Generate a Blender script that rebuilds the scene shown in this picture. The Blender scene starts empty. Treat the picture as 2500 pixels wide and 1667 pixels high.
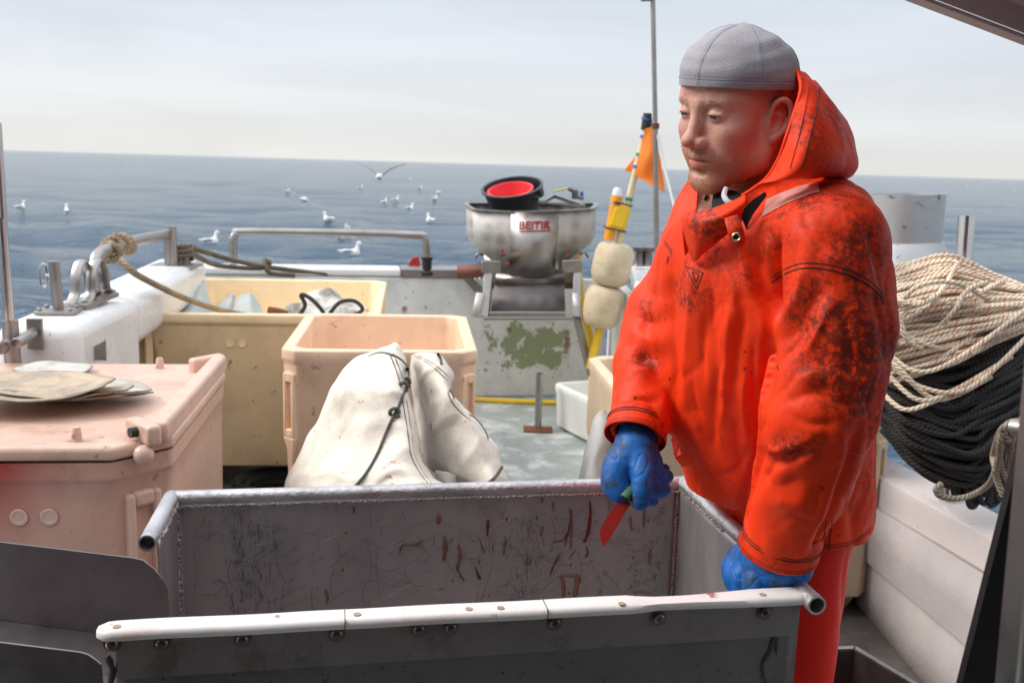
import bpy, bmesh, math, random
import numpy as np
from mathutils import Vector, Matrix, noise
from mathutils.bvhtree import BVHTree
R = math.radians
scene = bpy.context.scene
COL = scene.collection
random.seed(7); np.random.seed(7)

# ------------------------------------------------------------------ camera
FPX = 2500 * 35 / 36.0
EYE = np.array([0.0, 0.0, 1.55])
PITCH, ROLL = R(10.1), R(1.65)
cf = np.array([0, math.cos(PITCH), -math.sin(PITCH)])
cu0 = np.array([0, math.sin(PITCH), math.cos(PITCH)])
cx0 = np.array([1.0, 0, 0])
cr = math.cos(ROLL) * cx0 + math.sin(ROLL) * cu0
cu = -math.sin(ROLL) * cx0 + math.cos(ROLL) * cu0
cam_d = bpy.data.cameras.new('camera'); cam = bpy.data.objects.new('camera', cam_d); COL.objects.link(cam)
cam_d.lens = 35; cam_d.sensor_width = 36; cam_d.clip_start = 0.05; cam_d.clip_end = 40000
mm = Matrix.Identity(4)
for i in range(3):
    mm[i][0] = cr[i]; mm[i][1] = cu[i]; mm[i][2] = -cf[i]; mm[i][3] = EYE[i]
cam.matrix_world = mm
cam_d.dof.use_dof = True; cam_d.dof.focus_distance = 1.62; cam_d.dof.aperture_fstop = 8.0
scene.camera = cam

# ------------------------------------------------------------------ exposure
scene.view_settings.view_transform = 'Standard'; scene.view_settings.look = 'None'
scene.view_settings.gamma = 1; scene.view_settings.exposure = 0.7
scene.view_settings.use_curve_mapping = False

# ------------------------------------------------------------------ sky and sun
SUN_AZ, SUN_EL = R(-88), R(40)         # azimuth measured from +Y towards +X
w = bpy.data.worlds.new('World'); scene.world = w; w.use_nodes = True
nt = w.node_tree; N = nt.nodes; L = nt.links; N.clear()
out = N.new('ShaderNodeOutputWorld')
sky = N.new('ShaderNodeTexSky'); sky.sky_type = 'NISHITA'; sky.sun_disc = False
sky.sun_elevation = SUN_EL; sky.sun_rotation = SUN_AZ; sky.dust_density = 3
b1 = N.new('ShaderNodeBackground'); b1.inputs[1].default_value = 0.06
L.new(sky.outputs[0], b1.inputs[0])
tc = N.new('ShaderNodeTexCoord'); sx = N.new('ShaderNodeSeparateXYZ'); L.new(tc.outputs['Generated'], sx.inputs[0])
ramp = N.new('ShaderNodeValToRGB'); cr_ = ramp.color_ramp
stops = [(0.0, (.55, .55, .53)), (0.03, (.54, .55, .545)), (0.10, (.49, .52, .56)), (0.2, (.44, .48, .54)), (0.34, (.43, .485, .555)), (0.6, (.95, 1.0, 1.07)), (1.0, (1.2, 1.23, 1.28))]
while len(cr_.elements) < len(stops): cr_.elements.new(0.5)
for e, (p, c) in zip(cr_.elements, stops): e.position = p; e.color = (*c, 1)
L.new(sx.outputs[2], ramp.inputs[0])
mp = N.new('ShaderNodeMapping'); mp.inputs['Scale'].default_value = (1.0, 1.0, 7.0); L.new(tc.outputs['Generated'], mp.inputs[0])
nz = N.new('ShaderNodeTexNoise'); nz.inputs['Scale'].default_value = 2.1; nz.inputs['Detail'].default_value = 5; nz.inputs['Roughness'].default_value = .5
nz.inputs['Distortion'].default_value = .4
L.new(mp.outputs[0], nz.inputs[0])
mr = N.new('ShaderNodeMapRange'); mr.inputs[1].default_value = .3; mr.inputs[2].default_value = .7; mr.inputs[3].default_value = .91; mr.inputs[4].default_value = 1.09
L.new(nz.outputs[0], mr.inputs[0])
mul = N.new('ShaderNodeMix'); mul.data_type = 'RGBA'; mul.blend_type = 'MULTIPLY'; mul.inputs[0].default_value = 1
L.new(ramp.outputs[0], mul.inputs[6]); L.new(mr.outputs[0], mul.inputs[7])
# brighter cloud towards the hidden sun (left), duller to the right
dx = N.new('ShaderNodeMapRange'); dx.inputs[1].default_value = -1; dx.inputs[2].default_value = 1; dx.inputs[3].default_value = 1.08; dx.inputs[4].default_value = .95
L.new(sx.outputs[0], dx.inputs[0])
mul2 = N.new('ShaderNodeMix'); mul2.data_type = 'RGBA'; mul2.blend_type = 'MULTIPLY'; mul2.inputs[0].default_value = 1
L.new(mul.outputs[2], mul2.inputs[6]); L.new(dx.outputs[0], mul2.inputs[7])
b2 = N.new('ShaderNodeBackground'); b2.inputs[1].default_value = 1.0; L.new(mul2.outputs[2], b2.inputs[0])
ms = N.new('ShaderNodeMixShader'); ms.inputs[0].default_value = .9
L.new(b1.outputs[0], ms.inputs[1]); L.new(b2.outputs[0], ms.inputs[2]); L.new(ms.outputs[0], out.inputs[0])
sl = bpy.data.lights.new('sun', 'SUN'); sl.energy = 1.5; sl.angle = R(24); sl.color = (1, .95, .88)
so = bpy.data.objects.new('sun', sl); COL.objects.link(so)
sd = Vector((math.sin(SUN_AZ) * math.cos(SUN_EL), math.cos(SUN_AZ) * math.cos(SUN_EL), math.sin(SUN_EL)))
so.rotation_euler = sd.to_track_quat('Z', 'Y').to_euler()

# ------------------------------------------------------------------ placing helpers (photo pixel + real distance -> world point)
def ray(x, y): return cf + (x - 1250) / FPX * cr - (y - 833.5) / FPX * cu
def P(x, y, d): return EYE + d * ray(x, y)
def G(x, y, z):
    v = ray(x, y); return EYE + v * (z - EYE[2]) / v[2]
def YP(x, y, Y):
    v = ray(x, y); return EYE + v * Y / v[1]

# ------------------------------------------------------------------ materials
MATS = {}
def mat(name, col, rough=.5, metal=0., var=.12, vscale=6, dirt=None, damt=.5, dscale=5, dsharp=.12, speck=None, samt=.3, sscale=60,
        bump=.15, bscale=60, sss=0, coat=0, attr=None, attrcol=(0.02, .015, .012), stretch=(1, 1, 1), spec=.5, sheen=0, attr2=None, attr2col=None, scratch=0):
    m = bpy.data.materials.new(name); m.use_nodes = True; t = m.node_tree; n = t.nodes; l = t.links
    b = n['Principled BSDF']; b.inputs['Roughness'].default_value = rough; b.inputs['Metallic'].default_value = metal
    b.inputs['Specular IOR Level'].default_value = spec
    tc = n.new('ShaderNodeTexCoord'); mp = n.new('ShaderNodeMapping'); mp.inputs['Scale'].default_value = stretch
    l.new(tc.outputs['Object'], mp.inputs[0]); V = mp.outputs[0]
    def nz(scale, det=6, rg=.6, dist=0, vec=None):
        q = n.new('ShaderNodeTexNoise'); q.inputs['Scale'].default_value = scale; q.inputs['Detail'].default_value = det
        q.inputs['Roughness'].default_value = rg; q.inputs['Distortion'].default_value = dist; l.new(vec or V, q.inputs[0]); return q.outputs[0]
    def mrange(s, a, b_, c, d):
        q = n.new('ShaderNodeMapRange'); q.inputs[1].default_value = a; q.inputs[2].default_value = b_; q.inputs[3].default_value = c; q.inputs[4].default_value = d
        l.new(s, q.inputs[0]); return q.outputs[0]
    def mix(f, a, c, mode='MIX'):
        q = n.new('ShaderNodeMix'); q.data_type = 'RGBA'; q.blend_type = mode
        for s, v in ((0, f), (6, a), (7, c)):
            if isinstance(v, (int, float)): q.inputs[s].default_value = v
            elif isinstance(v, tuple): q.inputs[s].default_value = (*v, 1) if len(v) == 3 else v
            else: l.new(v, q.inputs[s])
        return q.outputs[2]
    c = mix(1.0, col, mrange(nz(vscale), .3, .7, 1 - var, 1 + var), 'MULTIPLY')
    if dirt: c = mix(mrange(nz(dscale, 8, .7, .3), .47 + .12 * (1 - damt), .47 + .12 * (1 - damt) + dsharp, 0, damt), c, dirt)
    if speck: c = mix(mrange(nz(sscale, 3, .6), .66, .72, 0, samt), c, speck)
    if scratch:
        for k, (an, sc) in enumerate(((.5, 1), (-.7, 1.3), (1.45, .8))):
            m2 = n.new('ShaderNodeMapping'); m2.inputs['Rotation'].default_value = (0.2 * k, an, .3 * k); m2.inputs['Scale'].default_value = (3 * sc, 40 * sc, 60 * sc)
            l.new(tc.outputs['Object'], m2.inputs[0])
            c = mix(mrange(nz(3, 3, .6, 1.5, m2.outputs[0]), .62, .68, 0, scratch), c, (0.03, .03, .032))
    if attr:
        a = n.new('ShaderNodeAttribute'); a.attribute_name = attr
        nn = nz(95, 9, .75); ad = n.new('ShaderNodeMath'); ad.operation = 'MULTIPLY'; l.new(a.outputs['Fac'], ad.inputs[0]); l.new(mrange(nn, .40, .63, .08, 1.9), ad.inputs[1])
        cl = n.new('ShaderNodeClamp'); l.new(ad.outputs[0], cl.inputs[0]); cl.inputs['Max'].default_value = .86
        c = mix(cl.outputs[0], c, attrcol)
    if attr2:
        a = n.new('ShaderNodeAttribute'); a.attribute_name = attr2; c = mix(a.outputs['Fac'], c, attr2col)
    l.new(c, b.inputs['Base Color'])
    l.new(mrange(nz(vscale * 3), .3, .7, max(0.02, rough * .75), min(1, rough * 1.25)), b.inputs['Roughness'])
    if sss:
        b.inputs['Subsurface Weight'].default_value = sss; b.inputs['Subsurface Radius'].default_value = (1, .45, .25); b.inputs['Subsurface Scale'].default_value = .006
    if coat: b.inputs['Coat Weight'].default_value = coat; b.inputs['Coat Roughness'].default_value = .15
    if sheen: b.inputs['Sheen Weight'].default_value = sheen
    if bump:
        bp = n.new('ShaderNodeBump'); bp.inputs['Strength'].default_value = bump; bp.inputs['Distance'].default_value = .004
        l.new(nz(bscale, 6, .65), bp.inputs['Height']); l.new(bp.outputs[0], b.inputs['Normal'])
    MATS[name] = m; return m

def rope_mat(name, col, col2, fleck=None, turns=90., wid=1.0, rough=.85):
    m = bpy.data.materials.new(name); m.use_nodes = True; t = m.node_tree; n = t.nodes; l = t.links
    b = n['Principled BSDF']; b.inputs['Roughness'].default_value = rough
    uv = n.new('ShaderNodeUVMap'); s = n.new('ShaderNodeSeparateXYZ'); l.new(uv.outputs[0], s.inputs[0])
    def math_(op, a, c=0.):
        q = n.new('ShaderNodeMath'); q.operation = op
        for i, v in enumerate((a, c)):
            if isinstance(v, (int, float)): q.inputs[i].default_value = v
            else: l.new(v, q.inputs[i])
        return q.outputs[0]
    ph = math_('ADD', math_('MULTIPLY', s.outputs[1], turns), math_('MULTIPLY', s.outputs[0], 3.0))
    fr = math_('FRACT', ph)
    tri = math_('SUBTRACT', 1.0, math_('ABSOLUTE', math_('SUBTRACT', math_('MULTIPLY', fr, 2.0), 1.0)))
    h = math_('POWER', tri, .55)
    mx = n.new('ShaderNodeMix'); mx.data_type = 'RGBA'; mx.inputs[6].default_value = (*col2, 1); mx.inputs[7].default_value = (*col, 1); l.new(h, mx.inputs[0])
    tc = n.new('ShaderNodeTexCoord'); q = n.new('ShaderNodeTexNoise'); q.inputs['Scale'].default_value = 9; q.inputs['Detail'].default_value = 6; l.new(tc.outputs['Object'], q.inputs[0])
    r_ = n.new('ShaderNodeMapRange'); r_.inputs[1].default_value = .3; r_.inputs[2].default_value = .7; r_.inputs[3].default_value = .65; r_.inputs[4].default_value = 1.2; l.new(q.outputs[0], r_.inputs[0])
    m2 = n.new('ShaderNodeMix'); m2.data_type = 'RGBA'; m2.blend_type = 'MULTIPLY'; m2.inputs[0].default_value = 1; l.new(mx.outputs[2], m2.inputs[6]); l.new(r_.outputs[0], m2.inputs[7])
    c = m2.outputs[2]
    if fleck:
        f1 = math_('GREATER_THAN', math_('FRACT', math_('ADD', math_('MULTIPLY', s.outputs[1], turns / 3.0), s.outputs[0])), .86)
        f2 = math_('GREATER_THAN', math_('FRACT', math_('MULTIPLY', s.outputs[1], 23.0)), .55)
        m3 = n.new('ShaderNodeMix'); m3.data_type = 'RGBA'; l.new(math_('MULTIPLY', math_('MULTIPLY', f1, f2), .8), m3.inputs[0]); l.new(c, m3.inputs[6]); m3.inputs[7].default_value = (*fleck, 1)
        c = m3.outputs[2]
    l.new(c, b.inputs['Base Color'])
    bp = n.new('ShaderNodeBump'); bp.inputs['Strength'].default_value = .9; bp.inputs['Distance'].default_value = .003
    l.new(h, bp.inputs['Height']); l.new(bp.outputs[0], b.inputs['Normal'])
    return m

# ------------------------------------------------------------------ mesh helpers
class MB:
    def __init__(s): s.v = []; s.f = []; s.uv = {}
    def add(s, vs, fs, M_=None, uvs=None):
        o = len(s.v)
        for q in vs:
            q = Vector(q); s.v.append(M_ @ q if M_ is not None else q)
        for i, fc in enumerate(fs):
            if uvs: s.uv[len(s.f)] = uvs[i]
            s.f.append([o + k for k in fc])
        return s
    def box(s, c, size, M_=None, taper=1.0):
        x, y, z = [k / 2 for k in size]; c = Vector(c)
        vs = [c + Vector((sx * x * (taper if sz < 0 else 1), sy * y * (taper if sz < 0 else 1), sz * z)) for sz in (-1, 1) for sy in (-1, 1) for sx in (-1, 1)]
        return s.add(vs, [(0, 2, 3, 1), (4, 5, 7, 6), (0, 1, 5, 4), (1, 3, 7, 5), (3, 2, 6, 7), (2, 0, 4, 6)], M_)
    def lathe(s, prof, seg=24, M_=None, cap0=True, cap1=True):
        vs = []; fs = []
        for r_, z in prof:
            for k in range(seg):
                a = 2 * math.pi * k / seg; vs.append((r_ * math.cos(a), r_ * math.sin(a), z))
        for j in range(len(prof) - 1):
            for k in range(seg):
                a, b = j * seg + k, j * seg + (k + 1) % seg; fs.append((a, b, b + seg, a + seg))
        if cap0: fs.append(tuple(range(seg - 1, -1, -1)))
        if cap1: fs.append(tuple(range((len(prof) - 1) * seg, len(prof) * seg)))
        return s.add(vs, fs, M_)
    def cyl(s, a, b, r0, r1=None, seg=16, cap=True):
        return s.tube([a, b], [r0, r0 if r1 is None else r1], seg, cap)
    def tube(s, pts, rad, seg=8, cap=True, closed=False, ell=None):
        pts = [Vector(p) for p in pts]; n = len(pts)
        if isinstance(rad, (int, float)): rad = [rad] * n
        T = []
        for i in range(n):
            a = pts[(i - 1) % n] if (closed or i > 0) else pts[0]; b = pts[(i + 1) % n] if (closed or i < n - 1) else pts[-1]
            d = (b - a); T.append(d.normalized() if d.length > 1e-9 else Vector((0, 0, 1)))
        up = Vector((0, 0, 1)) if abs(T[0].z) < .9 else Vector((1, 0, 0))
        nrm = T[0].cross(up).normalized(); vs = []; fs = []; uvs = []; ln = [0.]
        for i in range(1, n): ln.append(ln[-1] + (pts[i] - pts[i - 1]).length)
        for i in range(n):
            nrm = (nrm - T[i] * nrm.dot(T[i])); nrm = nrm.normalized() if nrm.length > 1e-6 else T[i].orthogonal().normalized()
            bn = T[i].cross(nrm)
            for k in range(seg):
                a = 2 * math.pi * k / seg
                e = ell if ell else (1, 1)
                vs.append(pts[i] + (nrm * math.cos(a) * e[0] + bn * math.sin(a) * e[1]) * rad[i])
        m = n if closed else n - 1
        for i in range(m):
            j = (i + 1) % n; l0 = ln[i]; l1 = ln[j] if j else ln[i] + (pts[0] - pts[-1]).length
            for k in range(seg):
                k2 = (k + 1) % seg
                fs.append((i * seg + k, i * seg + k2, j * seg + k2, j * seg + k))
                uvs.append(((k / seg, l0), ((k + 1) / seg, l0), ((k + 1) / seg, l1), (k / seg, l1)))
        if cap and not closed:
            fs.append(tuple(range(seg - 1, -1, -1))); fs.append(tuple(range((n - 1) * seg, n * seg)))
            uvs.append(tuple((0, 0) for _ in range(seg))); uvs.append(tuple((0, 0) for _ in range(seg)))
        return s.add(vs, fs, None, uvs)
    def sphere(s, c, r_, seg=16, M_=None):
        r_ = (r_, r_, r_) if isinstance(r_, (int, float)) else r_
        prof = []; vs = []; fs = []; n = seg // 2
        for j in range(n + 1):
            t = math.pi * j / n
            for k in range(seg):
                a = 2 * math.pi * k / seg; vs.append((c[0] + r_[0] * math.sin(t) * math.cos(a), c[1] + r_[1] * math.sin(t) * math.sin(a), c[2] - r_[2] * math.cos(t)))
        for j in range(n):
            for k in range(seg):
                a, b = j * seg + k, j * seg + (k + 1) % seg; fs.append((a, b, b + seg, a + seg))
        return s.add(vs, fs, M_)
    def prism(s, poly, h0, h1, M_=None):
        n = len(poly); vs = [(x, y, h0) for x, y in poly] + [(x, y, h1) for x, y in poly]
        fs = [tuple(range(n - 1, -1, -1)), tuple(range(n, 2 * n))] + [(i, (i + 1) % n, n + (i + 1) % n, n + i) for i in range(n)]
        return s.add(vs, fs, M_)
    def build(s, name, m, parent=None, smooth=35, bevel=0, bseg=2, origin=None):
        me = bpy.data.meshes.new(name)
        o_ = Vector(origin) if origin is not None else Vector((0, 0, 0))
        me.from_pydata([tuple(v - o_) for v in s.v], [], s.f); 
        if s.uv:
            ul = me.uv_layers.new(name='UVMap')
            for fi, poly in enumerate(me.polygons):
                if fi in s.uv:
                    for li, u in zip(poly.loop_indices, s.uv[fi]): ul.data[li].uv = u
        bm = bmesh.new(); bm.from_mesh(me); bmesh.ops.remove_doubles(bm, verts=bm.verts, dist=1e-6); bmesh.ops.recalc_face_normals(bm, faces=bm.faces); bm.to_mesh(me); bm.free()
        return link(name, me, m, parent, smooth, bevel, bseg, o_)
def link(name, me, m, parent=None, smooth=35, bevel=0, bseg=2, loc=(0, 0, 0)):
    if m is not None: me.materials.append(MATS[m] if isinstance(m, str) else m)
    if smooth:
        me.shade_smooth(); me.set_sharp_from_angle(angle=R(smooth))
    o = bpy.data.objects.new(name, me); COL.objects.link(o); o.location = loc
    if parent is not None: o.parent = parent; o.matrix_parent_inverse = parent_inv(parent)
    if bevel:
        b = o.modifiers.new('bevel', 'BEVEL'); b.width = bevel; b.segments = bseg; b.limit_method = 'ANGLE'; b.angle_limit = R(30); b.harden_normals = False
    return o
def parent_inv(p):
    M_ = Matrix.LocRotScale(p.location, p.rotation_euler, p.scale)
    q = p.parent
    while q is not None: M_ = Matrix.LocRotScale(q.location, q.rotation_euler, q.scale) @ q.matrix_parent_inverse @ M_ if False else M_; q = None
    return M_.inverted()
def tag(o, label, cat, group=None, kind=None):
    o['label'] = label; o['category'] = cat
    if group: o['group'] = group
    if kind: o['kind'] = kind
    return o
def thing(name, label, cat, loc=(0, 0, 0), rz=0, group=None):
    o = bpy.data.objects.new(name, None); COL.objects.link(o); o.location = loc; o.rotation_euler = (0, 0, rz); o.empty_display_size = .1
    return tag(o, label, cat, group)
def struct(o): o['kind'] = 'structure'; return o
def spline(pts, n=8, closed=False):
    p = [np.array(q, float) for q in pts]; m = len(p); out_ = []
    for i in range(m if closed else m - 1):
        if closed: a, b, c, d = p[(i - 1) % m], p[i], p[(i + 1) % m], p[(i + 2) % m]
        else: a, b, c, d = p[max(i - 1, 0)], p[i], p[i + 1], p[min(i + 2, m - 1)]
        for k in range(n):
            t = k / n
            out_.append(.5 * ((2 * b) + (c - a) * t + (2 * a - 5 * b + 4 * c - d) * t * t + (3 * b - a - 3 * c + d) * t ** 3))
    if not closed: out_.append(p[-1])
    return out_
def patch_grid(rows, nu=8, nv=8):
    rs = [spline(r_, nu) for r_ in rows]; cols = list(zip(*rs))
    cs = [spline(c, nv) for c in cols]
    return [list(r_) for r_ in zip(*cs)]           # [v][u]
def patch(name, rows, m, parent=None, nu=8, nv=8, thick=.003, noise_amp=0, nscale=8, smooth=60, attrf=None, sub=0, offs=0, ridge=0):
    g = patch_grid(rows, nu, nv); H_, W_ = len(g), len(g[0])
    vs = []
    for r_ in g:
        for q in r_:
            q = Vector(q)
            if noise_amp: q = q + noise.noise_vector(q * nscale) * noise_amp + noise.noise_vector(q * nscale * 2.7) * noise_amp * .4
            if ridge:
                s1 = noise.noise(Vector((q.x * 5, q.y * 5, q.z * 3.2)) + Vector((3, 7, 1))); s2 = noise.noise(q * 9 + Vector((11, 2, 5))); q = q + Vector((0, -1, .25)) * (ridge * (.5 - min(1, abs(s1) * 3.2)) + ridge * .45 * (.5 - min(1, abs(s2) * 3.2)))
            vs.append(q)
    fs = [(j * W_ + i, j * W_ + i + 1, (j + 1) * W_ + i + 1, (j + 1) * W_ + i) for j in range(H_ - 1) for i in range(W_ - 1)]
    me = bpy.data.meshes.new(name); me.from_pydata(vs, [], fs)
    if attrf:
        for an, fn in attrf.items():
            at = me.attributes.new(an, 'FLOAT', 'POINT'); at.data.foreach_set('value', [float(fn(v)) for v in vs])
    o = link(name, me, m, parent, smooth)
    if thick:
        s = o.modifiers.new('thick', 'SOLIDIFY'); s.thickness = thick; s.offset = offs
    if sub:
        s = o.modifiers.new('sub', 'SUBSURF'); s.levels = sub; s.render_levels = sub
    return o
def smoothstep(a, b, x): t = min(1, max(0, (x - a) / (b - a))); return t * t * (3 - 2 * t)
# ------------------------------------------------------------------ sea and deck
def water_mat():
    m = bpy.data.materials.new('water'); m.use_nodes = True; t = m.node_tree; n = t.nodes; l = t.links
    b = n['Principled BSDF']; b.inputs['Base Color'].default_value = (.045, .095, .15, 1); b.inputs['Roughness'].default_value = .09; b.inputs['IOR'].default_value = 1.33
    b.inputs['Specular IOR Level'].default_value = .5
    tc = n.new('ShaderNodeTexCoord'); prev = None
    cd = n.new('ShaderNodeCameraData')
    for sc, st, dist, an in ((.35, .3, 1.2, .15), (1.3, .8, .45, .3), (3.6, .95, .17, -.2), (11., .6, .05, .5)):
        mp = n.new('ShaderNodeMapping'); mp.inputs['Scale'].default_value = (1, 2.4, 1); mp.inputs['Rotation'].default_value = (0, 0, an); l.new(tc.outputs['Object'], mp.inputs[0])
        q = n.new('ShaderNodeTexNoise'); q.inputs['Scale'].default_value = sc; q.inputs['Detail'].default_value = 4; q.inputs['Roughness'].default_value = .55; l.new(mp.outputs[0], q.inputs[0])
        bp = n.new('ShaderNodeBump'); bp.inputs['Strength'].default_value = st; bp.inputs['Distance'].default_value = dist; l.new(q.outputs[0], bp.inputs['Height'])
        if prev: l.new(prev, bp.inputs['Normal'])
        prev = bp.outputs[0]
    l.new(prev, b.inputs['Normal'])
    return m
WZ = -1.0
def make_sea():
    rng = np.random.RandomState(3)
    rad = [1.5]
    while rad[-1] < 22000: rad.append(rad[-1] * (1.016 if rad[-1] < 400 else 1.10) + .02)
    rad = np.array(rad); nA = 1100
    # dense fan where one looks, coarse elsewhere
    a1 = np.linspace(-48, 48, 760); a2 = np.linspace(48, 312, 140)[1:-1]
    ang = np.radians(np.concatenate([a1, a2])); na = len(ang)
    RR, AA = np.meshgrid(rad, ang, indexing='ij'); X = RR * np.sin(AA); Y = RR * np.cos(AA)
    Z = np.zeros_like(X); dxs = np.zeros_like(X); dys = np.zeros_like(X)
    step = np.maximum(RR * .018, RR * math.radians(.13) * 1)
    for i in range(60):
        lam = 0.45 * (1.07 ** i); k = 2 * math.pi / lam
        th = math.radians(65) + rng.normal(0, .55); ph = rng.uniform(0, 6.28)
        amp = .0120 * lam ** .75 * (1 if lam < 4 else (4 / lam) ** 1.2)
        fade = np.clip((lam / step - 3) / 4, 0, 1)
        arg = k * (X * math.cos(th) + Y * math.sin(th)) + ph
        Z += amp * fade * np.sin(arg)
        dxs += amp * .8 * fade * math.cos(th) * np.cos(arg); dys += amp * .8 * fade * math.sin(th) * np.cos(arg)
    grp = .7 + .45 * np.sin(X * .11 + Y * .07 + 1) * np.sin(Y * .045 - X * .03)
    co = np.stack([X + dxs * grp, Y + dys * grp, Z * grp + WZ - RR * RR / (2 * 6.4e6)], -1).reshape(-1, 3)
    nr = len(rad); idx = np.arange(nr * na).reshape(nr, na); nx = np.roll(idx, -1, 1)
    f = np.stack([idx[:-1], idx[1:], nx[1:], nx[:-1]], -1).reshape(-1, 4)
    me = bpy.data.meshes.new('sea'); me.vertices.add(len(co)); me.vertices.foreach_set('co', co.ravel())
    me.loops.add(f.size); me.loops.foreach_set('vertex_index', f.ravel().astype(np.int32))
    me.polygons.add(len(f)); me.polygons.foreach_set('loop_start', np.arange(0, f.size, 4, dtype=np.int32))
    me.update(); me.validate(); me.shade_smooth(); me.materials.append(water_mat())
    o = bpy.data.objects.new('sea', me); COL.objects.link(o); struct(o)
make_sea()
# ------------------------------------------------------------------ boat materials
mat('gelcoat', (.82, .81, .79), rough=.25, var=.05, dirt=(.45, .38, .3), damt=.25, dscale=3, dsharp=.3, speck=(.2, .13, .08), samt=.6, sscale=30, bump=.1, bscale=9)
mat('old_paint', (.76, .75, .72), rough=.5, var=.12, dirt=(.33, .30, .27), damt=.55, dscale=4, dsharp=.25, speck=(.25, .13, .06), samt=.7, sscale=25, bump=.5, bscale=12)
mat('steel', (.36, .34, .325), rough=.42, metal=1, var=.15, dirt=(.22, .17, .14), damt=.5, dscale=7, dsharp=.25, bump=.06)
mat('steel_bright', (.62, .61, .6), rough=.22, metal=1, var=.1, dirt=(.3, .25, .22), damt=.35, dscale=8, dsharp=.3, bump=.05)
mat('steel_dark', (.2, .17, .165), rough=.35, metal=.9, var=.2, dirt=(.12, .1, .09), damt=.6, dscale=5, dsharp=.3, bump=.08)
mat('deck_paint', (.29, .315, .30), rough=.5, var=.15, dirt=(.62, .62, .6), damt=.75, dscale=5, dsharp=.14, speck=(.1, .1, .09), samt=.6, sscale=14, bump=.7, bscale=30)
mat('black_rubber', (.012, .011, .012), rough=.5, var=.2, bump=.2)
mat('rust', (.16, .05, .02), rough=.8, var=.4, bump=.5)
mat('plastic_white', (.78, .77, .74), rough=.35, var=.05, dirt=(.55, .32, .25), damt=.3, dscale=8, dsharp=.2, bump=.1, sss=.1)
mat('hull_wall', (.44, .39, .38), rough=.55, var=.08, bump=.6, bscale=45, dirt=(.3, .25, .22), damt=.3, dscale=3)

def beam(mb, a, b, w_, h_, up=(0, 0, 1)):
    a, b = Vector(a), Vector(b); d = (b - a); l_ = d.length; d.normalize(); s = d.cross(Vector(up)).normalized(); u_ = s.cross(d)
    M_ = Matrix.Translation((a + b) / 2) @ Matrix((s, d, u_)).transposed().to_4x4(); mb.box((0, 0, 0), (w_, l_, h_), M_); return mb
def quadslab(mb, pts, nrm):                # thick slab from four corners
    n_ = Vector(nrm); a = [Vector(p) for p in pts]; b = [p + n_ for p in a]
    return mb.add(a + b, [(3, 2, 1, 0), (4, 5, 6, 7)] + [(i, (i + 1) % 4, 4 + (i + 1) % 4, 4 + i) for i in range(4)])

# deck
m = MB()
m.prism([(-1.5, -1.6), (1.45, -1.6), (1.42, 2.4), (1.34, 3.4), (.60, 6.62), (-2.0, 6.35), (-1.75, 4.5), (-1.5, 3.0)], -.05, 0)
struct(m.build('deck', 'deck_paint', smooth=0))
mat('wet_deck_shade', (.09, .075, .07), rough=.5, var=.4, bump=.8, bscale=14, speck=(.2, .2, .2), samt=.3, sscale=9)  # one dark tone for wet, differently painted deck and the shade on it
m.v = []; m.f = []; m.prism([(.50, .9), (1.315, .9), (1.30, 3.5), (.46, 3.4)], .001, .006); tag(m.build('shaded_deck_patch', 'wet_deck_shade', smooth=0), 'dark patch of wet, differently painted deck with its shade in the colour, between trough and side wall', 'deck patch')
m = MB()
m.prism([(G(1180, 1150, .003)[0], 3.55), (G(1480, 1160, .003)[0], 3.75), (.30, 4.55), (-.1, 4.5)], .001, .005)
o = m.build('deck_hatch', 'deck_paint', smooth=0); tag(o, 'flush grey hatch plate set in the deck between the trough and the white crate', 'hatch')

# ---- left bulwark (white raised gunwale) with its fittings
bw = thing('bulwark', 'thick white moulded gunwale with rounded near corner carrying rail, post and fairlead', 'bulwark', (-1.5, 3.2, 0))
m = MB()
m.prism([(-1.66, 3.13), (-1.40, 3.16), (-1.46, 3.86), (-1.73, 3.84)], .32, 1.0)
m.prism([(-1.733, 3.842), (-1.463, 3.862), (-1.66, 5.36), (-1.93, 5.33)], .80, .998)
m.build('gunwale', 'gelcoat', bw, bevel=.05, bseg=5)
m = MB(); m.prism([(-1.74, 3.2), (-1.70, 3.2), (-1.90, 5.3), (-2.08, 6.5), (-2.12, 6.5), (-1.95, 5.3)], -.9, .86); m.build('hull_side', 'gelcoat', bw)
def gp(x, y, z=1.0): return Vector(G(x, y, z))
m = MB(); rp = [gp(245, 728), gp(245, 728) + Vector((0, 0, .16))]
top1 = Vector(YP(232, 640, 3.80)); top2 = Vector(YP(262, 600, 3.88)); far = Vector(YP(408, 572, 5.0)); foot = gp(415, 648)
path = spline([Vector(YP(245, 728, 3.78)), Vector(YP(241, 680, 3.78)), Vector(YP(233, 640, 3.78)), Vector(YP(245, 618, 3.84)), Vector(YP(275, 605, 3.98)), Vector(YP(340, 585, 4.5)), far], 8)
m.tube(path, .024, 16); m.tube([Vector(YP(413, 650, 5.0)), Vector(YP(408, 566, 5.0))], .022, 14)
m.build('grab_rail', 'steel', bw)
m = MB(); m.tube([Vector(YP(424, 648, 5.0)), Vector(YP(420, 553, 5.0))], .02, 14); m.box(Vector(YP(430, 648, 5.05)), (.22, .18, .012)); m.build('stanchion', 'steel', bw)
for (px, py) in ((438, 600), (452, 605)):
    b0 = Vector(YP(px, 640, 5.1)); m = MB(); m.lathe([(.03, 0), (.026, .02), (.024, .07), (.036, .085), (.036, .1), (.01, .105)], 16, Matrix.Translation((b0.x, b0.y, 1.0))); m.build('bollard', 'steel_dark', bw)
m = MB(); b0 = Vector(YP(143, 762, 3.38)); m.tube([b0, Vector(YP(131, 638, 3.38))], .0185, 18); m.build('post', 'steel', bw)
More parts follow.
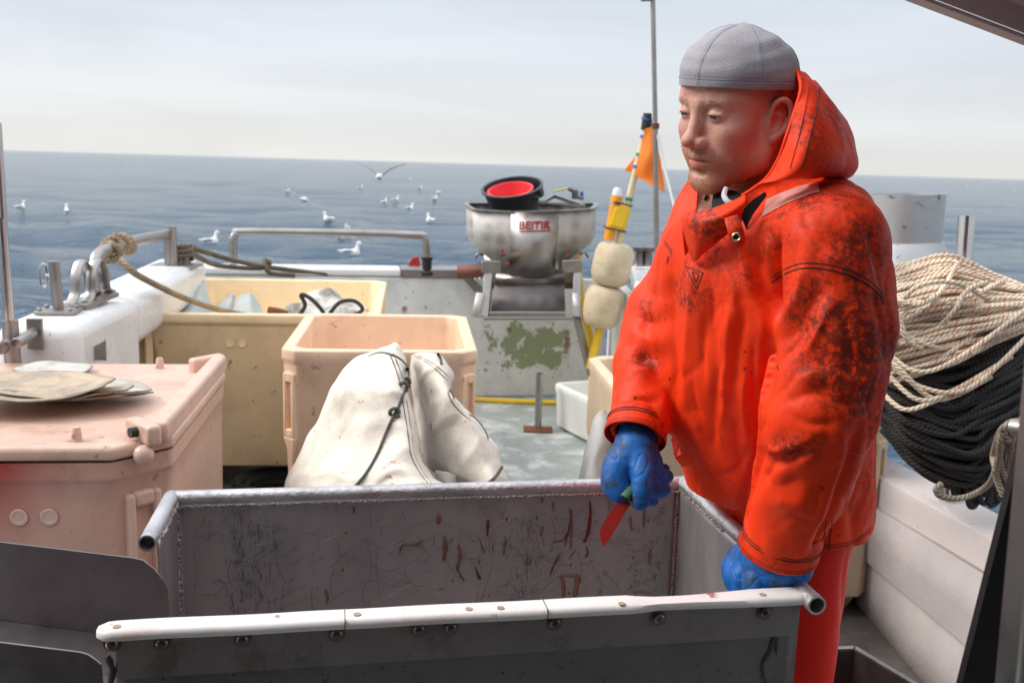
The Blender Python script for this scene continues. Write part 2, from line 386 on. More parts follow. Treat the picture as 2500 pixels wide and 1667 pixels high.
m = MB(); M_ = Matrix.Translation(b0) @ Matrix.Rotation(R(8), 4, 'Z'); m.box((0, .0, .004), (.13, .11, .012), M_)
for sx_ in (-1, 1):
    for sy_ in (-1, 1): m.lathe([(.008, 0), (.008, .008), (.004, .011)], 8, M_ @ Matrix.Translation((sx_ * .05, sy_ * .04, .01)))
m.build('base_plate', 'rust' if 0 else 'steel', bw, bevel=.002)
m = MB(); h0 = Vector(YP(128, 672, 3.38)); h1 = Vector(YP(106, 672, 3.38)); m.tube([h0, h1 + Vector((.01, 0, 0))], .007, 8)
c = h1; m.tube([c + Vector((.012 * math.cos(a), 0, .028 * math.sin(a) + .012 * (1 if math.sin(a) > 0 else -1))) for a in [i * math.pi / 8 for i in range(16)]], .0035, 8, closed=True); m.build('locking_handle', 'steel_bright', bw)
# open fairlead
m = MB(); fa = Vector(YP(168, 752, 3.46)); fb = Vector(YP(235, 722, 3.66)); mid = (fa + fb) / 2; dr = (fb - fa)
arch = [fa + Vector((0, 0, .01)), fa + dr * .22 + Vector((0, 0, .035)), fa + dr * .30 + Vector((0, 0, .10)), fa + dr * .5 + Vector((0, 0, .145)), fa + dr * .72 + Vector((0, 0, .10)), fa + dr * .8 + Vector((0, 0, .03)), fb + Vector((0, 0, .01))]
for dy in (0, .055): m.tube([q + Vector((.6 * dy, dy, 0)) for q in spline(arch, 6)], .014, 10, ell=(1.5, .7))
beam(m, fa + Vector((.02, 0, .004)), fb + Vector((.03, .03, .004)), .09, .014)
m.build('fairlead', 'steel', bw)
m = MB(); b0 = Vector(YP(92, 830, 3.1)); m.tube(spline([Vector(YP(82, 812, 3.12)), Vector(YP(66, 822, 3.06)), Vector(YP(40, 838, 3.0))], 5), .017, 12)
m.box(Vector(YP(86, 815, 3.13)), (.05, .012, .1)); m.build('bracket', 'steel', bw, bevel=.002)
m = MB(); m.prism([(-.07, 0), (.05, 0), (.05, .07)], -.004, .0, Matrix.Translation(Vector(YP(222, 880, 3.3))) @ Matrix.Rotation(R(8), 4, 'Z') @ Matrix.Rotation(R(90), 4, 'X')); m.build('plate', 'steel', bw)
# tall pole beside it
ap = thing('whip_pole', 'slim steel pole in a thicker socket at the left edge beside the white gunwale', 'pole', tuple(YP(30, 850, 3.05)))
m = MB(); m.tube([YP(22, 800, 3.05), YP(-8, 300, 3.05)], .014, 14); m.tube([YP(22, 800, 3.05), YP(2, 530, 3.05)], .017, 14); m.build('shaft', 'steel_bright', ap)
m = MB(); m.tube([YP(33, 900, 3.05), YP(24, 782, 3.05)], .024, 16); m.tube([YP(33, 1100, 3.05), YP(33, 900, 3.05)], .02); m.build('socket', 'steel', ap)
m = MB(); m.tube(spline([YP(8, 842, 3.0), YP(16, 836, 2.98), YP(14, 850, 2.98), YP(4, 856, 3.0), YP(-6, 850, 3.0)], 5), .012, 8); m.build('shackle', 'steel_dark', ap)

# ---- transom
tr = thing('transom', 'weathered stern wall with peeling white paint over green and a steel capped edge', 'bulwark', (-.5, 6.5, 0))
def peel():
    m_ = MATS['old_paint'].copy(); m_.name = 'peeling_paint'; n = m_.node_tree.nodes; l = m_.node_tree.links; b = n['Principled BSDF']
    src = b.inputs['Base Color'].links[0].from_socket
    tc = n.new('ShaderNodeTexCoord'); mp = n.new('ShaderNodeMapping'); l.new(tc.outputs['Object'], mp.inputs[0])
    q = n.new('ShaderNodeTexNoise'); q.inputs['Scale'].default_value = 9; q.inputs['Detail'].default_value = 9; q.inputs['Roughness'].default_value = .68; l.new(mp.outputs[0], q.inputs[0])
    at = n.new('ShaderNodeAttribute'); at.attribute_name = 'peel'
    qm = n.new('ShaderNodeMath'); qm.operation = 'MULTIPLY'; qm.inputs[1].default_value = 2.4; l.new(q.outputs[0], qm.inputs[0]); ad = n.new('ShaderNodeMath'); ad.operation = 'ADD'; l.new(qm.outputs[0], ad.inputs[0]); l.new(at.outputs['Fac'], ad.inputs[1])
    gt = n.new('ShaderNodeMapRange'); gt.inputs[1].default_value = 1.56; gt.inputs[2].default_value = 1.575; l.new(ad.outputs[0], gt.inputs[0])
    mx = n.new('ShaderNodeMix'); mx.data_type = 'RGBA'; l.new(gt.outputs[0], mx.inputs[0]); l.new(src, mx.inputs[6]); mx.inputs[7].default_value = (.31, .35, .20, 1)
    at2 = n.new('ShaderNodeAttribute'); at2.attribute_name = 'rust'
    m3 = n.new('ShaderNodeMix'); m3.data_type = 'RGBA'; l.new(at2.outputs['Fac'], m3.inputs[0]); l.new(mx.outputs[2], m3.inputs[6]); m3.inputs[7].default_value = (.2, .07, .02, 1)
    l.new(m3.outputs[2], b.inputs['Base Color']); MATS['peeling_paint'] = m_
peel()
tl, trt = Vector((-2.05, 6.32, 0)), Vector((.62, 6.72, 0)); td = (trt - tl).normalized(); tn = Vector((td.y, -td.x, 0))
nx_, nz_ = 220, 70; vs = []; pe = []; ru = []
def tpx(v):
    q = np.array(v) - EYE; d = q @ cf; return 1250 + FPX * (q @ cr) / d, 833.5 - FPX * (q @ cu) / d
for j in range(nz_ + 1):
    for i in range(nx_ + 1):
        p = tl + td * (trt - tl).length * i / nx_ + Vector((0, 0, .80 * j / nz_)); p += tn * (noise.noise(p * 3) * .008)
        vs.append(p); x, y = tpx(p)
        cx = smoothstep(1.3, .35, abs(x - 1290) / 105) * smoothstep(1.35, .35, abs(y - 845) / 58) * .60
        cx2 = smoothstep(1, .3, math.hypot(x - 1385, y - 890) / 16) * .5
        pe.append(max(cx, cx2, 0)); r_ = 0
        for (rx, ry, ln) in ((1240, 802, 12), (1381, 810, 85), (987, 752, 18), (1497, 812, 70)):
            if abs(x - rx) < 9: r_ = max(r_, smoothstep(9, 2, abs(x - rx)) * (smoothstep(10, 3, abs(y - ry)) if y < ry else smoothstep(ln, 0, y - ry) * .8))
        ru.append(r_)
W1 = nx_ + 1; fs = [(j * W1 + i, j * W1 + i + 1, (j + 1) * W1 + i + 1, (j + 1) * W1 + i) for j in range(nz_) for i in range(nx_)]
me = bpy.data.meshes.new('stern_wall'); me.from_pydata(vs, [], fs)
for an, d_ in (('peel', pe), ('rust', ru)): me.attributes.new(an, 'FLOAT', 'POINT').data.foreach_set('value', d_)
o = link('stern_wall', me, 'peeling_paint', tr); s = o.modifiers.new('t', 'SOLIDIFY'); s.thickness = .05; s.offset = 1
m = MB(); a = tl + Vector((0, .06, .83)) + td * .02; cend = Vector(G(962, 676, .83)); cend.y = tl.y + .06 + (cend.x - tl.x) * td.y / td.x
m_s = MB(); beam(m, a, cend, .24, .05); m.build('white_cap', 'gelcoat', tr, bevel=.015, bseg=3)
m = MB(); a2 = cend + td * .002; b2 = Vector((-.33, 0, .83)); b2.y = tl.y + .06 + (b2.x - tl.x) * td.y / td.x; beam(m, a2 + Vector((0, 0, .0)), b2, .25, .055)
c2 = b2 + td * .16 + Vector((0, -.02, -.17)); beam(m, b2 + Vector((0, 0, .0)), c2, .25, .055); m.build('steel_cap', 'steel', tr, bevel=.004)
m = MB(); q0 = tl + td * 1.28; quadslab(m, [q0 + Vector((0, 0, .50)), tl + td * 1.95 + Vector((0, 0, .50)), tl + td * 1.95 + Vector((0, 0, .79)), q0 + Vector((0, 0, .79))], tn * .012); m.build('steel_lining', 'steel_dark', tr)
m = MB(); beam(m, b2 + td * .0, trt + Vector((0, .05, .5)) , .16, .04) if 0 else None
# stern rail
rl = [YP(570, 655, 6.46), YP(569, 600, 6.46), YP(569, 585, 6.46), YP(575, 571, 6.47), YP(590, 566, 6.48), YP(800, 568, 6.5), YP(1015, 574, 6.5), YP(1034, 579, 6.5), YP(1040, 594, 6.5), YP(1041, 620, 6.5), YP(1042, 672, 6.5)]
m = MB(); m.tube(spline(rl, 4), .026, 16); m.build('stern_rail', 'steel', tr)
m = MB(); bp_ = Vector(YP(1042, 672, 6.5)); m.lathe([(.045, 0), (.045, .02), (.032, .03), (.032, .1), (.038, .1), (.038, .12)], 16, Matrix.Translation(bp_)); beam(m, bp_, bp_ + Vector((.14, .02, .005)), .03, .02); m.build('rail_clamp', 'black_rubber', tr, bevel=.004)
m = MB(); m.prism([(0, 0), (.13, 0), (.10, .11), (.06, .1)], -.01, .01, Matrix.Translation(Vector(YP(985, 664, 6.7))) @ Matrix.Rotation(R(90), 4, 'X')); mat('red_plastic', (.5, .03, .02), rough=.4); m.build('red_scoop', 'red_plastic', None, bevel=.004)
tag(COL.objects['red_scoop'], 'small red plastic wedge lying on the stern edge beside the rail clamp', 'scoop')

# ---- right hand bulwark, aft part and the low part beside the ropes
rb = thing('bulwark', 'low pinkish white side wall with rounded capping below the hanging black rope', 'bulwark', (1.4, 2.8, 0))
def rz(yy, z):                              # inner face of the right wall
    t = (3.3 - yy) / .6; return Vector((1.33 + .02 * t + (z / .53) * (-.02 + .13 * t * .9), yy, z))
ys = [3.75, 3.3, 2.8, 2.3, 1.8, 1.3, .6]
vs = []; fs = []; zs = [0, .1, .2, .225, .235, .3, .42]; off = [0, 0, 0.0, -.002, -.022, -.022, -.022]
g = [[rz(y_, z_) + Vector((o_, 0, 0)) for y_ in np.linspace(3.75, .4, 40)] for z_, o_ in zip(zs, off)]
vs = [q for r_ in g for q in r_]; n_ = 40
fs = [(j * n_ + i, (j + 1) * n_ + i, (j + 1) * n_ + i + 1, j * n_ + i + 1) for j in range(len(zs) - 1) for i in range(n_ - 1)]
me = bpy.data.meshes.new('side_wall'); me.from_pydata(vs, [], fs); o = link('side_wall', me, 'hull_wall', rb, 20); s = o.modifiers.new('t', 'SOLIDIFY'); s.thickness = .04; s.offset = -1
vs = []; sec = [(-.034, .398), (-.036, .505), (-.030, .520), (-.016, .528), (.12, .532), (.14, .52), (.15, .45), (.15, .36), (.0, .36), (-.004, .398)]
ysl = np.linspace(3.75, .4, 40)
for y_ in ysl:
    base = rz(y_, .5)
    for (dx_, z_) in sec: vs.append((base.x + dx_, y_, z_))
k = len(sec); fs = [(i * k + j, i * k + (j + 1) % k, (i + 1) * k + (j + 1) % k, (i + 1) * k + j) for i in range(39) for j in range(k)] + [tuple(range(k)), tuple(range(39 * k, 40 * k))[::-1]]
me = bpy.data.meshes.new('capping'); me.from_pydata(vs, [], fs); bm = bmesh.new(); bm.from_mesh(me); bmesh.ops.recalc_face_normals(bm, faces=bm.faces); bm.to_mesh(me); bm.free(); mat('pink_gelcoat', (.58, .52, .50), rough=.35, var=.05, dirt=(.4, .33, .28), damt=.3, dscale=3, dsharp=.3, speck=(.2, .12, .08), samt=.5, sscale=24); link('capping', me, 'pink_gelcoat', rb, 30)
ra = thing('bulwark', 'white capped side wall behind the fisherman running to the stern corner', 'bulwark', (.75, 5.6, 0))
m = MB(); m.prism([(.80, 6.86), (1.0, 6.86), (1.0, 5.7), (1.40, 3.78), (1.30, 3.78), (.70, 5.74)][:], .80, .89); m.build('capping', 'gelcoat', ra, bevel=.02, bseg=3)
m = MB(); m.prism([(.66, 6.80), (.72, 6.82), (.74, 5.9), (1.36, 3.8), (1.31, 3.8), (.68, 5.9)], 0, .797); m.build('side_wall', 'old_paint', ra)
for i, px in enumerate((1560, 1580)):
    b0 = Vector(YP(px, 650, 6.6)); m = MB(); m.lathe([(.045, 0), (.03, .02), (.028, .09), (.045, .105), (.045, .125), (.01, .13)], 14, Matrix.Translation(b0)); m.build('bollard', 'steel_dark', ra)

# ---- wheelhouse behind the camera with its roof lip (top right) and door post
mat('inner_paint', (.17, .125, .115), rough=.6, var=.1, bump=.3)
wh = thing('wheelhouse', 'white painted shelter roof with a flanged rusty edge reaching in at the top right', 'shelter', (0, 0, 0))
mat('roof_paint', (.50, .40, .38), rough=.5, var=.08, speck=(.08, .04, .03), samt=.8, sscale=35, bump=.5, bscale=18, dirt=(.3, .2, .16), damt=.3)
A = Vector(YP(2205, 0, 2.2)); B = Vector(YP(2500, 112, 2.2)); d_ = (B - A)
A2 = A - d_ * 1.0; B2 = B + d_ * 1.5
m = MB(); quadslab(m, [A2 + Vector((0, 0, .0)), B2, B2 + Vector((0, -.05, .0)), A2 + Vector((0, -.05, 0))], (0, 0, .008)); quadslab(m, [A2 + Vector((0, -.05, .009)), B2 + Vector((0, -.05, .009)), B2 + Vector((0, -.058, .009)), A2 + Vector((0, -.058, .009))], (0, 0, .05))
m.build('roof_flange', 'roof_paint', wh)
m = MB()
pl = [A2 + Vector((0, -.059, .055)), B2 + Vector((0, -.059, .055)), Vector((B2.x, -1.5, B2.z + .06)), Vector((A2.x, -1.5, A2.z + .06))]
quadslab(m, pl, (0, 0, .03))
quadslab(m, [Vector((A2.x - .003, 1.05, A2.z + .06)), Vector((A2.x - .003, -1.5, A2.z + .06)), Vector((-1.35, -1.5, A2.z + .12)), Vector((-1.35, 1.05, A2.z + .12))], (0, 0, .03)); m.build('roof', 'roof_paint', wh)
m = MB(); m.box((-.0, -1.0, 1.1), (3.0, .06, 2.4)); m.build('front_wall', 'inner_paint', wh)
m = MB(); m.box((-1.38, -.35, 1.1), (.05, 1.5, 2.3)); m.build('side_wall', 'inner_paint', wh)  # unseen wall added on the left to shade the foreground
m = MB(); m.box((1.62, -.45, 1.1), (.05, 1.5, 2.3)); m.build('side_wall', 'inner_paint', wh)  # its counterpart on the right, also added only to cut light
m = MB(); quadslab(m, [P(2600, -300, .66), P(2680, -300, .66), P(2560, 1900, .82), P(2400, 1900, .82)], (0.0, -.04, 0)); m.build('door_post', 'steel', wh, bevel=.006)
m = MB(); quadslab(m, [P(2720, 200, .9), P(2760, 200, .9), P(2500, 1900, 1.1), P(2290, 1900, 1.1)], (0, .012, 0)); m.build('rubber_flap', 'black_rubber', wh)
# ------------------------------------------------------------------ fish tubs
mat('tub_yellow', (.86, .66, .40), rough=.42, var=.07, dirt=(.42, .29, .14), damt=.6, dscale=4.5, dsharp=.3, speck=(.14, .09, .05), samt=.7, sscale=22, bump=.12, bscale=14, sss=.05)
mat('tub_orange', (.82, .57, .39), rough=.42, var=.08, dirt=(.36, .2, .1), damt=.65, dscale=4.5, dsharp=.3, speck=(.3, .1, .05), samt=.6, sscale=26, bump=.12, bscale=14, sss=.05)
mat('tub_pink', (.68, .46, .36), rough=.36, var=.08, dirt=(.34, .17, .12), damt=.65, dscale=5, dsharp=.3, speck=(.14, .06, .04), samt=.6, sscale=28, bump=.12, bscale=14, sss=.05, attr2='red_light', attr2col=(.42, .03, .02))
mat('tub_white', (.72, .73, .69), rough=.45, var=.06, dirt=(.4, .38, .3), damt=.35, dscale=4, dsharp=.3, bump=.12)
mat('tub_pale', (.68, .52, .36), rough=.42, var=.07, dirt=(.36, .24, .12), damt=.45, dscale=3, dsharp=.3, speck=(.14, .09, .05), samt=.6, sscale=26, bump=.12, bscale=14)
def ring(w_, d_, ch, z, n_c=3):
    hw, hd = w_ / 2, d_ / 2; pts = []
    for (sx_, sy_) in ((-1, -1), (1, -1), (1, 1), (-1, 1)):
        cxx, cyy = sx_ * (hw - ch), sy_ * (hd - ch)
        a = Vector((cxx, sy_ * hd, z)); b = Vector((sx_ * hw, cyy, z))
        seg = [a.lerp(b, t) for t in np.linspace(0, 1, 2)]
        if sx_ * sy_ > 0: seg = seg[::-1]
        pts += seg
    return pts
def tub(name, label, FL, FR, depth, ztop, zbot, mt, wall=.045, cham=.09, taper=.9, lid=False, group=None, lug=True, feet=True, inner=.5, buttons=()):
    FL = Vector((FL[0], FL[1], 0)); FR = Vector((FR[0], FR[1], 0)); ex = (FR - FL).normalized(); ey = Vector((-ex.y, ex.x, 0)); w_ = (FR - FL).length
    c = (FL + FR) / 2 + ey * depth / 2; rzv = math.atan2(ex.y, ex.x)
    t = thing(name, label, 'tub', (c.x, c.y, zbot), rzv, group); M_ = Matrix.Translation((c.x, c.y, 0)) @ Matrix.Rotation(rzv, 4, 'Z')
    m = MB(); rings = [ring(w_ * taper, depth * taper, cham * .9, zbot), ring(w_ * (taper * .08 + .92) - .008, depth * (taper * .08 + .92) - .008, cham, ztop - .052), ring(w_, depth, cham, ztop - .04), ring(w_, depth, cham, ztop)]
    if not lid: rings += [ring(w_ - 2 * wall, depth - 2 * wall, cham * .85, ztop), ring(w_ * .97 - 2.4 * wall, depth * .97 - 2.4 * wall, cham * .8, ztop - inner)]
    vs = [p for r_ in rings for p in r_]; n = 8; fs = []
    for j in range(len(rings) - 1):
        for k in range(n): fs.append((j * n + k, j * n + (k + 1) % n, (j + 1) * n + (k + 1) % n, (j + 1) * n + k))
    fs.append(tuple(range(n - 1, -1, -1))); fs.append(tuple(range((len(rings) - 1) * n, len(rings) * n)))
    m.add(vs, fs, M_); sh = m.build('shell', mt, t, bevel=.014, bseg=3, smooth=50)
    if lug:
        for (sx_, sy_) in ((-1, -1), (1, -1), (1, 1), (-1, 1)):
            ang = math.atan2(sy_, sx_) + math.pi / 2
            cc = Vector((sx_ * (w_ / 2 - cham / 2), sy_ * (depth / 2 - cham / 2), ztop - .2)) * 1.0
            ls_ = min(1, cham / .075); L_ = M_ @ Matrix.Translation((cc.x - sx_ * .010, cc.y - sy_ * .010, cc.z)) @ Matrix.Rotation(ang, 4, 'Z') @ Matrix.Diagonal((ls_, ls_, 1, 1))
            q = MB(); q.box((-.033, 0, 0), (.02, .05, .23), L_); q.box((.033, 0, 0), (.02, .05, .23), L_); q.box((0, 0, .1), (.05, .05, .035), L_); q.box((0, 0, -.1), (.05, .05, .03), L_)
            q.add([(-.045, -.025, -.115), (.045, -.025, -.115), (.045, .025, -.115), (-.045, .025, -.115), (-.008, .0, -.22), (.008, .0, -.22), (.008, .02, -.22), (-.008, .02, -.22)], [(0, 1, 5, 4), (1, 2, 6, 5), (2, 3, 7, 6), (3, 0, 4, 7), (4, 5, 6, 7), (3, 2, 1, 0)], L_)
            q.build('corner_lug', mt, t, bevel=.008, bseg=3, smooth=50)
    if feet:
        for sx_ in (-1, 1):
            q = MB(); q.box((sx_ * (w_ * taper / 2 - .1), 0, zbot - .05), (.13, depth * taper - .08, .1), M_, taper=.85); q.build('foot', mt, t, bevel=.01)
    for (bx, bz, r_) in buttons:
        q = MB(); q.lathe([(r_ * 1.75, 0), (r_ * 1.6, .0012), (r_ * 1.1, .0012), (r_ * .95, -.0008), (0.001, -.0008)], 24, M_ @ Matrix.Translation((bx, -depth / 2 * (taper + (1 - taper) * (bz - zbot) / (ztop - zbot)) + .001, bz)) @ Matrix.Rotation(R(90), 4, 'X')); q.build('drain_plug', mt, t)
    return t, M_, w_, sh
def g2(x, y, z): q = G(x, y, z); return (q[0], q[1])
# far yellow tub
a_ = g2(325, 764, .87); b_ = (a_[0] + 1.06 * math.cos(R(6)), a_[1] + 1.06 * math.sin(R(6)))
tf, Mf, wf, _ = tub('fish_tub', 'large pale yellow tub with loose sheets in it against the white gunwale', a_, b_, 1.34, .87, .14, 'tub_yellow', cham=.055, taper=.80, group='open tubs on deck', buttons=((-.13, .735, .010), (-.075, .735, .010)), inner=.2)
# mid orange tub
a_ = g2(682, 855, .9); b_ = g2(1168, 860, .9)
tm, Mm, wm, _ = tub('fish_tub', 'peach orange open tub standing behind the canvas sheet', a_, b_, .86, .9, .1, 'tub_orange', cham=.05, taper=.93, group='open tubs on deck')
# right tub
a_ = (.42, 3.20); b_ = (1.315, 3.28)
tub('fish_tub', 'yellowed open tub standing behind the fisherman beside the side wall', a_, b_, 1.06, .74, .085, 'tub_pale', cham=.06, taper=.96, group='open tubs on deck')
# white crate
ca = Vector(G(1345, 1040, 0)); cb = Vector(G(1432, 1086, 0)); ex = (cb - ca).normalized(); ey = Vector((-ex.y, ex.x, 0))
tub('fish_crate', 'low white plastic crate with a worn rim on the deck near the stanchion', ca, ca + ex * .85, .5, .27, 0.012, 'tub_white', wall=.035, cham=.03, taper=.95, lug=False, feet=False, inner=.22)
# near pink tub with lid
a_ = g2(-330, 1078, .9); b_ = g2(392, 1090, .9); FRp = Vector((b_[0], b_[1], 0)); RRp = Vector((*g2(560, 888, .9), 0))
ey = (RRp - FRp).normalized(); ex = Vector((ey.y, -ey.x, 0)); FLp = FRp - ex * 1.1; dep = (RRp - FRp).length
tp, Mp, wp, sh = tub('lidded_tub', 'pink insulated tub with red light painted on its shell and a closed lid under a stack of discs', FLp, FRp, dep, .862, .12, 'tub_pink', cham=.11, taper=.97, lid=True, buttons=((.235, .735, .0115), (.300, .735, .0115)), group=None)
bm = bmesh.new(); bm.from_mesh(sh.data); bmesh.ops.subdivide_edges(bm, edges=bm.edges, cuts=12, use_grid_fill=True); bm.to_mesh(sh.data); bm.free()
def red_light_f(v): x, y = tpx(v); return .85 * smoothstep(260, 10, math.hypot(x + 60, (y - 1090) * .8)) * smoothstep(900, 1000, y) + .22 * smoothstep(700, 150, abs(x)) * smoothstep(900, 1000, y)  # red light falling on the tub, painted in as a vertex tint
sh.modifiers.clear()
at = sh.data.attributes.new('red_light', 'FLOAT', 'POINT'); at.data.foreach_set('value', [red_light_f(v.co) for v in sh.data.vertices])
m = MB(); rs = [ring(wp + .012, dep + .012, .11, .868), ring(wp + .012, dep + .012, .11, .893), ring(wp - .01, dep - .01, .105, .90), ring(wp - .1, dep - .1, .1, .897), ring(wp * .5, dep * .5, .06, .90)]
vs = [p for r_ in rs for p in r_]; fs = [(j * 8 + k, j * 8 + (k + 1) % 8, (j + 1) * 8 + (k + 1) % 8, (j + 1) * 8 + k) for j in range(4) for k in range(8)] + [tuple(range(7, -1, -1)), tuple(range(32, 40))]
m.add(vs, fs, Mp); lid_o = m.build('lid', 'tub_pink', tp, bevel=.01, bseg=3, smooth=50)
# raised side lip with hinge holes
for sx_ in (-1, 1):
    m = MB(); m.box((sx_ * (wp / 2 - .02), 0, .915), (.045, dep - .12, .05), Mp)
    for sy_ in (-1, 1):
        L_ = Mp @ Matrix.Translation((sx_ * (wp / 2 - .055), sy_ * (dep / 2 - .075), .915)) @ Matrix.Rotation(-sx_ * sy_ * R(-50), 4, 'Z')
        m.box((0, 0, 0), (.12, .035, .05), L_)
    m.build('lid_lip', 'tub_pink', lid_o, bevel=.01, bseg=3, smooth=50)
    for sy_ in (-1, 1):
        m = MB(); m.lathe([(.012, -.03), (.012, .0255)], 14, Mp @ Matrix.Translation((sx_ * (wp / 2 - .06), sy_ * (dep / 2 - .067), .918)) @ Matrix.Rotation(-sx_ * sy_ * R(-50), 4, 'Z') @ Matrix.Rotation(R(90), 4, 'X')); m.build('pin_hole', 'black_rubber', lid_o)
        m = MB(); m.lathe([(.013, 0), (.011, .03), (.008, .035)], 12, Mp @ Matrix.Translation((sx_ * (wp / 2 - .2), sy_ * (dep / 2 - .06), .895))); m.build('peg', 'tub_pink', lid_o)
        m = MB(); m.sphere((sx_ * (wp / 2 - .045), sy_ * (dep / 2 - .03), .872), .024, 14, Mp); m.build('knob', 'tub_pink', lid_o)

# stack of stained discs on the lid
mat('card', (.50, .39, .28), rough=.8, var=.15, dirt=(.13, .125, .13), damt=.85, dscale=5, dsharp=.25, speck=(.2, .1, .05), samt=.7, sscale=18, bump=.4, bscale=30)
mat('card_pale', (.52, .50, .44), rough=.8, var=.15, dirt=(.17, .16, .15), damt=.75, dscale=7, dsharp=.25, bump=.4, bscale=30)
mat('disc_edge', (.10, .07, .045), rough=.9)
def disc(label, px, py, z, rx, ry, m_, rot=0, curl=.02, seed=0):
    c = Vector(G(px, py, z)); rows = []; rr = random.Random(seed)
    vs = [(c.x, c.y, z)]; fs = []; n = 48; K = 7
    for j in range(1, K + 1):
        for k in range(n):
            a = 2 * math.pi * k / n; f_ = j / K * (1 + .05 * noise.noise(Vector((math.cos(a) * 2, math.sin(a) * 2, seed))) + (.02 * rr.uniform(-1, 1) if j == K else 0))
            x = rx * f_ * math.cos(a + rot); y = ry * f_ * math.sin(a + rot)
            zz = z + 1.5 * curl * (j / K) ** 3 * (.5 + .9 * noise.noise(Vector((math.cos(a), math.sin(a), seed * 3.1)))) + .004 * noise.noise(Vector((x * 9, y * 9, seed)))
            vs.append((c.x + x, c.y + y, zz))
    for k in range(n): fs.append((0, 1 + k, 1 + (k + 1) % n))
    for j in range(K - 1):
        for k in range(n): a = 1 + j * n + k; b = 1 + j * n + (k + 1) % n; fs.append((a, a + n, b + n, b))
    me = bpy.data.meshes.new('stained_disc'); me.from_pydata(vs, [], fs); o = link('stained_disc', me, m_, None, 60); ed = MB(); ed.tube([vs[1 + (K - 1) * n + k] for k in range(n)], .0016, 5, closed=True); ed.build('edge', 'disc_edge', o, 0); s = o.modifiers.new('t', 'SOLIDIFY'); s.thickness = .003; s.offset = 0
    tag(o, label, 'disc', 'stained discs stacked on the pink tub lid')
disc('lowest pale disc with a curled right edge on the pink tub lid', 205, 968, .908, .18, .10, 'card_pale', 0, .03, 1)
disc('grey creased disc second from the bottom of the stack', 150, 962, .922, .225, .12, 'card_pale', .1, .02, 2)
disc('brown edged disc in the middle of the stack', 110, 960, .936, .22, .125, 'card', .0, .03, 3)
disc('large tan disc with dark print marks on top of the stack', 60, 944, .954, .225, .15, 'card', 0, .014, 4)
disc('bluish grey pointed disc sticking out behind the stack', 130, 905, .908, .11, .1, 'card_pale', .5, .01, 5)

# ------------------------------------------------------------------ steel gutting trough
mat('trough_steel', (.46, .42, .42), rough=.42, metal=.7, var=.12, dirt=(.14, .12, .12), damt=.55, dscale=4, dsharp=.3, speck=(.12, .02, .015), samt=.5, sscale=22, bump=.12, bscale=50, stretch=(1, 1, .35))
mat('weld_steel', (.55, .54, .55), rough=.42, metal=.85, var=.25, dirt=(.2, .18, .19), damt=.6, dscale=20, dsharp=.2, bump=.8, bscale=70)
mat('weld_dull', (.30, .27, .26), rough=.6, metal=.5, var=.4, dirt=(.12, .06, .05), damt=.8, dscale=12, dsharp=.2)
gt_ = thing('gutting_trough', 'scratched bloodstained steel trough with pipe rim and a white plastic front edge', 'trough', (-.1, 1.6, 0))
RL = Vector(G(432, 1216, .9)); RRc = Vector(G(1656, 1180, .9)); e1 = (RRc - RL); e1.z = 0; WT = e1.length; e1.normalize(); e2 = Vector((e1.y, -e1.x, 0))
DT = .56
def T(s_, t_, z_): return RL + e1 * s_ + e2 * t_ + Vector((0, 0, z_ - .9))
def sheet(name, s0, t0, s1, t1, z0, z1, nrm, th=.004, m_='trough_steel', nx=60, nz=26, blood=True):
    vs = []; at_ = []
    for j in range(nz + 1):
        for i in range(nx + 1):
            p = T(s0 + (s1 - s0) * i / nx, t0 + (t1 - t0) * i / nx, z0 + (z1 - z0) * j / nz); p += Vector(nrm) * (noise.noise(p * 4) * .0015); vs.append(p); at_.append(0.)
    W_ = nx + 1; fs = [(j * W_ + i, j * W_ + i + 1, (j + 1) * W_ + i + 1, (j + 1) * W_ + i) for j in range(nz) for i in range(nx)]
    me = bpy.data.meshes.new(name); me.from_pydata(vs, [], fs); me.attributes.new('blood', 'FLOAT', 'POINT').data.foreach_set('value', at_)
    o = link(name, me, m_, gt_); s = o.modifiers.new('t', 'SOLIDIFY'); s.thickness = th; s.offset = 0; return o
sheet('rear_panel', 0, .012, WT, .012, .42, .896, e2, th=.0003)
sheet('right_panel', WT, .015, WT, DT, .42, .896, e1)
sheet('left_panel', 0, .015, 0, .215, .42, .896, e1)
mat('front_steel', (.20, .19, .185), rough=.5, metal=.55, var=.12, dirt=(.10, .09, .085), damt=.7, dscale=4, dsharp=.15, speck=(.12, .07, .04), samt=.6, sscale=16, bump=.15); sheet('front_panel', -.0, DT + .004, WT, DT + .004, .30, .8965, e2, m_='front_steel')
mm_ = MB(); quadslab(mm_, [T(.004, .02, .43), T(WT - .004, .02, .43), T(WT - .004, DT, .43), T(.004, DT, .43)], (0, 0, .004)); mm_.build('floor_panel', 'trough_steel', gt_)
RT = .0150
def pipe(pts, name, openend=None):
    m = MB(); m.tube(pts, RT, 20, cap=False); m.tube(pts, RT - .003, 20, cap=False)
    for e in ([0, -1] if openend is None else openend):
        a, b = (pts[0], pts[1]) if e == 0 else (pts[-1], pts[-2])
        d = (Vector(b) - Vector(a)).normalized(); u_ = d.orthogonal().normalized(); v_ = d.cross(u_)
        vs = [Vector(a) + (u_ * math.cos(k * math.pi / 10) + v_ * math.sin(k * math.pi / 10)) * r_ for r_ in (RT, RT - .003) for k in range(20)]
        m.add(vs, [(k, (k + 1) % 20, 20 + (k + 1) % 20, 20 + k) for k in range(20)])
    return m.build(name, 'weld_steel', gt_, smooth=50)
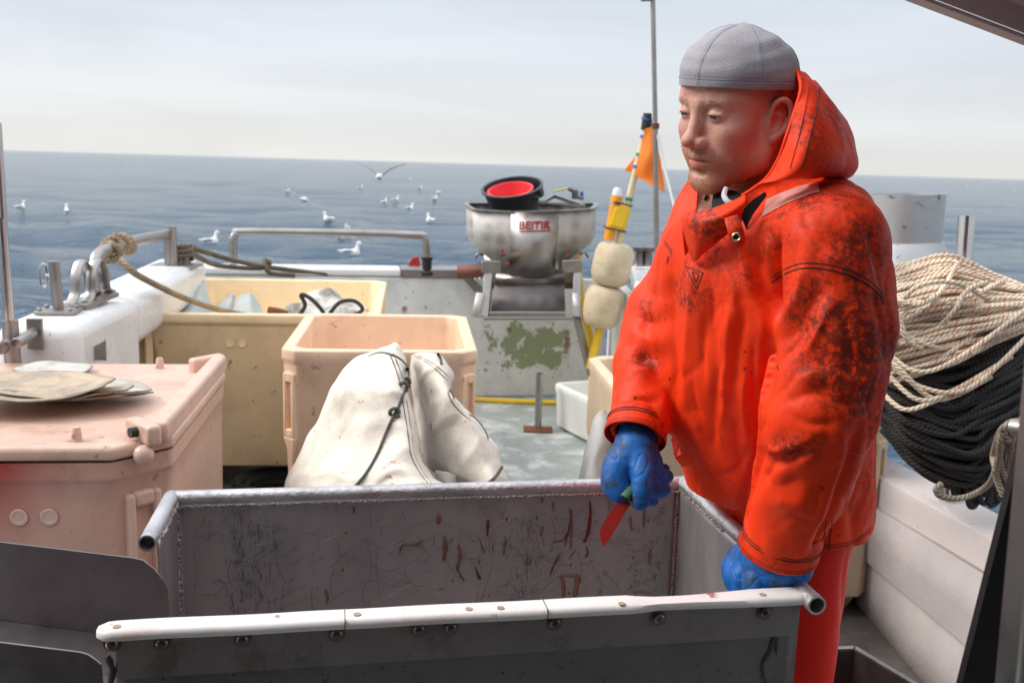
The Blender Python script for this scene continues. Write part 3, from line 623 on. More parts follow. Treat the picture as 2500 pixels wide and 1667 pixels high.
pipe([T(-.004, 0, .9), T(WT + .006, 0, .9)], 'rear_pipe'); pipe([T(WT + .010, .0, .902), T(WT + .012, DT + .035, .902)], 'side_pipe'); pipe([T(-.010, 0.0, .902), T(-.016, .225, .898)], 'side_pipe')
# weld seams: irregular beads
rw = random.Random(5)
def weld(a, b, r_, n, name='weld_bead'):
    m = MB(); a, b = Vector(a), Vector(b); r_ = r_ * .72
    for i in range(n):
        p = a.lerp(b, (i + rw.uniform(-.3, .3)) / n) + Vector((rw.uniform(-1, 1), rw.uniform(-1, 1), rw.uniform(-1, 1))) * r_ * .35
        m.sphere(p, (r_ * rw.uniform(.6, 1.25), r_ * rw.uniform(.6, 1.25), r_ * rw.uniform(.6, 1.2)), 8)
    return m.build(name, 'weld_dull', gt_, smooth=80)
weld(T(0.0, .017, .888), T(WT, .017, .888), .0042, 190); weld(T(WT - .006, .018, .885), T(WT - .006, .018, .45), .0048, 80)
weld(T(.006, .018, .885), T(.006, .018, .45), .0045, 80); weld(T(WT - .004, .01, .894), T(WT - .004, .26, .894), .0042, 40); weld(T(.004, .01, .895), T(.004, .2, .895), .0055, 30)
# white plastic front edge
m = MB(); nS = 90; vs = []; 
prof = [(-.021, -.008), (-.021, .006), (-.016, .0095), (.014, .0095), (.0195, .0065), (.0215, 0), (.0205, -.0055), (.016, -.0085), (-.018, -.0085)]
for i in range(nS + 1):
    f_ = i / nS; s_ = -.022 + (WT + .035) * f_
    e = min(f_, 1 - f_) * (WT + .04); rr_ = min(1, math.sqrt(max(.16, 1 - (1 - min(1, e / .02)) ** 2)))
    dip = -.007 * smoothstep(.72, .77, f_) * smoothstep(.93, .80, f_)
    for (t_, z_) in prof: vs.append(T(s_, DT + .002 + t_ * (rr_ if t_ < 0 else rr_) + (dip * .9 if t_ > 0 else -dip * 1.2), .903 + .86 * z_ * (.62 + .38 * rr_) + (dip * .5 if z_ > .009 else 0) + .0012 * noise.noise(Vector((s_ * 8, 0, 0)))))
k = len(prof); m.add(vs, [(i * k + j, i * k + (j + 1) % k, (i + 1) * k + (j + 1) % k, (i + 1) * k + j) for i in range(nS) for j in range(k)] + [tuple(range(k)), tuple(range(nS * k, (nS + 1) * k))[::-1]])
mat('edge_plastic', (.86, .85, .83), rough=.38, var=.05, dirt=(.62, .25, .2), damt=.45, dscale=5, dsharp=.25, speck=(.35, .03, .02), samt=.8, sscale=30, bump=.25, bscale=25, sss=.1)
strip = m.build('plastic_edge', 'edge_plastic', gt_, smooth=50)
mat('hole_brown', (.42, .30, .22), rough=.8)
for px, py in ((285, 1530), (872, 1500), (1145, 1487), (1222, 1484), (1518, 1474), (1862, 1452)):
    q = Vector(G(px, py, .911)); mh = MB(); q.z = .9112 + .0008; mh.lathe([(.0055, -.004), (.0055, .0004), (.0048, .0004), (.001, -.0002)], 14, Matrix.Translation(q)); mh.build('screw_hole', 'hole_brown', strip)
for f_ in (.32, .60, .335):
    if f_ < .33 or f_ == .60:
        mh = MB(); mh.box((0, 0, 0), (.0011, .0435, .0170), Matrix.Translation(T(-.022 + (WT + .035) * f_, DT + .002, .9030)) @ Matrix.Rotation(math.atan2(e1.y, e1.x), 4, 'Z')); mh.build('joint', 'rust', strip)
mh = MB(); quadslab(mh, [T(.003, DT + .0065, .835), T(WT - .003, DT + .0065, .842), T(WT - .003, DT + .0065, .8955), T(.003, DT + .0065, .8955)], e2 * .003); mh.build('clamp_strip', mat('clamp_steel', (.27, .25, .24), rough=.5, metal=.5, dirt=(.12, .1, .09), damt=.6, dscale=8), gt_)
fpl = T(0, DT + .0105, 0)
for px, py in ((275, 1568), (397, 1567), (592, 1558), (822, 1545), (1022, 1534), (1100, 1530), (1354, 1519), (1608, 1508), (1866, 1493)):
    v = Vector(ray(px, py)); E_ = Vector(EYE); t_ = (fpl - E_).dot(e2) / v.dot(e2); q = E_ + v * t_
    M_ = Matrix.Translation(q) @ e2.to_track_quat('Z', 'Y').to_matrix().to_4x4()
    mh = MB(); mh.lathe([(.0125, -.004), (.0125, .0015), (.0085, .0016), (.0085, .006), (.006, .0085), (.0035, .009), (.0035, .013)], 12, M_); mh.build('bolt', 'steel_dark', gt_, smooth=30)
for (s_, t_) in ((.03, .04), (WT - .03, .04), (.03, DT - .03), (WT - .03, DT - .03)):
    mh = MB(); mh.tube([T(s_, t_, 0), T(s_, t_, .43)], .02, 12); mh.build('leg', 'steel_dark', gt_)

# blood drips and dirt as thin raised smears on the rear panel
mat('blood', (.17, .014, .01), rough=.25, var=.3, bump=.2)
mat('blood_old', (.23, .10, .08), rough=.5, var=.3, bump=.1)
def on_plane(px, py, p0, nrm):
    v = Vector(ray(px, py)); E_ = Vector(EYE); return E_ + v * ((p0 - E_).dot(nrm) / v.dot(nrm))
RP0 = T(0, .0148, 0)
def smear(pts, w0, w1, m_, p0=RP0, nrm=None, lift=.0006, name='blood_drip', seed=1):
    nrm = Vector(nrm if nrm is not None else e2); q = [on_plane(x, y, p0, nrm) for x, y in pts]; sp = [Vector(a) for a in spline(q, 5)]; n = len(sp); vs = []; rr = random.Random(seed)
    for i, p in enumerate(sp):
        d = (sp[min(i + 1, n - 1)] - sp[max(i - 1, 0)]).normalized(); s_ = d.cross(nrm).normalized(); t_ = i / (n - 1); wd = (w0 + (w1 - w0) * t_) * (math.sin(math.pi * min(1, max(.06, t_))) ** .3) * (1 + .5 * noise.noise(p * 90)) * 1.05
        vs += [p - s_ * wd + nrm * lift * .3, p + nrm * lift * 1.6, p + s_ * wd + nrm * lift * .3]
    m = MB(); m.add(vs, [(i * 3 + k, i * 3 + k + 1, (i + 1) * 3 + k + 1, (i + 1) * 3 + k) for i in range(n - 1) for k in range(2)]); return m
drips = MB(); old = MB(); scr = MB()

def J(m, m2): m.add(m2.v, m2.f)
for pts, w0, w1 in (([(1440, 1222), (1442, 1250), (1436, 1300), (1425, 1325)], .0016, .004), ([(1432, 1335), (1436, 1350), (1428, 1360)], .001, .0025), ([(1192, 1268), (1191, 1290), (1190, 1310)], .003, .0012),
                    ([(1160, 1382), (1168, 1405), (1172, 1414)], .0012, .004), ([(1368, 1355), (1352, 1380), (1342, 1410)], .002, .0008), ([(1380, 1330), (1395, 1260), (1392, 1240)], .0018, .001),
                    ([(1352, 1322), (1375, 1318), (1385, 1300)], .001, .0016), ([(1290, 1360), (1284, 1375), (1294, 1376), (1300, 1360)], .001, .001), ([(1238, 1262), (1236, 1272)], .002, .001), ([(1325, 1215), (1322, 1228)], .0016, .001),
                    ([(975, 1350), (985, 1332), (1010, 1330), (1035, 1318)], .001, .001), ([(1112, 1378), (1122, 1400), (1135, 1420)], .001, .0015), ([(1170, 1310), (1175, 1330), (1184, 1352)], .0006, .001), ([(1408, 1148 + 190), (1392, 1360)], .0007, .001),
                    ([(865, 1238), (863, 1255)], .002, .001), ([(843, 1298), (848, 1305)], .0015, .001), ([(836, 1388), (838, 1396)], .002, .001), ([(1068, 1440), (1085, 1436)], .0008, .001)):
    J(drips, smear(pts, w0, w1, None))
for pts, w0, w1 in (([(1370, 1405), (1376, 1430), (1375, 1460)], .004, .003), ([(1412, 1405), (1408, 1435), (1402, 1462)], .006, .004), ([(1372, 1405), (1392, 1407), (1414, 1404)], .001, .001), ([(1392, 1245), (1396, 1290), (1393, 1345)], .003, .002), ([(1085, 1310), (1088, 1340), (1082, 1370)], .004, .003),
                    ([(1120, 1330), (1124, 1360), (1115, 1395)], .003, .003), ([(1236, 1315), (1232, 1335), (1230, 1355)], .003, .002), ([(1325, 1285), (1320, 1310)], .003, .002), ([(1072, 1255), (1070, 1280)], .004, .003), ([(795, 1440), (800, 1460), (797, 1475)], .003, .001), ([(1350, 1225), (1352, 1250)], .003, .001),
                    ([(1575, 1240), (1572, 1290)], .002, .002), ([(1540, 1260), (1543, 1300)], .0014, .001), ([(1590, 1340), (1586, 1380)], .002, .003)):
    J(old, smear(pts, w0, w1, None, seed=3))
for i in range(46):
    x, y = rw.uniform(560, 1620), rw.uniform(1245, 1455)
    if rw.random() < .35: x = rw.uniform(1150, 1600)
    l_ = rw.uniform(2, 9); J(drips if rw.random() < .5 else old, smear([(x, y), (x + rw.uniform(-4, 4), y + l_)], .0011, .0008, None, lift=.0004, seed=i))
mat('scratch_dark', (.11, .10, .10), rough=.5); mat('scratch_light', (.55, .53, .53), rough=.35, metal=.6); scl = MB(); stn = MB()
mat('grey_smudge', (.20, .19, .195), rough=.5, metal=.4)
for i in range(760):
    k = rw.random(); x, y = rw.uniform(460, 1630), rw.uniform(1235, 1490)
    if k < .5: x = rw.choice((575, 600, 640, 1270, 1290, 1600)) + rw.gauss(0, 22)
    a = rw.choice((-.45, -.4, -.5, 1.5, 1.6, .2, rw.uniform(-1.5, 1.5))); l_ = rw.uniform(5, 26) if k < .85 else rw.uniform(40, 110); a = rw.gauss(1.55, .12) if k < .4 else a; cvv = rw.uniform(-.15, .15) * l_
    pts = [(x, y), (x + math.cos(a) * l_ * .5 - math.sin(a) * cvv, y + math.sin(a) * l_ * .5 + math.cos(a) * cvv), (x + math.cos(a) * l_, y + math.sin(a) * l_)]
    if min(p[1] for p in pts) < 1225 or max(p[0] for p in pts) > 1640 or min(p[0] for p in pts) < 452: continue
    J(scr if rw.random() < .8 else scl, smear(pts, .00024, .00016, None, lift=.0003, seed=i))
def into(o, mbs):
    me0 = o.data; bm = bmesh.new(); bm.from_mesh(me0)
    for mb, mt_ in mbs:
        me0.materials.append(MATS[mt_]); mi = len(me0.materials) - 1; vv = [bm.verts.new(tuple(v)) for v in mb.v]
        for f in mb.f:
            try: fc = bm.faces.new([vv[k_] for k_ in f]); fc.material_index = mi; fc.smooth = True
            except ValueError: pass
    bm.to_mesh(me0); bm.free()
into([c for c in gt_.children if c.name == 'rear_panel'][0], ((drips, 'blood'), (old, 'blood_old'), (scr, 'scratch_dark'), (scl, 'scratch_light')))

FP0 = T(0, DT + .0062, 0); sm = MB()
for pts, w0, w1 in (([(1895, 1515), (1890, 1550), (1880, 1590), (1862, 1625), (1875, 1680)], .0035, .0025), ([(1780, 1512), (1830, 1517), (1880, 1514)], .004, .005), ([(1795, 1512), (1805, 1520), (1790, 1528)], .004, .002), ([(1900, 1480), (1898, 1530), (1895, 1600)], .003, .003), ([(262, 1600), (275, 1640), (262, 1690)], .005, .004), ([(300, 1600), (285, 1640)], .006, .004)): J0 = smear(pts, w0, w1, None, FP0, e2, .0004); sm.add(J0.v, J0.f)
for i in range(60):
    x, y = rw.uniform(280, 1880), rw.uniform(1600, 1667); J(sm, smear([(x, y), (x + rw.uniform(-5, 5), y + rw.uniform(1, 7))], .0007, .0009, None, FP0, e2, .0003, seed=i))
mat('smudge', (.055, .05, .048), rough=.6); into([c for c in gt_.children if c.name == 'front_panel'][0], ((sm, 'smudge'),)); [c for c in gt_.children if c.name == 'front_panel'][0].modifiers['t'].thickness = .0004
# ------------------------------------------------------------------ chute on the left
ch = thing('steel_chute', 'dark steel chute with a rounded upright side feeding the trough from the left', 'chute', tuple(YP(100, 1560, 1.45)))
def plate_poly(pts2, Y, th, nm, m_='steel_dark'):
    a = [Vector(YP(x, y, Y)) for x, y in pts2]; n = len(a); b = [p + Vector((0, th, 0)) for p in a]
    m = MB(); m.add(a + b, [tuple(range(n - 1, -1, -1)), tuple(range(n, 2 * n))] + [(i, (i + 1) % n, n + (i + 1) % n, n + i) for i in range(n)]); return m.build(nm, m_, ch, smooth=30)
mat('chute_steel', (.27, .235, .235), rough=.36, metal=.85, var=.15, dirt=(.13, .105, .1), damt=.45, dscale=4, dsharp=.4, bump=.08, speck=(.1, .02, .015), samt=.4, sscale=14)
plate_poly([(-300, 1290), (0, 1323), (325, 1362), (350, 1368), (375, 1388), (398, 1415), (408, 1440), (412, 1480), (414, 1640), (0, 1620), (-300, 1600)], 1.52, .003, 'side_plate', 'chute_steel')
plate_poly([(-300, 1540), (0, 1568), (195, 1592), (215, 1598), (235, 1612), (246, 1622), (262, 1800), (-300, 1800)], 1.20, .003, 'side_plate', 'chute_steel')
m = MB(); fa = [Vector(YP(-300, 1475, 1.519)), Vector(YP(240, 1545, 1.519)), Vector(YP(400, 1566, 1.519)), Vector(YP(400, 1566, 1.519)) + Vector((0, -.315, -.0)), Vector(YP(-300, 1475, 1.519)) + Vector((0, -.315, 0))]
m.add(fa + [p - Vector((0, 0, .003)) for p in fa], [(0, 1, 2, 3, 4), (9, 8, 7, 6, 5)] + [(i, (i + 1) % 5, 5 + (i + 1) % 5, 5 + i) for i in range(5)]); m.build('chute_floor', 'chute_steel', ch, smooth=0)
# open steel box lower right
bx_ = thing('steel_box', 'open dark steel box on the deck at the bottom right beside the trough', 'box', tuple(G(2085, 1583, .42)))
c1, c2, c3 = Vector(G(1900, 1593, .42)), Vector(G(2086, 1584, .42)), Vector(G(2300, 1712, .42)); u1 = (c1 - c2).normalized(); u2 = (c3 - c2).normalized()
m = MB(); zz = Vector((0, 0, -.40)); w3 = c2 + u1 * .62; w4 = w3 + u2 * .45; c3 = c2 + u2 * .45
for a, b, nn in ((c2, w3, u2), (c2, c3, u1), (w3, w4, -u1), (c3, w4, -u2)): quadslab(m, [a, b, b + zz, a + zz], nn * .006)
quadslab(m, [c2 + zz, w3 + zz, w4 + zz, c3 + zz], (0, 0, .005)); m.build('shell', 'steel_dark', bx_)
m = MB(); loop = [c2, w3, w4, c3]
for i in range(4): beam(m, loop[i] + Vector((0, 0, .003)), loop[(i + 1) % 4] + Vector((0, 0, .003)), .014, .006)
m.build('rim', 'steel', bx_)
# ------------------------------------------------------------------ sculpting with distance fields
class SDF:
    def __init__(s, lo, hi, h):
        s.lo = np.array(lo, float); s.h = h; s.n = np.ceil((np.array(hi, float) - s.lo) / h).astype(int) + 1
        s.D = np.full(tuple(s.n), .5, np.float32)
    def region(s, lo, hi):
        a = np.clip(np.floor((np.array(lo) - s.lo) / s.h).astype(int), 0, s.n - 1); b = np.clip(np.ceil((np.array(hi) - s.lo) / s.h).astype(int) + 1, 1, s.n)
        if np.any(b <= a): return None
        sl_ = tuple(slice(a[i], b[i]) for i in range(3))
        ax = [(s.lo[i] + s.h * np.arange(a[i], b[i])).astype(np.float32) for i in range(3)]
        return sl_, np.stack(np.meshgrid(*ax, indexing='ij'), -1)
    def comb(s, sl_, d, k, op):
        D = s.D[sl_]
        if op == 'u':
            if k > 0: h_ = np.clip(k - np.abs(D - d), 0, None) / k; r_ = np.minimum(D, d) - h_ * h_ * k * .25
            else: r_ = np.minimum(D, d)
        elif op == 's':
            d = -d
            if k > 0: h_ = np.clip(k - np.abs(D - d), 0, None) / k; r_ = np.maximum(D, d) + h_ * h_ * k * .25
            else: r_ = np.maximum(D, d)
        elif op == 'i': r_ = np.maximum(D, d)
        s.D[sl_] = r_
    def cap(s, a, b, r0, r1=None, k=.02, op='u', flat=None, fscale=1.):
        r1 = r0 if r1 is None else r1; a = np.array(a, np.float32); b = np.array(b, np.float32); rm = max(r0, r1) * max(1, 1 / fscale if fscale < 1 else fscale) + k + s.h * 3
        q = s.region(np.minimum(a, b) - rm, np.maximum(a, b) + rm)
        if q is None: return
        sl_, X = q; ba = b - a; L2 = float(ba @ ba) + 1e-12; pa = X - a; t = np.clip((pa @ ba) / L2, 0, 1); v = pa - t[..., None] * ba
        if flat is not None:
            f_ = np.array(flat, np.float32); f_ = f_ / np.linalg.norm(f_); c = v @ f_; v = v + (c * (1 / fscale - 1))[..., None] * f_
        d = np.sqrt((v * v).sum(-1)) - (r0 + (r1 - r0) * t)
        if fscale < 1 and flat is not None: d = d * (fscale * .5 + .5)
        s.comb(sl_, d, k, op)
    def ell(s, c, r_, M3=None, k=.02, op='u'):
        c = np.array(c, np.float32); r_ = np.array(r_, np.float32); rm = float(r_.max()) + k + s.h * 3
        q = s.region(c - rm, c + rm)
        if q is None: return
        sl_, X = q; v = X - c
        if M3 is not None: v = v @ np.array(M3, np.float32)        # columns = local axes
        k0 = np.sqrt(((v / r_) ** 2).sum(-1)); k1 = np.sqrt(((v / (r_ * r_)) ** 2).sum(-1)); d = k0 * (k0 - 1) / np.maximum(k1, 1e-6)
        s.comb(sl_, d, k, op)
    def path(s, pts, rs, k=.02, op='u', n=6, flat=None, fscale=1.):
        q = spline([list(p) + [r_] for p, r_ in zip(pts, rs)], n)
        for i in range(len(q) - 1): s.cap(q[i][:3], q[i + 1][:3], q[i][3], q[i + 1][3], k, op, flat, fscale)
    def mesh(s):
        D = s.D; ins = D < 0; n = s.n
        c = np.zeros(tuple(n - 1), np.int8)
        for dx in (0, 1):
            for dy in (0, 1):
                for dz in (0, 1): c += ins[dx:n[0] - 1 + dx, dy:n[1] - 1 + dy, dz:n[2] - 1 + dz]
        act = np.argwhere((c > 0) & (c < 8)); idx = np.full(tuple(n - 1), -1, np.int32); idx[tuple(act.T)] = np.arange(len(act))
        acc = np.zeros((len(act), 3)); cnt = np.zeros(len(act)); cor = [(x, y, z) for x in (0, 1) for y in (0, 1) for z in (0, 1)]
        for i, a in enumerate(cor):
            for b in cor[i + 1:]:
                if sum(abs(p - q) for p, q in zip(a, b)) != 1: continue
                A_ = act + np.array(a); B_ = act + np.array(b); da = D[tuple(A_.T)].astype(float); db = D[tuple(B_.T)].astype(float)
                m_ = (da < 0) != (db < 0); t = np.where(m_, da / np.where(m_, da - db, 1), 0)
                acc += np.where(m_[:, None], np.array(a) + t[:, None] * (np.array(b) - np.array(a)), 0); cnt += m_
        V = s.lo + (act + acc / cnt[:, None]) * s.h; F_ = []
        for ax in range(3):
            o1, o2 = [(1, 2), (2, 0), (0, 1)][ax]
            sl0 = [slice(None)] * 3; sl1 = [slice(None)] * 3; sl0[ax] = slice(0, -1); sl1[ax] = slice(1, None)
            E0 = ins[tuple(sl0)]; E1 = ins[tuple(sl1)]; ed = np.argwhere(E0 != E1)
            ok = (ed[:, o1] > 0) & (ed[:, o2] > 0) & (ed[:, o1] < n[o1] - 1) & (ed[:, o2] < n[o2] - 1) & (ed[:, ax] < n[ax] - 1); ed = ed[ok]
            fl = E0[tuple(ed.T)]
            def cell(a, b): e = ed.copy(); e[:, o1] -= a; e[:, o2] -= b; return idx[tuple(e.T)]
            q = np.stack([cell(1, 1), cell(0, 1), cell(0, 0), cell(1, 0)], -1); q[~fl] = q[~fl][:, ::-1]; F_.append(q)
        F_ = np.concatenate(F_); F_ = F_[(F_ >= 0).all(1)]
        return V, F_
def np_mesh(name, V, F_):
    me = bpy.data.meshes.new(name); me.vertices.add(len(V)); me.vertices.foreach_set('co', np.asarray(V, np.float32).ravel())
    me.loops.add(F_.size); me.loops.foreach_set('vertex_index', F_.ravel().astype(np.int32)); me.polygons.add(len(F_)); me.polygons.foreach_set('loop_start', np.arange(0, F_.size, F_.shape[1], dtype=np.int32))
    me.update(); me.validate(); return me
def lap_smooth(V, F_, it=2, lam=.5):
    e = np.concatenate([F_[:, [0, 1]], F_[:, [1, 2]], F_[:, [2, 3]], F_[:, [3, 0]]]); e = np.concatenate([e, e[:, ::-1]]); n = len(V); deg = np.bincount(e[:, 0], minlength=n).astype(float)
    for _ in range(it):
        a = np.stack([np.bincount(e[:, 0], weights=V[e[:, 1], k], minlength=n) for k in range(3)], -1) / np.maximum(deg, 1)[:, None]; V = V + lam * (a - V)
    return V
def vnormals(V, F_):
    nn = np.cross(V[F_[:, 2]] - V[F_[:, 0]], V[F_[:, 3]] - V[F_[:, 1]]); N_ = np.zeros_like(V)
    for k in range(4): np.add.at(N_, F_[:, k], nn)
    return N_ / np.maximum(np.linalg.norm(N_, axis=1, keepdims=True), 1e-12)
def pix(V):
    q = V - EYE; d = q @ cf; return 1250 + FPX * (q @ cr) / d, 833.5 - FPX * (q @ cu) / d, d
def seg_dist(x, y, pts):                  # distance in the photo's pixels is only used to look points up on a surface
    best = np.full(len(x), 1e9)
    for (x0, y0), (x1, y1) in zip(pts[:-1], pts[1:]):
        dx_, dy_ = x1 - x0, y1 - y0; t = np.clip(((x - x0) * dx_ + (y - y0) * dy_) / (dx_ * dx_ + dy_ * dy_ + 1e-9), 0, 1); best = np.minimum(best, np.hypot(x - x0 - t * dx_, y - y0 - t * dy_))
    return best
def fnoise(V, s_, seed=0.):
    return np.array([noise.noise(Vector((v[0] * s_ + seed, v[1] * s_, v[2] * s_))) for v in V])
# ------------------------------------------------------------------ the fisherman
mat('skin', (.74, .43, .33), rough=.48, var=.08, vscale=25, bump=.35, bscale=190, sss=.2, attr2='red', attr2col=(.56, .13, .09), speck=(.42, .16, .09), samt=.6, sscale=170, dirt=(.60, .24, .17), damt=.5, dscale=28, dsharp=.35)
mat('lash', (.10, .055, .04), rough=.7)
mat('hair', (.52, .28, .11), rough=.6, var=.2)
mat('eye_white', (.62, .56, .53), rough=.15, var=.03); mat('iris', (.06, .09, .11), rough=.1, var=.2)
mat('oilskin', (.97, .050, .005), rough=.55, var=.05, vscale=5, dirt=(.80, .035, .006), damt=.5, dscale=3, dsharp=.5, speck=(.07, .012, .008), samt=.85, sscale=48, bump=.14, bscale=26, coat=.0, spec=.22, attr='dirt', attrcol=(.085, .016, .010))
mat('oilskin_red', (.74, .020, .010), rough=.5, var=.08, bump=.1, bscale=20, spec=.2)
mat('seam_thread', (.03, .012, .01), rough=.8, var=.2)
mat('cap_cloth', (.36, .34, .375), rough=.92, var=.2, vscale=9, dirt=(.40, .37, .38), damt=.6, dscale=14, dsharp=.3, bump=.5, bscale=380, sheen=.3)
mat('glove', (.010, .14, .50), rough=.5, var=.15, vscale=20, dirt=(.04, .055, .06), damt=.75, dscale=22, dsharp=.12, speck=(.05, .01, .01), samt=.8, sscale=90, bump=.45, bscale=60, spec=.35)
mat('black_fabric', (.01, .01, .012), rough=.9); mat('undershirt', (.6, .6, .68), rough=.9); mat('brass', (.25, .2, .13), rough=.3, metal=1); mat('reflector', (.75, .38, .33), rough=.25, var=.12, bump=.2, coat=.5, dirt=(.5, .15, .1), damt=.6, dscale=14)
mat('lining', (.5, .28, .2), rough=.8, bump=.4)

man = thing('person', 'man in dirty orange oilskins, grey cap and blue gloves leaning on the trough with knife', 'person', (.55, 1.75, 0))
# ---- head: built in its own frame (x forward, y to his left, z up), origin between the ears at eye height
HD = 1.65
HO = P(1800.7, 252.2, HD)
psi, tilt, hroll = R(57.1), R(13), R(-6.5)
fw = np.array([-math.sin(psi), -math.cos(psi), 0]); lf = np.array([math.cos(psi), -math.sin(psi), 0]); upv = np.array([0, 0, 1.])
fw2 = fw * math.cos(tilt) - upv * math.sin(tilt); up2 = fw * math.sin(tilt) + upv * math.cos(tilt)
lf2 = lf * math.cos(hroll) + up2 * math.sin(hroll); up3 = up2 * math.cos(hroll) - lf * math.sin(hroll)
HB = np.stack([fw2, lf2, up3])            # rows: local axes in world
HS = 1.015
def H(x, y, z): return HO + HS * (x * HB[0] + y * HB[1] + z * HB[2])
s = SDF((-.14, -.12, -.26), (.145, .12, .14), .0019)
s.ell((-.012, 0, .030), (.097, .077, .080), k=0)
s.ell((.030, 0, -.035), (.058, .060, .085), k=.03)
s.ell((.045, 0, .03), (.046, .058, .045), k=.03)          # forehead
for sg in (-1, 1):
    s.cap((-.012, sg * .060, -.045), (.020, sg * .057, -.082), .017, .016, k=.03); s.cap((.020, sg * .055, -.082), (.070, sg * .018, -.112), .017, .016, k=.025)   # jaw
    s.ell((.056, sg * .043, -.030), (.026, .022, .019), k=.025)   # cheekbone
    s.ell((.050, sg * .040, -.062), (.024, .021, .026), k=.03)
    s.cap((.084, sg * .010, .0155), (.071, sg * .044, .018), .0090, .0072, k=.014)      # brow
    s.ell((.099, sg * .031, -.001), (.022, .020, .0125), k=.011, op='s')   # socket
s.ell((.073, 0, -.112), (.019, .024, .017), k=.022)       # chin
s.ell((.074, 0, -.072), (.021, .030, .027), k=.02)        # muzzle
s.cap((.085, 0, .008), (.104, 0, -.034), .0078, .0095, k=.014); s.ell((.1095, 0, -.0405), (.0128, .0130, .0108), k=.008)   # nose
for sg in (-1, 1):
    s.ell((.0975, sg * .0150, -.0450), (.0125, .0080, .0092), k=.005)
    s.ell((.1010, sg * .0080, -.0535), (.0068, .0042, .0048), k=.002, op='s')
    s.ell((.0757, sg * .0320, -.002), (.0148, .0170, .0138), k=.005)       # lids over the ball
    s.path([(.0870, sg * .0190, -.0058), (.0918, sg * .027, -.0046), (.0915, sg * .036, -.0046), (.0855, sg * .0450, -.0052)], [.0022, .0036, .0038, .0022], k=.0008, op='s', n=5)   # slit
    s.path([(.091, sg * .020, .0052), (.0915, sg * .031, .0068), (.083, sg * .044, .0035)], [.0011] * 3, k=.002, op='s', n=4)   # lid crease
s.path([(.0935, 0, -.0690), (.0905, .011, -.0690), (.0815, .024, -.0745)], [.0052, .0048, .0020], k=.006); s.path([(.0935, 0, -.0690), (.0905, -.011, -.0690), (.0815, -.024, -.0745)], [.0052, .0048, .0020], k=.006)
s.path([(.0915, 0, -.0815), (.0885, .011, -.0805), (.0815, .022, -.0762)], [.0062, .0054, .0020], k=.005); s.path([(.0915, 0, -.0815), (.0885, -.011, -.0805), (.0815, -.022, -.0762)], [.0062, .0054, .0020], k=.005)
s.path([(.0995, 0, -.0745), (.0955, .012, -.0742), (.0855, .0255, -.0765)], [.0016, .0016, .0012], k=.002, op='s'); s.path([(.0995, 0, -.0745), (.0955, -.012, -.0742), (.0855, -.0255, -.0765)], [.0016, .0016, .0012], k=.002, op='s')
s.ell((.092, 0, -.0945), (.006, .018, .005), k=.008, op='s')
pass
for sg in (-1, 1):                                        # ear
    Me = np.array(Matrix.Rotation(sg * R(-24), 3, 'Z') @ Matrix.Rotation(R(-10), 3, 'Y'))
    ec = np.array((-.006, sg * .078, -.022))
    def E_(x, y, z): return ec + Me @ np.array((x, sg * y, z))
    s.ell(ec, (.0165, .0055, .030), Me, k=.006); s.ell(E_(.004, -.004, -.004), (.014, .012, .022), Me, k=.008)
    s.path([E_(.012, .002, .008), E_(.010, .006, .025), E_(-.002, .0075, .0335), E_(-.0145, .0075, .026), E_(-.0185, .007, .008), E_(-.0145, .006, -.010), E_(-.006, .005, -.021), E_(.004, .004, -.029)], [.0025, .0035, .0036, .0036, .0034, .0034, .0045, .0055], k=.003)
    s.ell(E_(.004, .0075, -.002), (.0085, .0068, .0125), Me, k=.003, op='s'); s.path([E_(.004, .007, .016), E_(-.006, .007, .021), E_(-.0115, .007, .010), E_(-.010, .007, -.004)], [.0030, .0032, .0028, .002], k=.003, op='s')
    s.ell(E_(.013, .002, -.006), (.004, .004, .006), Me, k=.003)
s.cap((-.022, 0, -.05), (-.060, 0, -.24), .054, .060, k=.035)
V, F_ = s.mesh(); V = lap_smooth(V, F_, 2, .4)
hx = V.copy(); W_ = HO + HS * (V @ HB)
me = np_mesh('body', W_, F_)
def blob(c, r_): return np.clip(1 - np.linalg.norm((hx - np.array(c)) / np.array(r_), axis=1), 0, 1)
red = .9 * blob((.108, 0, -.042), (.022, .022, .020)) + .95 * blob((.05, .05, -.045), (.045, .035, .035)) + .95 * blob((.05, -.05, -.045), (.045, .035, .035)) + .9 * blob((-.016, .08, -.01), (.03, .03, .045)) + 1.6 * blob((.093, 0, -.0765), (.014, .026, .0095)) + .4 * blob((.08, 0, .05), (.05, .06, .04)) + .5 * blob((.05, .05, -.09), (.06, .05, .05)) + .16
me.attributes.new('red', 'FLOAT', 'POINT').data.foreach_set('value', np.clip(red, 0, .85))
body = link('body', me, 'skin', man, 0); me.shade_smooth()
for sg in (-1, 1):
    m = MB(); c = H(.0750, sg * .0320, -.0025); m.sphere(c, .0141 * HS, 24); e = m.build('eyeball', 'eye_white', body, 0); e.data.shade_smooth()
    gz = (HB[0] * 1 - HB[2] * .24 + HB[1] * .05); gz /= np.linalg.norm(gz)
    m = MB(); m.lathe([(.0062, 0), (.0058, .0006), (.0001, .0011)], 20, Matrix.Translation(Vector(c + gz * .0130 * HS)) @ Vector(gz).to_track_quat('Z', 'Y').to_matrix().to_4x4()); m.build('iris', 'iris', e)
for sg in (-1, 1):
    m = MB(); m.tube([H(.0875, sg * .0185, -.0045), H(.0912, sg * .0245, -.0016), H(.0918, sg * .031, -.0006), H(.0895, sg * .039, -.0014), H(.0850, sg * .0462, -.0040)], [.0004, .0009, .0010, .0010, .0005], 6); m.build('eyelashes', 'lash', body, 0)
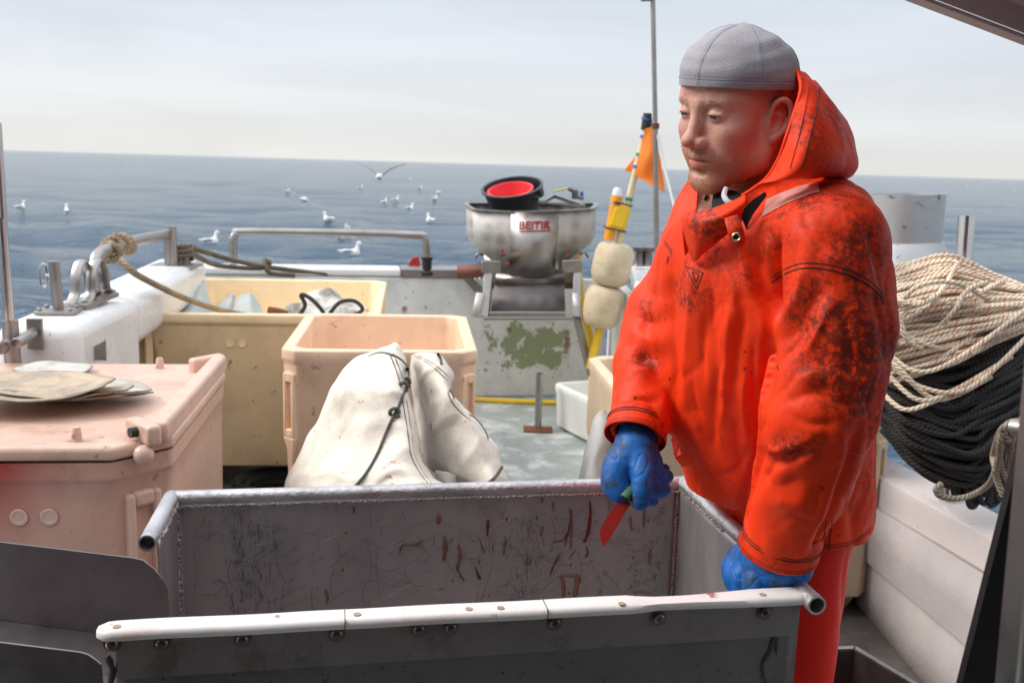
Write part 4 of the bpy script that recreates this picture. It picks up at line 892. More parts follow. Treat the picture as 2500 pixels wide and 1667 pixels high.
# beard, moustache, brows and cropped hair as short strands
def strands(name, test, dens, ln, wd, dirf, seed, m_='hair', lift=.75):
    rr = np.random.RandomState(seed); N_ = vnormals(V, F_); cen = V[F_].mean(1); nn = N_[F_].mean(1); w_ = np.array([test(*c) for c in cen]); ii = np.nonzero(rr.rand(len(cen)) < w_ * dens)[0]
    vs = []; fs = []
    for i in ii:
        c = cen[i] + (V[F_[i, 0]] - cen[i]) * rr.uniform(-1, 1) * .8; d = np.array(dirf(*c), float) + nn[i] * lift + rr.normal(0, .3, 3); d /= np.linalg.norm(d); l_ = ln * rr.uniform(.6, 1.3); sdv = np.cross(d, rr.normal(0, 1, 3)); sdv /= np.linalg.norm(sdv)
        k = len(vs); vs += [c - sdv * wd, c + sdv * wd, c + d * l_]; fs.append((k, k + 1, k + 2))
    W2 = HO + HS * (np.array(vs) @ HB); me = bpy.data.meshes.new(name); me.from_pydata(W2.tolist(), [], fs); return link(name, me, m_, body, 0)
def f_beard(x, y, z):
    if z > -.052 or x < -.01: return 0
    v = smoothstep(-.055, -.08, z) * smoothstep(.0, .05, x)
    if x > .075 and z > -.072 and abs(y) < .034: v = 2.2 * smoothstep(-.051, -.058, z)
    if x > .082 and -.083 < z < -.0685 and abs(y) < .019: v = 0
    if x > .06 and abs(y) < .022 and -.105 < z < -.090: v = 1.0
    v *= smoothstep(.0, .075, x) * .75 + .25 if x < .075 else 1
    return v * .6 if z < -.083 and not (x > .06 and abs(y) < .025) else v
strands('beard', f_beard, .85, .0031, .00036, lambda x, y, z: (.1, .2 * y / .05, -1), 3, 'hair', .5)
mat('brow_hair', (.56, .36, .22), rough=.7)
strands('eyebrow', lambda x, y, z: 1.2 if (.008 < abs(y) < .047 and x > .05 and abs(z - (.0165 + .10 * (abs(y) - .01) * (1 if abs(y) < .034 else -.5))) < .0046) else 0, .9, .0065, .00035, lambda x, y, z: (-.3, 1.6 * np.sign(y), .25), 4, 'brow_hair', .22)
strands('cropped_hair', lambda x, y, z: smoothstep(.035, .005, x) * smoothstep(-.035, .02, z) * (1 if not (abs(y) > .07 and -.04 < x < .008 and z < .022) else 0) * (1 if z < .075 else 0) * (1 if (x < -.01 or z > .004) else 0), .8, .0045, .0004, lambda x, y, z: (.1, 0, -1), 5)
# ---- cap
capo = []
CZ = .041
def cap_pt(a, t, off=0):
    # a: angle around, t: 0 rim .. 1 apex
    x = math.cos(a); y = math.sin(a)
    rx = .106 + off; ry = .0875 + off; cx = -.006
    hgt = .082 + off
    ex_ = .80 + .35 * max(0, -x); prof = math.cos(t * math.pi / 2) ** ex_
    z = CZ + hgt * math.sin(t * math.pi / 2) ** .97
    bulge = 1 + .035 * math.sin(math.pi * min(1, t * 1.25))
    xx = cx + rx * x * prof * bulge - .010 * math.sin(t * math.pi / 2) ** 1.3; yy = ry * y * prof * bulge
    z += (.004 - .017 * (1 - x)) * (1 - t) ** .8                                  # a little lower at the back
    for sa in [i * math.pi / 3 + R(8) for i in range(6)]:
        dd = abs((a - sa + math.pi) % (2 * math.pi) - math.pi); 
        f_ = .0012 * math.exp(-(dd * (prof + .05) / .028) ** 2); xx += f_ * x; yy += f_ * y; z += f_ * .5
    w_ = noise.noise(Vector((xx * 22, yy * 22, z * 14))) * .0028 * (1 - t * .4) + .0022 * noise.noise(Vector((xx * 9, yy * 9, z * 70))); xx += w_ * x; yy += w_ * y; z += w_ * .6
    return H(xx, yy, z)
nA, nT = 192, 48; vs = []; fs = []
for j in range(-3, nT + 1):
    for i in range(nA):
        a = 2 * math.pi * i / nA
        if j == -3: p = cap_pt(a, .0, -.0045) ; p = p + HB[2] * .012
        elif j == -2: p = cap_pt(a, 0, -.004) - HB[2] * .0005
        elif j == -1: p = cap_pt(a, 0, .0006) - HB[2] * .0015
        else: p = cap_pt(a, (j / nT) ** 1.0, .0008 * (1 if 0 <= j < 5 and j != 4 else 0) - (.0008 if j == 4 else 0))
        vs.append(p)
for j in range(nT + 3):
    for i in range(nA): fs.append((j * nA + i, j * nA + (i + 1) % nA, (j + 1) * nA + (i + 1) % nA, (j + 1) * nA + i))
me = bpy.data.meshes.new('cap'); me.from_pydata([tuple(v) for v in vs], [], fs); cap_o = link('cap', me, 'cap_cloth', man, 70)
mat('cap_thread', (.20, .20, .27), rough=.9)
for sa in [i * math.pi / 3 + R(8) for i in range(6)]:
    m = MB()
    for da in (-.030, .030): m.tube([cap_pt(sa + da / max(.15, math.cos(t * math.pi / 2) ** .84), t, .0002) for t in np.linspace(.03, .93, 30)], .00036, 5)
    m.build('cap_seam', 'cap_thread', cap_o, 0)
m = MB(); m.tube([cap_pt(a, .075, .0006) for a in np.linspace(0, 2 * math.pi, 120)[:-1]], .0005, 5, closed=True); m.build('cap_seam', 'cap_thread', cap_o, 0)

# ---- jacket body and sleeves
def PD(x, y, d): return P(x, y, d)
f_d = np.array([-.88, -.47, 0]); l_d = np.array([.47, -.88, 0])
s = SDF((-.05, 1.15, .62), (.98, 2.15, 1.66), .0050)
# torso: stacked ellipses, cross-section wide along l_d
Mt = np.stack([f_d, l_d, upv], 1)
def tors(x, y, d, rf, rl, rz_, k=.06): s.ell(PD(x, y, d), (rf, rl, rz_), Mt, k=k)
tors(1888, 665, 1.70, .155, .195, .135, k=0)
tors(1880, 760, 1.71, .165, .20, .17)
tors(1880, 900, 1.77, .168, .19, .17)
tors(1882, 1040, 1.84, .162, .19, .17)
tors(1895, 1160, 1.89, .155, .18, .16)
tors(1915, 1270, 1.92, .142, .165, .13)
s.cap(PD(1735, 600, 1.83), PD(2000, 600, 1.56), .078, .095, k=.05)     # shoulder girdle
s.cap(PD(1700, 640, 1.74), PD(1700, 950, 1.82), .065, .078, k=.06)    # chest bulge / jacket front
s.cap(PD(1735, 590, 1.70), PD(1900, 590, 1.66), .06, .075, k=.05); s.cap(PD(1990, 525, 1.68), PD(2010, 560, 1.62), .06, .08, k=.05)
# near arm
s.cap(PD(2020, 608, 1.52), PD(2040, 800, 1.50), .092, .088, k=.022)
s.cap(PD(2040, 800, 1.50), PD(1998, 1010, 1.50), .088, .086, k=.012)
s.cap(PD(1998, 1010, 1.50), PD(1955, 1180, 1.55), .086, .073, k=.010)
s.cap(PD(1955, 1180, 1.55), PD(1902, 1325, 1.60), .071, .061, k=.010)
# far arm
s.cap(PD(1712, 620, 1.86), PD(1633, 770, 1.86), .072, .070, k=.03)
s.cap(PD(1625, 760, 1.86), PD(1585, 890, 1.83), .072, .064, k=.012)
s.cap(PD(1585, 890, 1.83), PD(1556, 1050, 1.76), .062, .052, k=.010)
# cut cuffs, hem and neck open
def halfspace(c, n_, lim=.16):
    c = np.array(c, np.float32); n_ = np.array(n_, np.float32); n_ /= np.linalg.norm(n_)
    q = s.region(c - lim, c + lim)
    sl_, X = q; v = X - c; d = v @ n_; rr = np.linalg.norm(v, axis=-1)
    s.D[sl_] = np.where(rr < lim, np.maximum(s.D[sl_], d), s.D[sl_])
cuN = PD(1903, 1328, 1.60); dN = PD(1903, 1328, 1.60) - PD(1955, 1180, 1.55); halfspace(cuN + dN / np.linalg.norm(dN) * .006 + np.array([0, 0, 0]), dN + np.array([.0, 0, 0]), .095)
cuF = PD(1552, 1062, 1.75); dF = PD(1552, 1062, 1.75) - PD(1585, 890, 1.83); halfspace(cuF, dF, .08)
# hem plane
hemL, hemC, hemR = PD(1700, 1200, 1.72), PD(1990, 1385, 1.62), PD(2125, 1335, 1.85)
hn = np.cross(hemC - hemL, hemR - hemL); hn /= np.linalg.norm(hn); hn = hn if hn[2] < 0 else -hn
hz = hemC[2]
q = s.region((-.1, 1.15, .5), (1.1, 2.3, 1.2)); sl_, X = q
xp = X - EYE.astype(np.float32); dd_ = xp @ cf; pxx = 1250 + FPX * (xp @ cr) / dd_
under = (.895 - X[..., 2])                                  # hem about hip height
near_arm = np.linalg.norm(np.cross(X - cuN, (dN / np.linalg.norm(dN))), axis=-1) < .10
keep = (dd_ < 1.69) & (pxx < 2012) & near_arm
s.D[sl_] = np.where(keep, s.D[sl_], np.maximum(s.D[sl_], under))
# hollow neck and sleeve mouths
s.cap(H(-.02, 0, -.07), H(-.05, 0, -.24), .085, .074, k=.006, op='s'); s.cap(PD(1745, 440, 1.66), PD(1752, 510, 1.665), .05, .042, k=.006, op='s'); s.cap(PD(1790, 470, 1.60), PD(1800, 500, 1.60), .04, .035, k=.006, op='s')
s.cap(cuN + dN * .2, cuN - dN / np.linalg.norm(dN) * .05, .046, .044, k=.004, op='s'); s.cap(cuF + dF * .2, cuF - dF / np.linalg.norm(dF) * .05, .036, .036, k=.004, op='s')
Xr = X - np.array(tuple(RL), np.float32); ts_ = Xr @ np.array(tuple(e1), np.float32); tt_ = Xr @ np.array(tuple(e2), np.float32)
box_ = np.maximum.reduce([ts_ - (WT + .034), X[..., 2] - .955, tt_ - .62, -tt_ - .05]); s.D[sl_] = np.maximum(s.D[sl_], -box_)
V, F_ = s.mesh(); V = lap_smooth(V, F_, 3, .5)
# creases: (photo polyline used to find them on the surface, width m, depth m; negative digs in, positive raises)
CRE = [([(1885, 690), (1884, 760), (1880, 850), (1868, 930), (1858, 990)], .010, -.016), ([(1840, 600), (1850, 680), (1868, 740), (1884, 770)], .012, -.020), ([(1905, 560), (1885, 620), (1882, 680)], .010, -.012),
       ([(1800, 560), (1810, 620), (1835, 700), (1862, 770), (1872, 830)], .012, .010), ([(1690, 640), (1688, 760), (1672, 900), (1680, 1010)], .014, .006), ([(1645, 660), (1638, 760), (1650, 900), (1650, 1000)], .010, -.006),
       ([(1740, 700), (1735, 800), (1760, 880), (1745, 960), (1742, 1100)], .009, -.007), ([(1790, 720), (1775, 830), (1770, 940)], .010, .008), ([(1820, 760), (1800, 860), (1790, 960)], .008, -.006),
       ([(1705, 560), (1698, 650), (1705, 740)], .010, .007), ([(1960, 640), (1950, 720), (1900, 800), (1885, 840)], .012, .010), ([(2010, 700), (1960, 780), (1910, 850)], .012, -.007),
       ([(1868, 1105), (1900, 1128), (1950, 1105), (1990, 1075)], .010, -.016), ([(1860, 1075), (1900, 1098), (1960, 1080), (2000, 1062)], .011, .011), ([(1885, 1150), (1930, 1130), (2000, 1110)], .013, .008),
       ([(1855, 1180), (1880, 1150), (1888, 1125)], .007, -.008), ([(2075, 960), (2120, 920), (2140, 870)], .014, .008), ([(1900, 990), (1990, 960), (2060, 985), (2105, 960)], .012, -.005), ([(1930, 930), (1990, 915), (2055, 925)], .014, .006),
       ([(1878, 575), (1884, 640), (1886, 700), (1882, 760)], .0065, -.028), ([(1868, 580), (1872, 640), (1874, 700)], .008, .010),
       ([(1990, 760), (1950, 830), (1905, 890)], .006, -.006), ([(2035, 730), (2000, 800), (1960, 870)], .006, .005), ([(1930, 1010), (1980, 1035), (2050, 1030)], .006, -.006), ([(2060, 760), (2080, 850), (2070, 930)], .007, -.005),
       ([(1720, 760), (1712, 850), (1722, 930)], .005, -.005), ([(1765, 790), (1758, 870), (1770, 960), (1762, 1040)], .005, .005), ([(1690, 900), (1700, 980), (1720, 1040)], .006, -.005), ([(1820, 900), (1815, 990), (1825, 1080)], .006, .005), ([(1840, 830), (1838, 930), (1846, 1010)], .005, -.006),
       ([(1530, 950), (1560, 965), (1600, 960)], .006, .005), ([(1545, 975), (1575, 985), (1605, 980)], .005, -.005), ([(1590, 690), (1575, 740), (1565, 790)], .006, .005), ([(1900, 1280), (1940, 1260), (1985, 1275)], .005, -.004), ([(2040, 1120), (2000, 1200), (1975, 1280)], .006, -.005),
       ([(1700, 600), (1730, 660), (1735, 720)], .006, -.006), ([(1760, 640), (1790, 700), (1800, 780)], .006, .006), ([(1960, 500), (1975, 560), (2010, 600)], .006, -.004), ([(2080, 560), (2110, 640), (2140, 700)], .006, -.005),
       ([(2130, 700), (2160, 800), (2165, 900)], .012, -.009), ([(2120, 560), (2145, 640), (2160, 720)], .01, -.009), ([(2020, 1000), (2060, 1100), (2030, 1200), (1990, 1300)], .012, .004),
       ([(1558, 770), (1590, 790), (1615, 780)], .011, -.012), ([(1545, 850), (1570, 872), (1606, 878)], .011, -.014), ([(1535, 895), (1570, 905), (1606, 905)], .012, .010), ([(1560, 815), (1590, 830), (1612, 828)], .012, .010),
       ([(1510, 1010), (1540, 1022), (1580, 1020)], .010, -.008), ([(1500, 1035), (1545, 1044)], .008, .005), ([(1570, 700), (1600, 725), (1618, 720)], .012, -.010), ([(1625, 950), (1612, 1010), (1640, 1060)], .01, .008),
       ([(1860, 1000), (1850, 1100), (1820, 1220), (1815, 1290)], .008, -.012), ([(2095, 1050), (2070, 1150), (2010, 1300), (1990, 1370)], .009, -.014), ([(2100, 1120), (2120, 1200), (2125, 1300)], .014, .007), ([(2060, 1200), (2085, 1290), (2080, 1360)], .010, -.006),
       ([(1700, 1000), (1720, 1100), (1760, 1200)], .014, .006), ([(1790, 1000), (1800, 1100), (1820, 1180)], .014, -.006), ([(1905, 1180), (1950, 1175), (2010, 1185)], .012, -.005), ([(1870, 1235), (1930, 1225), (1985, 1240)], .012, .005),
       ([(2060, 520), (2100, 600), (2130, 690)], .014, .007), ([(1950, 560), (2000, 620), (2060, 660)], .016, .005)]
N_ = vnormals(V, F_); x, y, d = pix(V); facing = ((V - EYE) * N_).sum(1) < .05
sc_ = FPX / 1.65
for pts, w_, dep_ in CRE:
    q = [tuple(p) for p in spline(pts, 5)]; ds = seg_dist(x, y, q) / sc_; ends = np.minimum(np.hypot(x - pts[0][0], y - pts[0][1]), np.hypot(x - pts[-1][0], y - pts[-1][1])) / sc_
    V = V + N_ * ((np.exp(-(ds / w_) ** 1.35) * np.clip(.25 + ends / .035, 0, 1) * dep_ * facing))[:, None]
V = V + N_ * (.0030 * fnoise(V, 13) + .0022 * fnoise(V * np.array([1.6, 1.6, .6]), 28, 5))[:, None]
r1, r2 = fnoise(V * np.array([1, 1, .6]), 7.5, 11), fnoise(V * np.array([1, 1, .8]), 15, 23)
V = V + N_ * (-.0030 * np.exp(-np.abs(r1) / .035) - .0007 * np.exp(-np.abs(r2) / .05) + .0008)[:, None]
V = lap_smooth(V, F_, 1, .3)
me = np_mesh('jacket', V, F_)
x, y, d = pix(V)
def zone(cx, cy, rx, ry, a): return a * np.clip(1.3 - np.hypot((x - cx) / rx, (y - cy) / ry), 0, 1)
n1 = fnoise(V, 9, 2); n2 = fnoise(V, 31, 7)
dirt = np.maximum.reduce([zone(2095, 850, 120, 190, .95), zone(2080, 640, 120, 150, .50), zone(1740, 640, 130, 100, .62), zone(1680, 700, 40, 60, .8), zone(2010, 760, 150, 240, .42), zone(2150, 950, 60, 300, .6), zone(1940, 1090, 80, 40, .5), zone(1570, 880, 50, 30, .55), zone(1580, 760, 40, 40, .4), zone(1990, 470, 160, 60, .5), zone(1540, 1030, 60, 12, .5), zone(1900, 560, 120, 90, .32), zone(2100, 1150, 60, 120, .35)])
dirt = np.clip(dirt * (.88 + .9 * n1 + .9 * n2) * 1.0 + .05, 0, .92)
me.attributes.new('dirt', 'FLOAT', 'POINT').data.foreach_set('value', dirt)
jk = link('jacket', me, 'oilskin', man, 0); me.shade_smooth()
s2 = jk.modifiers.new('sub', 'SUBSURF'); s2.levels = 1; s2.render_levels = 1
JT = BVHTree.FromPolygons([tuple(v) for v in V], [tuple(f) for f in F_])
def onj(px, py, lift=.001, tree=None, dmax=None):
    v = Vector(ray(px, py)).normalized(); h_ = (tree or JT).ray_cast(Vector(EYE), v)
    if h_[0] is None: return None
    return h_[0] + (h_[1] if h_[1].dot(v) < 0 else -h_[1]) * lift
def seamline(pts, r_=.0012, name='seam', m_='seam_thread', lift=.0, par=jk):
    r_ *= .72
    q = [onj(a[0], a[1], lift) for a in spline(pts, 8)]; q = [a for a in q if a is not None]
    if len(q) < 3: return
    m = MB(); m.tube(q, r_, 5); return m.build(name, m_, par, 0)
for dy in (0, 12): seamline([(1884, 678 + dy), (1920, 655 + dy), (1970, 642 + dy), (2040, 650 + dy), (2100, 672 + dy), (2145, 705 + dy), (2158, 732 + dy)], .0016 if dy else .0012)
for dy in (0, 6): seamline([(2125, 1290 + dy), (2085, 1318 + dy), (2050, 1328 + dy), (2020, 1330 + dy), (1992, 1328 + dy)], .0012)
for dx_ in (0, 14): seamline([(2018 + dx_, 1270), (2010 + dx_, 1330), (2010 + dx_, 1375)], .0012)
for dy in (0, 8): seamline([(1622, 588 + dy), (1632, 600 + dy), (1640, 612 + dy)], .0014)
for tri in ([(1672, 650), (1716, 666), (1700, 705), (1672, 650)], [(1690, 663), (1706, 670), (1699, 690), (1690, 663)]):
    for a, b in zip(tri[:-1], tri[1:]): seamline([a, ((a[0] + b[0]) / 2, (a[1] + b[1]) / 2), b], .0013)
def cuff(c, ax, r_, ln, seed):
    c = np.array(c); ax = np.array(ax) / np.linalg.norm(ax); u_ = np.cross(ax, [0, 0, 1.]) ; u_ /= np.linalg.norm(u_); v_ = np.cross(ax, u_)
    def pt(a, t, off=0): rr = (r_ + off) * (1 + .03 * math.sin(2 * a + seed) + .025 * noise.noise(Vector((math.cos(a) * 1.5, math.sin(a) * 1.5, seed)))) * (1 - .05 * (t / ln)); return c - ax * t + (u_ * math.cos(a) + v_ * math.sin(a)) * rr
    n = 72; ts = [.0, .003, .012, .022, .035, ln]; of = [0, .0006, .0004, 0, .0003, -.004]
    vs = [pt(2 * math.pi * i / n, t, o_) for t, o_ in zip(ts, of) for i in range(n)]; fs = [(j * n + i, j * n + (i + 1) % n, (j + 1) * n + (i + 1) % n, (j + 1) * n + i) for j in range(len(ts) - 1) for i in range(n)]
    me = bpy.data.meshes.new('cuff'); me.from_pydata([tuple(v) for v in vs], [], fs); me.attributes.new('dirt', 'FLOAT', 'POINT').data.foreach_set('value', [.25 + .3 * noise.noise(Vector(v) * 30) for v in vs])
    o = link('cuff', me, 'oilskin', jk, 0); me.shade_smooth(); m2 = o.modifiers.new('t', 'SOLIDIFY'); m2.thickness = .002; m2.offset = 0
    for t, w_ in ((.004, .0006), (.0080, .0006), (.025, .0009), (.030, .0009)):
        m = MB(); m.tube([pt(a, t, .0014) for a in np.linspace(0, 2 * math.pi, 60)[:-1]], w_, 5, closed=True); m.build('seam', 'seam_thread', o, 0)
dnn = dN / np.linalg.norm(dN); dff = dF / np.linalg.norm(dF)
cuff(cuN + dnn * .012, dnn, .0635, .052, 1.3); cuff(cuF + dff * .006, dff, .0545, .05, 4.1)
# shoulder reflector
def bil(u_, v_): a = np.array; p0 = a((1872, 489)) * (1 - u_) + a((1998, 446)) * u_; p1 = a((1861, 531)) * (1 - u_) + a((2001, 469)) * u_; return p0 * (1 - v_) + p1 * v_ + a((0, -6 * math.sin(math.pi * u_)))
ref = [[onj(*bil(i / 12, j / 5), .0012) for i in range(13)] for j in range(6)]
vs = [p for r_ in ref for p in r_]; 
if all(v is not None for v in vs):
    me = bpy.data.meshes.new('reflector_patch'); me.from_pydata(vs, [], [(j * 13 + i, (j + 1) * 13 + i, (j + 1) * 13 + i + 1, j * 13 + i + 1) for j in range(5) for i in range(12)]); o = link('reflector_patch', me, 'reflector', jk, 60)
# hem hollow closed by dark underside is part of the jacket; torn flap near the front
patch('torn_flap', [[PD(1648, 1114, 1.84), PD(1690, 1098, 1.78), PD(1732, 1088, 1.75)], [PD(1655, 1124, 1.85), PD(1695, 1132, 1.80), PD(1735, 1140, 1.76)], [PD(1672, 1148, 1.87), PD(1705, 1160, 1.83), PD(1738, 1170, 1.79)]], 'oilskin', jk, thick=.0015, noise_amp=.003)
patch('torn_edge', [[PD(1638, 1070, 1.84), PD(1650, 1064, 1.82), PD(1662, 1058, 1.80)], [PD(1643, 1092, 1.84), PD(1649, 1094, 1.83), PD(1654, 1098, 1.82)], [PD(1646, 1112, 1.84), PD(1650, 1113, 1.84), PD(1652, 1114, 1.84)]], 'oilskin', jk, thick=.0015)
m = MB(); qh = [onj(a, b, .0015) for a, b in ((1646, 1080), (1660, 1058), (1690, 1062), (1692, 1100), (1657, 1114), (1650, 1096))]
if all(q is not None for q in qh):
    cc = sum(qh, Vector()) / 6; m.add(qh + [cc], [(i, (i + 1) % 6, 6) for i in range(6)]); m.build('tear_hole', 'black_fabric', jk, 0)

# ---- hood: open shell standing behind the head
def hood_dirt(v): return min(.9, max(0, .45 + 1.5 * noise.noise(Vector(v) * 12) * 1.0 - .25) * (1.0 if v[0] > .5 else .6))
rows = [   # each row runs from the opening edge over the near side to the back; rows go from the top down
    [PD(1945, 172, 1.60), PD(1960, 176, 1.63), PD(1980, 190, 1.68), PD(1990, 200, 1.74)],
    [PD(1955, 215, 1.535), PD(1995, 228, 1.55), PD(2030, 250, 1.62), PD(2045, 268, 1.72)],
    [PD(1941, 270, 1.50), PD(1995, 285, 1.49), PD(2050, 300, 1.56), PD(2078, 320, 1.68)],
    [PD(1921, 330, 1.49), PD(1985, 350, 1.46), PD(2060, 360, 1.53), PD(2092, 375, 1.66)],
    [PD(1902, 385, 1.50), PD(1965, 400, 1.46), PD(2050, 405, 1.51), PD(2093, 408, 1.63)],
    [PD(1874, 432, 1.515), PD(1935, 430, 1.475), PD(2030, 428, 1.52), PD(2075, 432, 1.62)],
    [PD(1843, 458, 1.53), PD(1900, 440, 1.50), PD(2000, 434, 1.55), PD(2050, 440, 1.64)]]
hood = patch('hood', rows, 'oilskin', man, nu=10, nv=8, thick=.0025, noise_amp=.0035, nscale=14, attrf={'dirt': hood_dirt}, sub=1)
rows_far = [   # far side of the hood, seen only inside the opening
    [PD(1945, 172, 1.60), PD(1960, 180, 1.66), PD(1990, 200, 1.74)],
    [PD(1925, 215, 1.68), PD(1960, 235, 1.74), PD(2045, 268, 1.72)],
    [PD(1905, 270, 1.72), PD(1960, 290, 1.77), PD(2078, 320, 1.68)],
    [PD(1880, 330, 1.74), PD(1950, 345, 1.78), PD(2092, 375, 1.66)],
    [PD(1860, 385, 1.74), PD(1930, 400, 1.76), PD(2090, 408, 1.63)],
    [PD(1830, 430, 1.74), PD(1900, 430, 1.74), PD(2060, 435, 1.63)]]
patch('hood', rows_far, 'oilskin', man, nu=8, nv=6, thick=.0025, noise_amp=.003, nscale=14, attrf={'dirt': lambda v: 0})
m = MB(); m.tube(spline([PD(1945, 171, 1.60), PD(1955, 215, 1.534), PD(1941, 270, 1.499), PD(1921, 330, 1.489), PD(1902, 385, 1.499), PD(1874, 432, 1.513), PD(1843, 458, 1.53), PD(1812, 478, 1.545)], 8), .0028, 8); m.build('hood_edge', 'oilskin', hood, 0)
HT = BVHTree.FromPolygons([v.co.copy() for v in hood.data.vertices], [tuple(p.vertices) for p in hood.data.polygons])
for off, w_ in ((0, .0009), (-26, .0005)):
    q = [onj(a[0], a[1], .0022, HT) for a in spline([(2000 + off, 214), (1993 + off, 260), (1984 + off, 310), (1972 + off, 360), (1957 + off, 412)], 10)]; q = [a for a in q if a is not None]
    m = MB(); m.tube(q, w_, 5); m.build('seam', 'seam_thread', hood, 0)
# ---- collar: near front flap and far front flap
def cdirt(v): return max(0, min(.8, .30 + 1.3 * noise.noise(Vector(v) * 16)))
rows = [[PD(1668, 518, 1.60), PD(1700, 517, 1.57), PD(1740, 508, 1.55), PD(1785, 493, 1.54), PD(1820, 476, 1.535)],
        [PD(1663, 532, 1.60), PD(1700, 542, 1.555), PD(1745, 532, 1.53), PD(1788, 514, 1.52), PD(1820, 494, 1.525)],
        [PD(1669, 562, 1.60), PD(1700, 577, 1.56), PD(1740, 565, 1.54), PD(1778, 545, 1.53), PD(1812, 518, 1.53)],
        [PD(1680, 602, 1.605), PD(1700, 608, 1.575), PD(1728, 592, 1.555), PD(1765, 570, 1.545), PD(1802, 538, 1.54)],
        [PD(1692, 638, 1.61), PD(1701, 635, 1.595), PD(1718, 618, 1.58), PD(1748, 594, 1.57), PD(1790, 560, 1.56)]]
col1 = patch('collar', rows, 'oilskin', man, nu=8, nv=7, thick=.003, noise_amp=.0015, nscale=16, attrf={'dirt': cdirt}, sub=1)
rows = [[PD(1693, 418, 1.78), PD(1702, 440, 1.74), PD(1702, 480, 1.70), PD(1700, 515, 1.66)],
        [PD(1680, 440, 1.79), PD(1692, 460, 1.75), PD(1690, 500, 1.69), PD(1685, 530, 1.64)],
        [PD(1655, 480, 1.81), PD(1660, 500, 1.76), PD(1662, 520, 1.70), PD(1668, 540, 1.62)],
        [PD(1640, 520, 1.82), PD(1640, 560, 1.78), PD(1652, 590, 1.72), PD(1672, 610, 1.63)],
        [PD(1625, 570, 1.83), PD(1632, 620, 1.79), PD(1650, 650, 1.74), PD(1680, 660, 1.66)]]
patch('collar', rows, 'oilskin', man, nu=7, nv=7, thick=.003, noise_amp=.002, attrf={'dirt': lambda v: 0}, sub=1)
# inside of the neck: lining, black layer, shirt rim, snap
patch('lining', [[PD(1700, 430, 1.75), PD(1740, 470, 1.75), PD(1780, 470, 1.72)], [PD(1700, 480, 1.71), PD(1740, 500, 1.70), PD(1790, 500, 1.66)], [PD(1700, 525, 1.65), PD(1740, 535, 1.62), PD(1790, 520, 1.60)]], 'lining', man, thick=.002)
patch('inner_collar', [[PD(1742, 476, 1.66), PD(1775, 466, 1.66), PD(1800, 470, 1.66)], [PD(1738, 500, 1.63), PD(1770, 500, 1.61), PD(1810, 485, 1.60)], [PD(1740, 530, 1.60), PD(1770, 525, 1.58), PD(1810, 500, 1.58)]], 'black_fabric', man, thick=.003)
m = MB(); m.tube(spline([PD(1772, 462, 1.60), PD(1768, 478, 1.575), PD(1776, 492, 1.56), PD(1792, 500, 1.56)], 6), .0045, 8, ell=(1, 1)); m.build('shirt_collar', 'undershirt', man, 0)
def snap(px, py, dd, r_, m_='brass'):
    c = Vector(P(px, py, dd)); M_ = Matrix.Translation(c) @ Vector(EYE - np.array(c)).to_track_quat('Z', 'Y').to_matrix().to_4x4()
    m = MB(); m.lathe([(r_, -.002), (r_, .001), (r_ * .75, .0025), (r_ * .5, .001), (r_ * .45, -.002)], 20, M_); m.build('snap_button', m_, man)
snap(1725, 484, 1.66, .0055, 'brass')
# button tab
rows = [[PD(1768, 534, 1.515), PD(1784, 528, 1.512), PD(1800, 524, 1.512)], [PD(1776, 565, 1.505), PD(1794, 560, 1.50), PD(1812, 552, 1.503)], [PD(1786, 598, 1.51), PD(1804, 594, 1.505), PD(1819, 583, 1.508)], [PD(1795, 607, 1.515), PD(1806, 604, 1.512), PD(1815, 598, 1.512)]]
patch('button_tab', rows, 'oilskin', man, nu=5, nv=5, thick=.003, attrf={'dirt': lambda v: .4 + .5 * noise.noise(Vector(v) * 30)}, sub=1); snap(1798, 579, 1.497, .0075)
# black sheet standing in for the shade in the gap under the collar
patch('collar_gap_shade', [[PD(1806, 520, 1.55), PD(1835, 490, 1.55), PD(1868, 468, 1.55)], [PD(1822, 560, 1.555), PD(1838, 525, 1.55), PD(1872, 478, 1.55)]], 'black_fabric', man, thick=.002)

# ---- trousers
s = SDF((.25, 1.35, -.02), (1.0, 2.2, 1.0), .008)
hipc = np.array([.535, 1.86, .93])
s.ell(hipc, (.10, .15, .16), Mt, k=0)
for sg, px_, dd in ((1, 2000, 1.72), (-1, 1800, 2.0)):
    hp = hipc + l_d * sg * .08; ft = hp * [1, 1, 0] + np.array([0, 0, .08]) + f_d * .02; kn = (hp + ft) / 2 + f_d * .01
    s.cap(hp, kn, .085, .078, k=.03); s.cap(kn, ft, .078, .075, k=.02)
V, F_ = s.mesh(); N_ = vnormals(V, F_); V = V + N_ * (.004 * fnoise(V * np.array([1, 1, .4]), 14) + .006 * fnoise(V * np.array([1, 1, .3]), 6) - .006 * np.exp(-np.abs(fnoise(V * np.array([1, 1, .45]), 6, 3)) / .05))[:, None]; V = lap_smooth(V, F_, 1)
me = np_mesh('trousers', V, F_); link('trousers', me, 'oilskin_red', man, 0); me.shade_smooth()
for sg in (1, -1):
    ft = (hipc + l_d * sg * .09) * [1, 1, 0]; m = MB(); 
    m.sphere(ft + f_d * .07 + [0, 0, .05], (.07, .07, .05), 16); m.tube([Vector(ft + f_d * .16 + [0, 0, .035]), Vector(ft + f_d * .05 + [0, 0, .05]), Vector(ft - f_d * .07 + [0, 0, .045])], [.035, .05, .045], 14); m.build('boot', 'black_rubber', man, 0)
